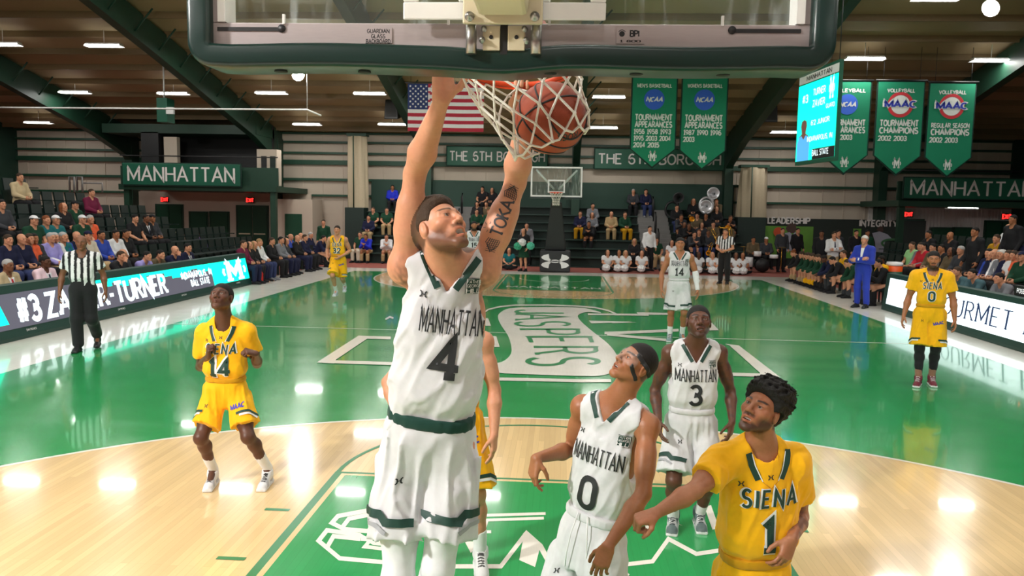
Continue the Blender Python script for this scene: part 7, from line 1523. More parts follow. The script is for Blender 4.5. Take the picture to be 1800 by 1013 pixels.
def template(name, over, hair='short', sleeve=1.0, suit=False, skirt=False, h=.021, base=SEAT, H=1.87):
    d = dict(base); d.update(over); J, s = pose(0, 0, H, (0, 1), **d); F = Fig(J, s, 1.0, 1.02); k = F.kk; out = []
    V, Q = F.mesh_body(h, h*.62, h*.62, 0., True); Pl, m = in_head(F, V); C = np.ones((len(V), 3))
    fc = face_color(Pl[m], (1., 1., 1.), brow=(.25, .2, .18), lipc=(.85, .55, .55)); C[m] = fc
    ey = m.copy(); ey[m] = (np.hypot((np.abs(Pl[m][:, 0])-.031)/.013, (Pl[m][:, 2]-.001)/.007) < 1) & (Pl[m][:, 1] > .05); C[ey] = (.12, .1, .1)
    me = to_mesh('body', V, Q, C); me.materials.append(CM_SKIN); out.append(('body', me))
    O = Outfit(F, None, seed=7, sleeves=True, hem_t=.14, blouse=.012); S = Sdf(); e = .018; lt = F.torso(ease=e, blouse=.012); S.U(lt, 0); nb = J['nb']; hb = F.hc-F.HR[2]*.06-F.HR[1]*.02; nm = nb+(hb-nb)*.4
    for sd in 'LR':
        S.U(rcone(nm, J['s'+sd], .036*k+e*.6, .046*k+e), .05); S.U(rcone(nb-F.up*.07, J['s'+sd], .062*k+e, .056*k+e), .05); a, el, w_ = J['s'+sd], J['e'+sd], J['w'+sd]
        if sleeve >= 1: S.U(rcone(a, el, .060*k+e*.8, .050*k+e), .03); S.U(rcone(el, w_, .052*k+e*.8, .038*k+e*.7), .03)
        else: S.U((lambda ca, pl: lambda P: np.maximum(ca(P), pl(P)))(rcone(a, el, .062*k+e, .062*k+e), plane(a+(el-a)*.6, el-a)), .03)
    S.N(wob(9, 30, 6, F.up, .5), .006); l2 = F.torso(); S.I(lambda P: (.10-l2.loc(P)[0])*l2.L); S.I(lambda P: -O.crewfield(P)); lo, hi = F.bounds(('pel', 'nb', 'sL', 'sR', 'eL', 'eR', 'wL', 'wR'), .2); V, Q = mesh_sdf(S, lo, hi, h*.9); me = to_mesh('shirt', V, Q); me.materials.append(CM_CLOTH); out.append(('shirt', me)); bvh = BVHTree.FromPolygons(V.tolist(), Q.tolist())
    if suit:
        for nm_, pts, off in (('shirt_front', [(-.075, .93), (-.02, .52), (.02, .52), (.075, .93)], .006), ('tie', [(-.018, .90), (-.030, .60), (0, .54), (.030, .60), (.018, .90)], .012)):
            vs = []; p0, sv, fv = l2.pt(.5, 0, .1); g = 8; L_t = l2.L; rows_ = np.linspace(.54, .92, 9)
            def half(t): return np.interp(t, [.52, .93], [.012, .07]) if nm_ == 'shirt_front' else np.interp(t, [.52, .60, .93], [.004, .026, .016])
            fs = []
            for i, t in enumerate(rows_):
                for j in range(5):
                    q, _, _ = l2.pt(t, half(t)*(j-2)/2, 0); hit = bvh.ray_cast(Vector(q+fv*.4), Vector(-fv), .8); vs.append(np.array(hit[0])+fv*off if hit[0] is not None else q+fv*.12)
            fs = [(i*5+j, i*5+j+1, i*5+j+6, i*5+j+5) for i in range(8) for j in range(4)]; b = MB(); b.add(vs, fs, True); me = b.mesh(nm_); me.materials.append(CM_CLOTH); out.append((nm_, me))
    class _R: pass
    S = Sdf(); S.U(Loft(F.a, J['nb'], F.side0, F.side1, [.0, .12, .24, .345, .40], np.array([.14, .178, .178, .160, .158])*k, np.array([.10, .128, .122, .110, .108])*k, np.array([-.006, -.010, .0, .006, .008])*k, F.bend, k=.03), 0)
    for sd in 'LR':
        a, n, q = J['h'+sd], J['k'+sd], J['a'+sd]; S.U(rcone(a, n, .110*k, .085*k), .05)
        if not skirt: S.U(rcone(n, n+(q-n)*.93, .086*k, .076*k), .04)
    if skirt: S.U(rcone(J['pel'], J['pel']-V3(0, 0, .32), .17*k, .26*k), .05); S.I(plane(J['pel']-V3(0, 0, .34), V3(0, 0, -1)))
    S.N(wob(13, 34, 6, F.up, .4), .006); S.I(lambda P: (l2.loc(P)[0]-.30)*l2.L); lo, hi = F.bounds(('pel', 'hL', 'hR', 'kL', 'kR', 'aL', 'aR'), .2); V, Q = mesh_sdf(S, lo, hi, h); me = to_mesh('trousers', V, Q); me.materials.append(CM_CLOTH); out.append(('skirt' if skirt else 'trousers', me))
    tmp = empty('x')
    hs_ = dict(short=dict(thick=.010), crop=dict(thick=.005), full=dict(thick=.018, top=.02), long=dict(thick=.020, back=.02))[hair]; ho = hair_mesh(F, tmp, (1, 1, 1), h=h*.6, curl=.15, cf=90, **hs_); me = ho.data; me.materials.clear(); me.materials.append(CM_HAIR)
    if hair == 'long':
        T = lambda x, y, z: F.hc+F.hs*(x*F.HR[0]+y*F.HR[1]+z*F.HR[2]); S = Sdf(); S.U(ell(T(0, -.03, .02), V3(.09, .09, .10)), 0); S.U(rcone(T(0, -.06, 0), T(0, -.09, -.26), .085, .055), .05); S.U(rcone(T(.075, -.02, -.02), T(.085, .0, -.20), .03, .03), .04); S.U(rcone(T(-.075, -.02, -.02), T(-.085, .0, -.20), .03, .03), .04); S.D(ell(T(0, .06, -.03), V3(.068, .075, .115)), .02); S.N(wob(3, 60, 6, F.HR[2], .2), .006); V, Q = mesh_sdf(S, F.hc-.36, F.hc+.25, h*.7); me2 = to_mesh('hair', V, Q); me2.materials.append(CM_HAIR); out.append(('hair', me2))
    else: out.append(('hair', me))
    bpy.data.objects.remove(ho); bpy.data.objects.remove(tmp)
    T = lambda x, y, z: F.hc+F.hs*(x*F.HR[0]+y*F.HR[1]+z*F.HR[2]); S = Sdf(); S.U(ell(T(0, -.012, .045), V3(.086, .104, .080), F.HR), 0); S.I(plane(T(0, 0, .045), -F.HR[2]+F.HR[1]*.1)); S.U(ell(T(0, .10, .048), V3(.065, .075, .008), F.HR), .01); V, Q = mesh_sdf(S, F.hc-.2, F.hc+.22, .009); me = to_mesh('cap', V, Q); me.materials.append(CM_CLOTH); out.append(('cap', me))
    V = []; Qs = []
    for sd in 'LR':
        tmp = empty('x'); so = shoe(F, sd, tmp, (1, 1, 1), (1, 1, 1), (1, 1, 1), .016); sm = so.data; sm.materials.clear(); sm.materials.append(CM_CLOTH); out.append(('shoe', sm)); bpy.data.objects.remove(so); bpy.data.objects.remove(tmp)
    TPL[name] = out
template('lap', {}); template('suit', {}, suit=True); template('lean', dict(nb=(0, .20, 1.00), hd=(0, .30, 1.15), sL=(.185, .19, .95), sR=(-.185, .19, .95), eL=(.20, .36, .68), eR=(-.20, .36, .68), wL=(.03, .52, .80), wR=(-.03, .52, .78)), 'short')
template('bench', dict(nb=(0, .32, .93), hd=(0, .45, 1.03), hf=(0, 1, -.35), hu=(0, .35, 1), sL=(.185, .30, .89), sR=(-.185, .30, .89), eL=(.20, .42, .62), eR=(-.20, .42, .62), wL=(.05, .60, .52), wR=(-.05, .60, .52)), 'short', 1.)
template('tee', dict(eL=(.26, .03, .74), eR=(-.26, .03, .74), wL=(.12, .28, .60), wR=(-.12, .28, .60)), 'short', .6)
template('chin', dict(nb=(0, .08, 1.03), hd=(0, .14, 1.20), sL=(.185, .07, .98), sR=(-.185, .07, .98), eR=(-.16, .30, .74), wR=(-.06, .28, 1.03), eL=(.22, .20, .72), wL=(-.02, .34, .70)), 'short', 1., True)
template('woman', dict(kL=(.08, .44, .50), kR=(-.08, .44, .50), aL=(.08, .40, .10), aR=(-.08, .40, .10)), 'long', 1., H=1.78)
STAND = dict(pel=(0, 0, .98), nb=(0, 0, 1.555), hd=(0, .03, 1.742), sL=(.19, -.01, 1.50), sR=(-.19, -.01, 1.50), eL=(.25, -.02, 1.205), eR=(-.25, -.02, 1.205), wL=(.24, .12, .97), wR=(-.24, .12, .97), hL=(.092, 0, .96), hR=(-.092, 0, .96), kL=(.115, .03, .52), kR=(-.115, .03, .52), aL=(.12, -.02, .10), aR=(-.12, -.02, .10), tL=(.14, .17, 0), tR=(-.14, .17, 0))
CROSS = dict(eL=(.26, .12, 1.20), eR=(-.26, .12, 1.20), wL=(-.06, .26, 1.22), wR=(.06, .24, 1.26))
template('stand', {}, 'short', 1., base=STAND); template('crossed', CROSS, 'short', 1., True, base=STAND, h=.014)
template('floor_girl', dict(pel=(0, 0, .13), nb=(0, .05, .64), hd=(0, .09, .81), sL=(.17, .04, .60), sR=(-.17, .04, .60), eL=(.24, .14, .38), eR=(-.24, .14, .38), wL=(.10, .34, .28), wR=(-.10, .34, .28), hL=(.09, 0, .12), hR=(-.09, 0, .12), kL=(.30, .26, .14), kR=(-.30, .26, .14), aL=(.06, .32, .08), aR=(-.04, .24, .08), tL=(-.10, .36, .03), tR=(.12, .30, .03)), 'long', .6, H=1.74)
template('cheer', dict(eL=(.28, .0, 1.18), wL=(.26, .14, 1.0), eR=(-.28, .02, 1.20), wR=(-.22, .2, 1.02)), 'long', .6, skirt=True, base=STAND, H=1.70)
NC = dict(black=(.012, .012, .014), navy=srgb(24, 28, 58), white=(.75, .75, .76), grey=srgb(120, 122, 128), dgrey=srgb(55, 57, 62), tan=srgb(190, 170, 135), pink=srgb(235, 205, 215), lavender=srgb(158, 150, 215), lblue=srgb(170, 190, 225), blue=srgb(50, 75, 170), bright_blue=srgb(35, 50, 190), teal=srgb(25, 105, 110), green=srgb(20, 62, 42), orange=srgb(235, 100, 60), maroon=srgb(110, 28, 60), red=srgb(185, 35, 50), brown=srgb(98, 84, 62), mustard=srgb(190, 140, 20), khaki=srgb(176, 150, 110), yellow=YELLOW, beige=srgb(205, 195, 175), dteal=srgb(70, 100, 108), jeans=srgb(45, 55, 95), suit_blue=srgb(38, 58, 165), lgreen=srgb(150, 205, 140), purple=srgb(120, 95, 150))
NH = dict(k=(.012, .010, .009), b=(.05, .03, .018), g=(.40, .39, .38), w=(.62, .60, .56), r=(.20, .06, .02), l=(.32, .20, .09), n=None)
NHW = dict(k='dark hair', b='brown hair', g='grey hair', w='white hair', r='ginger hair', l='blonde hair', n='a bald head')
NS = dict(L=SK_LIGHT, T=SK_TAN, B=SK_BROWN, D=SK_DARK, P=srgb(236, 190, 165))
people = []
def person(tpl, loc, rz, shirt, pants, hair, skin, label, zone, cap=None, scale=1.):
    t = empty('person', loc, rz, label, 'person', zone); t.scale = (scale,)*3
    for nm, me in TPL[tpl]:
        if nm == 'cap' and cap is None: continue
        if nm == 'hair' and NH[hair] is None: continue
        o = link(nm, me, None, t); c = dict(body=NS[skin], shirt=NC[shirt], trousers=NC[pants], skirt=NC[pants], hair=NH[hair], cap=NC[cap] if cap else None, shoe=NC['black'] if pants != 'jeans' else NC['grey'], shirt_front=NC['white'], tie=NC['navy' if shirt != 'tan' else 'red'])[nm]; o.color = (*c, 1.)
    people.append(t); return t
REC = []   # (template, loc, rz, shirt, pants, hair, skin, zone phrase, group, cap, garment, scale)
def rec(*a): REC.append(a)
def near_row(px, py, xs, zf, n, sg, head=1.21, first=1):
    best = None
    for k in range(first, n+1):
        p = at_x(px, py, xs(k)); d = abs(p[2]-(zf(k)+head))
        if best is None or d < best[0]: best = (d, k, p[1])
    return best[1], best[2]
left = '''14,422,lap,navy,jeans,b,L;37,406,lap,navy,dgrey,n,L;51,408,tee,orange,jeans,b,L;59,375,tee,green,black,k,L,white;81,384,tee,teal,jeans,r,L;98,390,tee,teal,jeans,g,L,white;89,407,lap,lavender,khaki,g,L;110,408,lap,teal,khaki,g,L;96,426,lap,white,dgrey,g,L;112,425,lap,blue,dgrey,n,L;135,426,suit,navy,navy,n,L;155,426,lap,beige,khaki,b,L,navy;112,372,woman,black,black,r,L;132,371,tee,green,jeans,k,L,black;144,376,tee,green,jeans,g,L,white;158,374,tee,orange,jeans,g,L;161,349,lap,maroon,black,b,L;35,320,lap,tan,black,b,L;3,372,lap,dgrey,black,k,L;204,430,lap,white,black,k,T;221,418,lap,black,black,k,T;237,378,tee,black,black,k,L;257,389,suit,black,black,k,B;267,374,lap,dgrey,black,k,T,black;178,428,lap,blue,jeans,k,T;60,440,lap,dgrey,black,k,T'''
for r in left.split(';'):
    f = r.split(','); px, py = float(f[0]), float(f[1]); k, y = near_row(px, py, LX, LZf, 7, -1); rec(f[2], (LX(k), y, LZf(k)), -math.pi/2-.25, f[3], f[4], f[5], f[6], 'left stand row %s' % ('one', 'two', 'three', 'four', 'five', 'six', 'seven')[k-1], 'spectators in the left stand', f[7] if len(f) > 7 else None)
for px, py, tp, sh, hr, sk in ((14, 472, 'suit', 'tan', 'g', 'B'), (80, 465, 'suit', 'pink', 'k', 'D'), (204, 449, 'chin', 'black', 'b', 'L'), (216, 446, 'lap', 'dgrey', 'n', 'L'), (240, 447, 'lean', 'lavender', 'k', 'L'), (264, 449, 'lean', 'brown', 'k', 'L'), (300, 448, 'chin', 'navy', 'n', 'L'), (330, 438, 'suit', 'navy', 'k', 'L'), (120, 462, 'lap', 'black', 'k', 'T')):
    p = at_x(px, py, -10.05); rec(tp, (-10.05, p[1], 0), -math.pi/2-.15, sh, 'black', hr, sk, 'behind the left display board', 'people behind the left display board', None)
p = at_x(353, 410, -13.2); rec('lap', (-13.2, p[1], .1), -math.pi/2-.2, 'purple', 'dgrey', 'k', 'D', 'near the dark doors', 'spectators in the left stand', None)
for px, py, tp, sh, pa, hr, sk in ((428, 438, 'lap', 'maroon', 'navy', 'b', 'L'), (438, 435, 'woman', 'black', 'black', 'b', 'L'), (447, 437, 'woman', 'black', 'navy', 'l', 'L'), (456, 434, 'lap', 'white', 'jeans', 'l', 'L'), (478, 428, 'lap', 'black', 'black', 'b', 'L'), (494, 430, 'lap', 'grey', 'navy', 'k', 'L'), (503, 428, 'woman', 'dgrey', 'navy', 'b', 'L'), (511, 425, 'lap', 'blue', 'navy', 'n', 'L'), (523, 428, 'lap', 'black', 'navy', 'n', 'L'), (529, 424, 'lap', 'white', 'black', 'n', 'L'), (536, 427, 'lap', 'navy', 'black', 'b', 'L'), (546, 423, 'lap', 'navy', 'dgrey', 'g', 'L'), (557, 429, 'lean', 'navy', 'black', 'k', 'L')):
    X = -9.55 if py > 426.5 else -10.2; p = at_x(px, py+2, X); rec(tp, (X, p[1], 0), -math.pi/2-.1, sh, pa, hr, sk, 'in the left courtside chairs', 'courtside spectators on the left', None)
bl_ = '''656,376,tee,green,khaki,b,L;680,376,tee,green,khaki,k,L;648,383,lap,navy,khaki,k,L;647,408,lean,bright_blue,khaki,b,T;633,418,tee,green,beige,b,L;680,423,lean,white,khaki,k,L;848,338,tee,black,black,k,L;865,339,woman,black,black,b,L;839,365,lap,black,black,k,L;855,366,lap,brown,black,b,L;838,379,lap,green,black,b,L;859,380,lap,green,black,r,L;1020,378,lap,navy,mustard,b,L;1042,363,lap,grey,black,k,L;1041,378,woman,grey,black,b,L;1037,393,lean,black,black,k,T;1075,373,lap,khaki,khaki,n,L;1099,373,lap,green,mustard,b,L;1114,324,lap,dgrey,black,g,L;1136,324,lap,navy,jeans,k,L;1115,434,woman,black,black,l,L;1154,430,tee,green,khaki,b,L;690,330,lap,bright_blue,black,k,T'''
def near_bench(px, py, head=1.2, n=7):
    best = None
    for k in range(n):
        p = at(px, py, BY(k)+.05); d = abs(p[2]-(BZ(k)+head))
        if best is None or d < best[0]: best = (d, k, p[0])
    return best[1], best[2]
for r in bl_.split(';'):
    f = r.split(','); k, x = near_bench(float(f[0]), float(f[1])); rec(f[2], (x, BY(k)+.05, BZ(k)), math.pi+RNG.uniform(-.3, .3), f[3], f[4], f[5], f[6], ('on the far left bleachers' if x < -4 else 'left of the far hoop' if x < 0 else 'right of the far hoop'), 'spectators on the far bleachers', None)
band = ((1190, 361), (1196, 382), (1219, 357), (1226, 376), (1211, 389), (1234, 389), (1241, 380), (1260, 354), (1260, 373), (1245, 413), (1269, 408), (1281, 393), (1229, 409), (1218, 413), (1203, 400), (1254, 396), (1280, 375))
for i, (px, py) in enumerate(band): k, x = near_bench(px, py); rec(('lap', 'lean', 'woman')[i % 3], (x, BY(k)+.05, BZ(k)), math.pi+RNG.uniform(-.4, .2), ('black', 'dgrey', 'black', 'brown')[i % 4], ('jeans', 'black', 'dgrey')[i % 3], 'kbrkb'[i % 5], 'LTLLB'[i % 5], 'in the band', 'band members', None)
for i, (px, py, sk, hr) in enumerate(((1067, 450, 'L', 'b'), (1087, 451, 'T', 'k'), (1099, 448, 'L', 'l'), (1128, 451, 'L', 'b'), (1172, 453, 'L', 'b'), (1181, 438, 'L', 'k'), (1227, 450, 'D', 'k'), (1251, 454, 'L', 'l'), (1264, 453, 'L', 'b'), (1293, 455, 'B', 'k'), (1305, 454, 'T', 'k'))):
    Y = 31.4 if py > 440 else 33.2; p = at(px, py, Y); rec('floor_girl', (p[0], Y, 0 if py > 440 else .38), math.pi+RNG.uniform(-.3, .3), 'white', 'black', hr, sk, 'on the floor by the far baseline', 'cheerleaders on the far baseline', None)
    pm_ = MB(); n = 14; S = Sdf(); c0 = V3(p[0]-.05, Y-.50, .17)
    if 'POM' not in globals():
        S.U(ell(V3(0, 0, 0), V3(.155, .155, .15)), 0); S.N(wob(77, 90, 14), .02); V, Q = mesh_sdf(S, V3(-.2, -.2, -.2), V3(.2, .2, .2), .016); POM = to_mesh('pom_pom', V, Q); POM.materials.append(CM_CLOTH)
    if py > 440: o = link('pom_pom', POM, None); o.location = c0; o.color = (.8, .8, .8, 1); tag(o, 'white pom-pom on the floor before the far baseline, %s from the left' % ('first', 'second', 'third', 'fourth', 'fifth', 'sixth', 'sixth', 'seventh', 'eighth', 'ninth', 'tenth')[i], 'pom-pom', 'white pom-poms on the far baseline')
right = '''1603,444,tee,lgreen,black,b,L;1618,446,lap,grey,black,b,L;1623,432,lap,red,black,k,L;1632,423,lap,black,black,k,T;1670,422,lap,black,black,n,T;1672,441,woman,brown,black,k,B;1689,441,lap,dgrey,black,g,L;1719,457,lap,black,black,n,L;1753,410,lap,mustard,black,b,L;1773,401,woman,white,black,l,L;1772,428,lap,lblue,black,g,L;1789,434,suit,navy,black,b,L;1739,445,lap,navy,black,k,L;1749,447,suit,navy,black,n,L;1773,447,suit,navy,black,b,L;1742,460,woman,blue,jeans,l,L;1761,463,lap,grey,black,w,L;1794,452,tee,orange,black,b,L;1781,474,tee,white,black,b,L;1797,466,lap,green,black,b,L,navy;1724,476,woman,black,black,k,L;1655,442,lap,black,black,k,T;1705,448,lap,dgrey,black,b,L;1760,436,lap,white,black,g,L;1640,441,lap,brown,black,k,L'''
for r in right.split(';'):
    f = r.split(','); px, py = float(f[0]), float(f[1]); k, y = near_row(px, py, RX, RZf, 6, 1); rec(f[2], (RX(k), y, RZf(k)), math.pi/2+.3, f[3], f[4], f[5], f[6], 'right stand row %s' % ('one', 'two', 'three', 'four', 'five', 'six')[k-1], 'spectators in the right stand', f[7] if len(f) > 7 else None)
for px, py, tp, sh, hr in ((1694, 482, 'lean', 'dteal', 'b'), (1721, 490, 'lean', 'dteal', 'k'), (1769, 495, 'lean', 'grey', 'k')): p = at_x(px, py, 9.75); rec(tp, (9.85, p[1], 0), math.pi/2+.2, sh, 'black', hr, 'L', 'behind the right display board', 'people behind the right display board', None)
for px, py, hh_, sh in ((1723, 402, 0, 'black'), (1790, 378, 0, 'black')): k, y = near_row(px, py, RX, RZf, 6, 1, 1.75); rec('stand', (RX(k)-.1, y, RZf(k)), math.pi/2+.3, sh, 'black', 'k', 'T', 'standing in the right stand', 'spectators in the right stand', None)
for px, py, tp, sh, pa, hr, sk in ((1399, 445, 'bench', 'black', 'khaki', 'r', 'L'), (1414, 444, 'bench', 'green', 'khaki', 'b', 'L'), (1424, 448, 'bench', 'green', 'yellow', 'b', 'L'), (1432, 452, 'bench', 'green', 'yellow', 'b', 'L'), (1443, 450, 'bench', 'green', 'black', 'b', 'L'), (1453, 460, 'bench', 'navy', 'black', 'k', 'D'), (1468, 462, 'bench', 'black', 'black', 'k', 'L'), (1482, 463, 'lap', 'yellow', 'dgrey', 'b', 'L'), (1549, 461, 'tee', 'yellow', 'dgrey', 'k', 'D'), (1563, 466, 'lean', 'black', 'black', 'k', 'L'), (1494, 478, 'bench', 'green', 'dgrey', 'b', 'L')):
    X = 9.1; p = at_x(px, py, X-.35 if tp == 'bench' else X); rec(tp, (X, p[1], 0), math.pi/2+.05, sh, pa, hr, sk, 'on the right bench', 'players and staff on the right bench', None)
for px, py, Y, tp, sh, pa, hr, sk, zone in ((1466, 417, 27.6, 'crossed', 'white', 'khaki', 'b', 'L', 'standing with folded arms behind the right bench'), (1444, 419, 29.5, 'stand', 'black', 'black', 'k', 'B', 'standing behind the right bench'), (1473, 410, 31, 'stand', 'dgrey', 'black', 'k', 'L', 'standing behind the right bench'), (1505, 406, 32, 'stand', 'black', 'black', 'k', 'L', 'standing behind the right bench'), (1525, 404, 32, 'stand', 'green', 'black', 'k', 'T', 'standing behind the right bench'), (1375, 416, 33.2, 'stand', 'dgrey', 'black', 'b', 'L', 'standing before the mural'), (1402, 407, 34.0, 'stand', 'black', 'black', 'k', 'L', 'standing before the mural'), (569, 398, 32.4, 'stand', 'green', 'khaki', 'b', 'L', 'standing by the left end of the far baseline'), (1141, 428, 32.0, 'stand', 'white', 'black', 'k', 'L', 'standing over the girls on the far baseline')):
    p = at(px, py, Y); rec(tp, (p[0], Y, 0), math.pi+RNG.uniform(-.3, .5), sh, pa, hr, sk, zone, 'people standing around the court', None)
for px, py, sh, cp in ((1324, 430, 'brown', None), (1347, 423, 'dgrey', 'white')): p = at(px, py, 33.2); rec('lap', (p[0], 33.2, .12), math.pi, sh, 'black', 'k', 'T', 'at the drums before the right curtain', 'band members', cp)
p = at(926, 381, 33.2); rec('stand', (p[0], 33.35, .02), math.pi, 'grey', 'black', 'k', 'L', 'standing behind the cheerleader left of the far hoop', 'spectators on the far bleachers', None)
cnt = {}
for r in REC:
    key = (r[3], r[5], r[7], r[9] if len(r) > 9 else None); cnt.setdefault(key, []).append(r)
for key, rs_ in cnt.items():
    rs_.sort(key=lambda r: ((np.array(r[1])-CAM)@CR)/((np.array(r[1])-CAM)@CF))
    for i, r in enumerate(rs_):
        tp, loc, rz, sh, pa, hr, sk, zone, grp, cap = r[:10]; word = {'dgrey': 'dark grey', 'lblue': 'light blue', 'bright_blue': 'bright blue', 'dteal': 'grey teal', 'lgreen': 'light green'}.get(sh, sh)
        what = 'suit' if tp == 'suit' or (tp == 'chin') else 'top'; head = (cap+' cap') if cap else NHW[hr]; lab = 'person in %s %s with %s %s' % (word, what, head, zone)
        if len(rs_) > 1: lab = 'person in %s %s, %s, %s%s' % (word, what, head, ('first', 'second', 'third', 'fourth', 'fifth', 'sixth', 'seventh', 'eighth', 'ninth', 'tenth', 'eleventh')[i]+' from left ', zone)
        person(tp, loc, rz, sh, pa, hr, sk, lab, grp, cap, 1.0)
# courtside and bench chairs
for r in REC:
    if 'courtside chairs' in r[7] or 'right bench' in r[7] and 'behind' not in r[7] or 'display board' in r[7] or 'dark doors' in r[7]:
        chair(r[1][0], r[1][1], r[1][2], -math.pi/2 if r[1][0] < 0 else math.pi/2, 'dark courtside chair under a person '+r[7], 'dark courtside chairs', 'courtside_chair', 3)
# coach in a blue suit
g = ground(1510, 541); J, s_ = pose(g[0]+.05, g[1], 1.93, (-.75, -.75), **CROSS); F = Fig(J, s_, 1.03, 1.02); root = empty('person', (0, 0, 0), 0, 'coach in a bright blue suit with white hair and folded arms by the right bench', 'person')
body_object(F, root, SK_LIGHT, .014, .008, .009, 0., dict(brow=(.4, .38, .35))); hair_mesh(F, root, (.60, .58, .54), .012, h=.009)
def jacket(F, root, color, h=.011, front=(.75, .75, .76)):
    O = Outfit(F, root, seed=52, sleeves=True, hem_t=.10, blouse=.006); J = F.J; k = F.kk; S = Sdf(); e = .024; S.U(F.torso(ease=e, blouse=.012), 0); nb = J['nb']; hb = F.hc-F.HR[2]*.06-F.HR[1]*.02; nm = nb+(hb-nb)*.35; l2 = F.torso()
    for sd in 'LR':
        S.U(rcone(nm, J['s'+sd], .036*k+e*.6, .050*k+e), .05); S.U(rcone(nb-F.up*.07, J['s'+sd], .062*k+e, .058*k+e), .05); a, el, w_ = J['s'+sd], J['e'+sd], J['w'+sd]; S.U(rcone(a, el, .062*k+e*.8, .052*k+e), .03); S.U(rcone(el, el+(w_-el)*.93, .054*k+e*.8, .042*k+e*.7), .03)
    S.N(wob(9, 30, 6, F.up, .5), .006); S.I(lambda P: (.0-l2.loc(P)[0])*l2.L); S.I(lambda P: -O.crewfield(P)); lo, hi = F.bounds(('pel', 'nb', 'sL', 'sR', 'eL', 'eR', 'wL', 'wR'), .2); V, Q = mesh_sdf(S, lo, hi, h); o = link('suit_jacket', to_mesh('suit_jacket', V, Q, np.tile(np.array(color), (len(V), 1))), cloth_mat(), root); bv = BVHTree.FromPolygons(V.tolist(), Q.tolist()); O.bvh = bv; O.jo = o
    v, f = stroke2d([(0, -.02), (0, -.34)], .10, 1., .03); p_, sv, fv = l2.pt(.85, 0, .1); v = [(u*(1-.75*min(1, max(0, -w_/.34))), w_) for u, w_ in v]; O.decal(v, f, 0, 0, 'shirt_front', m_wpr(), bv, o, .004, org=J['nb'], fw=fv, ux=sv, uy=F.up)
jacket(F, root, NC['suit_blue']); trousers(F, root, NC['suit_blue'], .012, 5, ease=.012)
for sd in 'LR': shoe(F, sd, root, BLACK, BLACK, BLACK, .010)
# standing cheerleader left of the far hoop
p = at(921, 411, 30.3); t = person('cheer', (p[0], 30.3, 0), math.pi-.5, 'black', 'green', 'b', 'L', 'cheerleader standing left of the far hoop holding green and white pom-poms', 'cheerleaders on the far baseline')
for dx, dz, c in ((-.22, 1.0, (.05, .35, .2)), (.28, 1.02, (.1, .5, .35)), (-.05, 1.15, (.7, .7, .7))): o = link('pom_pom', POM, None); o.location = (p[0]+dx, 30.05, dz); o.color = (*c, 1); tag(o, {(-.22): 'green pom-pom held low by the standing cheerleader', .28: 'pale green pom-pom in the standing cheerleader\'s other hand', -.05: 'white pom-pom held up by the standing cheerleader'}[dx], 'pom-pom')
p = at(895, 458, 31.2); person('floor_girl', (p[0], 31.2, 0), math.pi, 'teal', 'black', 'k', 'L', 'cheerleader in teal top sitting on the floor beside the far hoop', 'cheerleaders on the far baseline')
# band instruments
M_SILV = mat('silver_brass', (.72, .72, .75), .3, metal=.6); M_BRASS = mat('gold_brass', srgb(215, 165, 60), .25, metal=.8)
def sousa(px, py, Y, r, m, label, ring=True):
    c = at(px, py, Y); t = empty('sousaphone', tuple(c), 0, label, 'sousaphone'); R_ = frame(V3(-.35, -1, .1), V3(0, 0, 1)); Rz = np.stack([R_[0], R_[2], R_[1]]); b = MB(); b.lathe([(r*.12, -.30), (r*.22, -.16), (r*.5, -.05), (r*.86, .0), (r, .02), (r*.97, .0), (r*.5, -.07), (r*.1, -.28)], (0, 0, 0), 28, Rz); b.build('bell', m, t)
    if ring: b = MB(); b.tube([(-.25+.30*math.cos(a), .25, -.55+.36*math.sin(a)) for a in np.linspace(0, 6.283, 28, endpoint=False)], .055, 8, closed=True); b.build('coil', m, t); b = MB(); b.tube([(0, .26, 0), (.03, .30, -.2), (0, .28, -.5)], .06, 8); b.build('neck_tube', m, t)
sousa(1254, 340, 35.6, .28, M_SILV, 'silver sousaphone with its bell raised above the band'); sousa(1241, 362, 35.0, .27, M_SILV, 'silver sousaphone lower among the band', False); sousa(1193, 348, 36.2, .26, M_BLACK, 'dark sousaphone at the top of the aisle')
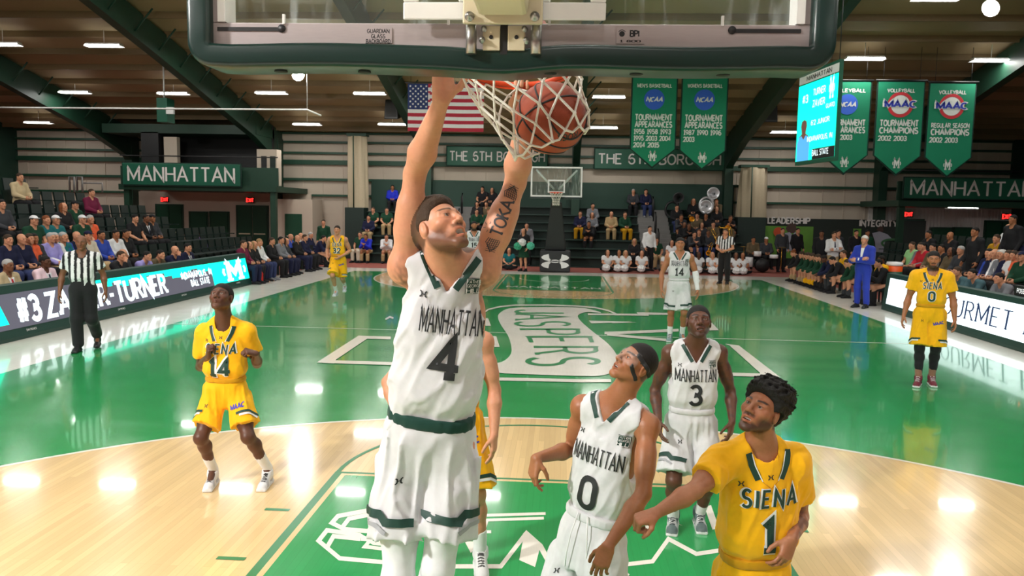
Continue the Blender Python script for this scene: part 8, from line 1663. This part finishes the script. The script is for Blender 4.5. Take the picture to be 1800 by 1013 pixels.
for i, (px, py, dx, dz) in enumerate(((1250, 405, .25, -.5), (1248, 430, -.1, -.35), (1281, 402, .05, -.45), (1262, 401, .35, .02), (1210, 381, .1, -.1))):
    c = at(px, py, 33.2); t = empty('brass_horn', tuple(c), 0, 'gold brass horn in the band, %s from the left' % ('third', 'second', 'fifth', 'fourth', 'first')[i], 'horn', 'brass horns in the band'); b = MB(); b.tube([(0, 0, 0), (dx*.5, -.1, dz*.5), (dx, -.2, dz)], [.015, .02, .05], 8); b.tube([(0, 0, 0), (.06, 0, .08), (.12, 0, 0), (dx+.08, -.15, dz)], .014, 6); b.build('horn_tube', M_BRASS, t)
    c2 = MB(); c2.lathe([(.04, 0), (.07, .06), (.12, .10)], (dx, -.2, dz), 16, Rz if False else np.stack([V3(1, 0, 0), V3(0, 0, 1), V3(0, -1, 0)])); c2.build('horn_bell', M_BRASS, t)
c = at(1340, 447, 32.6); t = empty('drum_kit', (c[0], 32.6, 0), 0, 'white and chrome drum kit before the right curtain', 'drum kit')
for nm, cx, cy, cz, r, d in (('bass_drum', 0, 0, .30, .28, .36), ('snare_drum', .45, -.1, .68, .17, .14), ('tom_drum', -.22, -.1, .78, .15, .2), ('floor_tom', -.55, .1, .42, .2, .4)):
    b = MB()
    if nm == 'bass_drum': b.lathe([(0, -d/2), (r, -d/2), (r, d/2), (0, d/2)], (cx, cy, cz), 24, Ry)
    else: b.lathe([(0, -d/2), (r, -d/2), (r, d/2), (0, d/2)], (cx, cy, cz), 20)
    b.build(nm, M_FRW if nm != 'bass_drum' else M_BLACK, t)
for sx in (-.75, .8): b = MB(); b.lathe([(0, .02), (.2, 0)], (sx, .05, 1.05), 20); b.cyl((sx, .05, 0), (sx, .05, 1.05), .012, 6); b.build('cymbal', M_BRASS, t)
bt = empty('sports_bottle', (-9.1, at_x(459, 500, -9.1)[1], 0), 0, 'red bottle standing by the end of the left display board', 'bottle'); b = MB(); b.lathe([(0, 0), (.06, 0), (.065, .02), (.065, .3), (.03, .36), (.03, .4), (0, .4)], (0, 0, 0), 16); b.build('bottle_body', mat('bottle_red', srgb(200, 30, 25), .35), bt)
# put every player's root at the feet below the body
for o in [o for o in bpy.context.scene.objects if o.type == 'EMPTY' and o.name.startswith('person') and o.location.length < 1e-6 and o.children]:
    bo = [c for c in o.children if c.name.startswith('body')]
    if not bo: continue
    n = len(bo[0].data.vertices); co = np.empty(n*3, np.float32); bo[0].data.vertices.foreach_get('co', co); co = co.reshape(-1, 3)
    base = Vector((float(co[:, 0].mean()), float(co[:, 1].mean()), float(co[:, 2].min()))); o.location = base
    for c in o.children: c.location = c.location-base
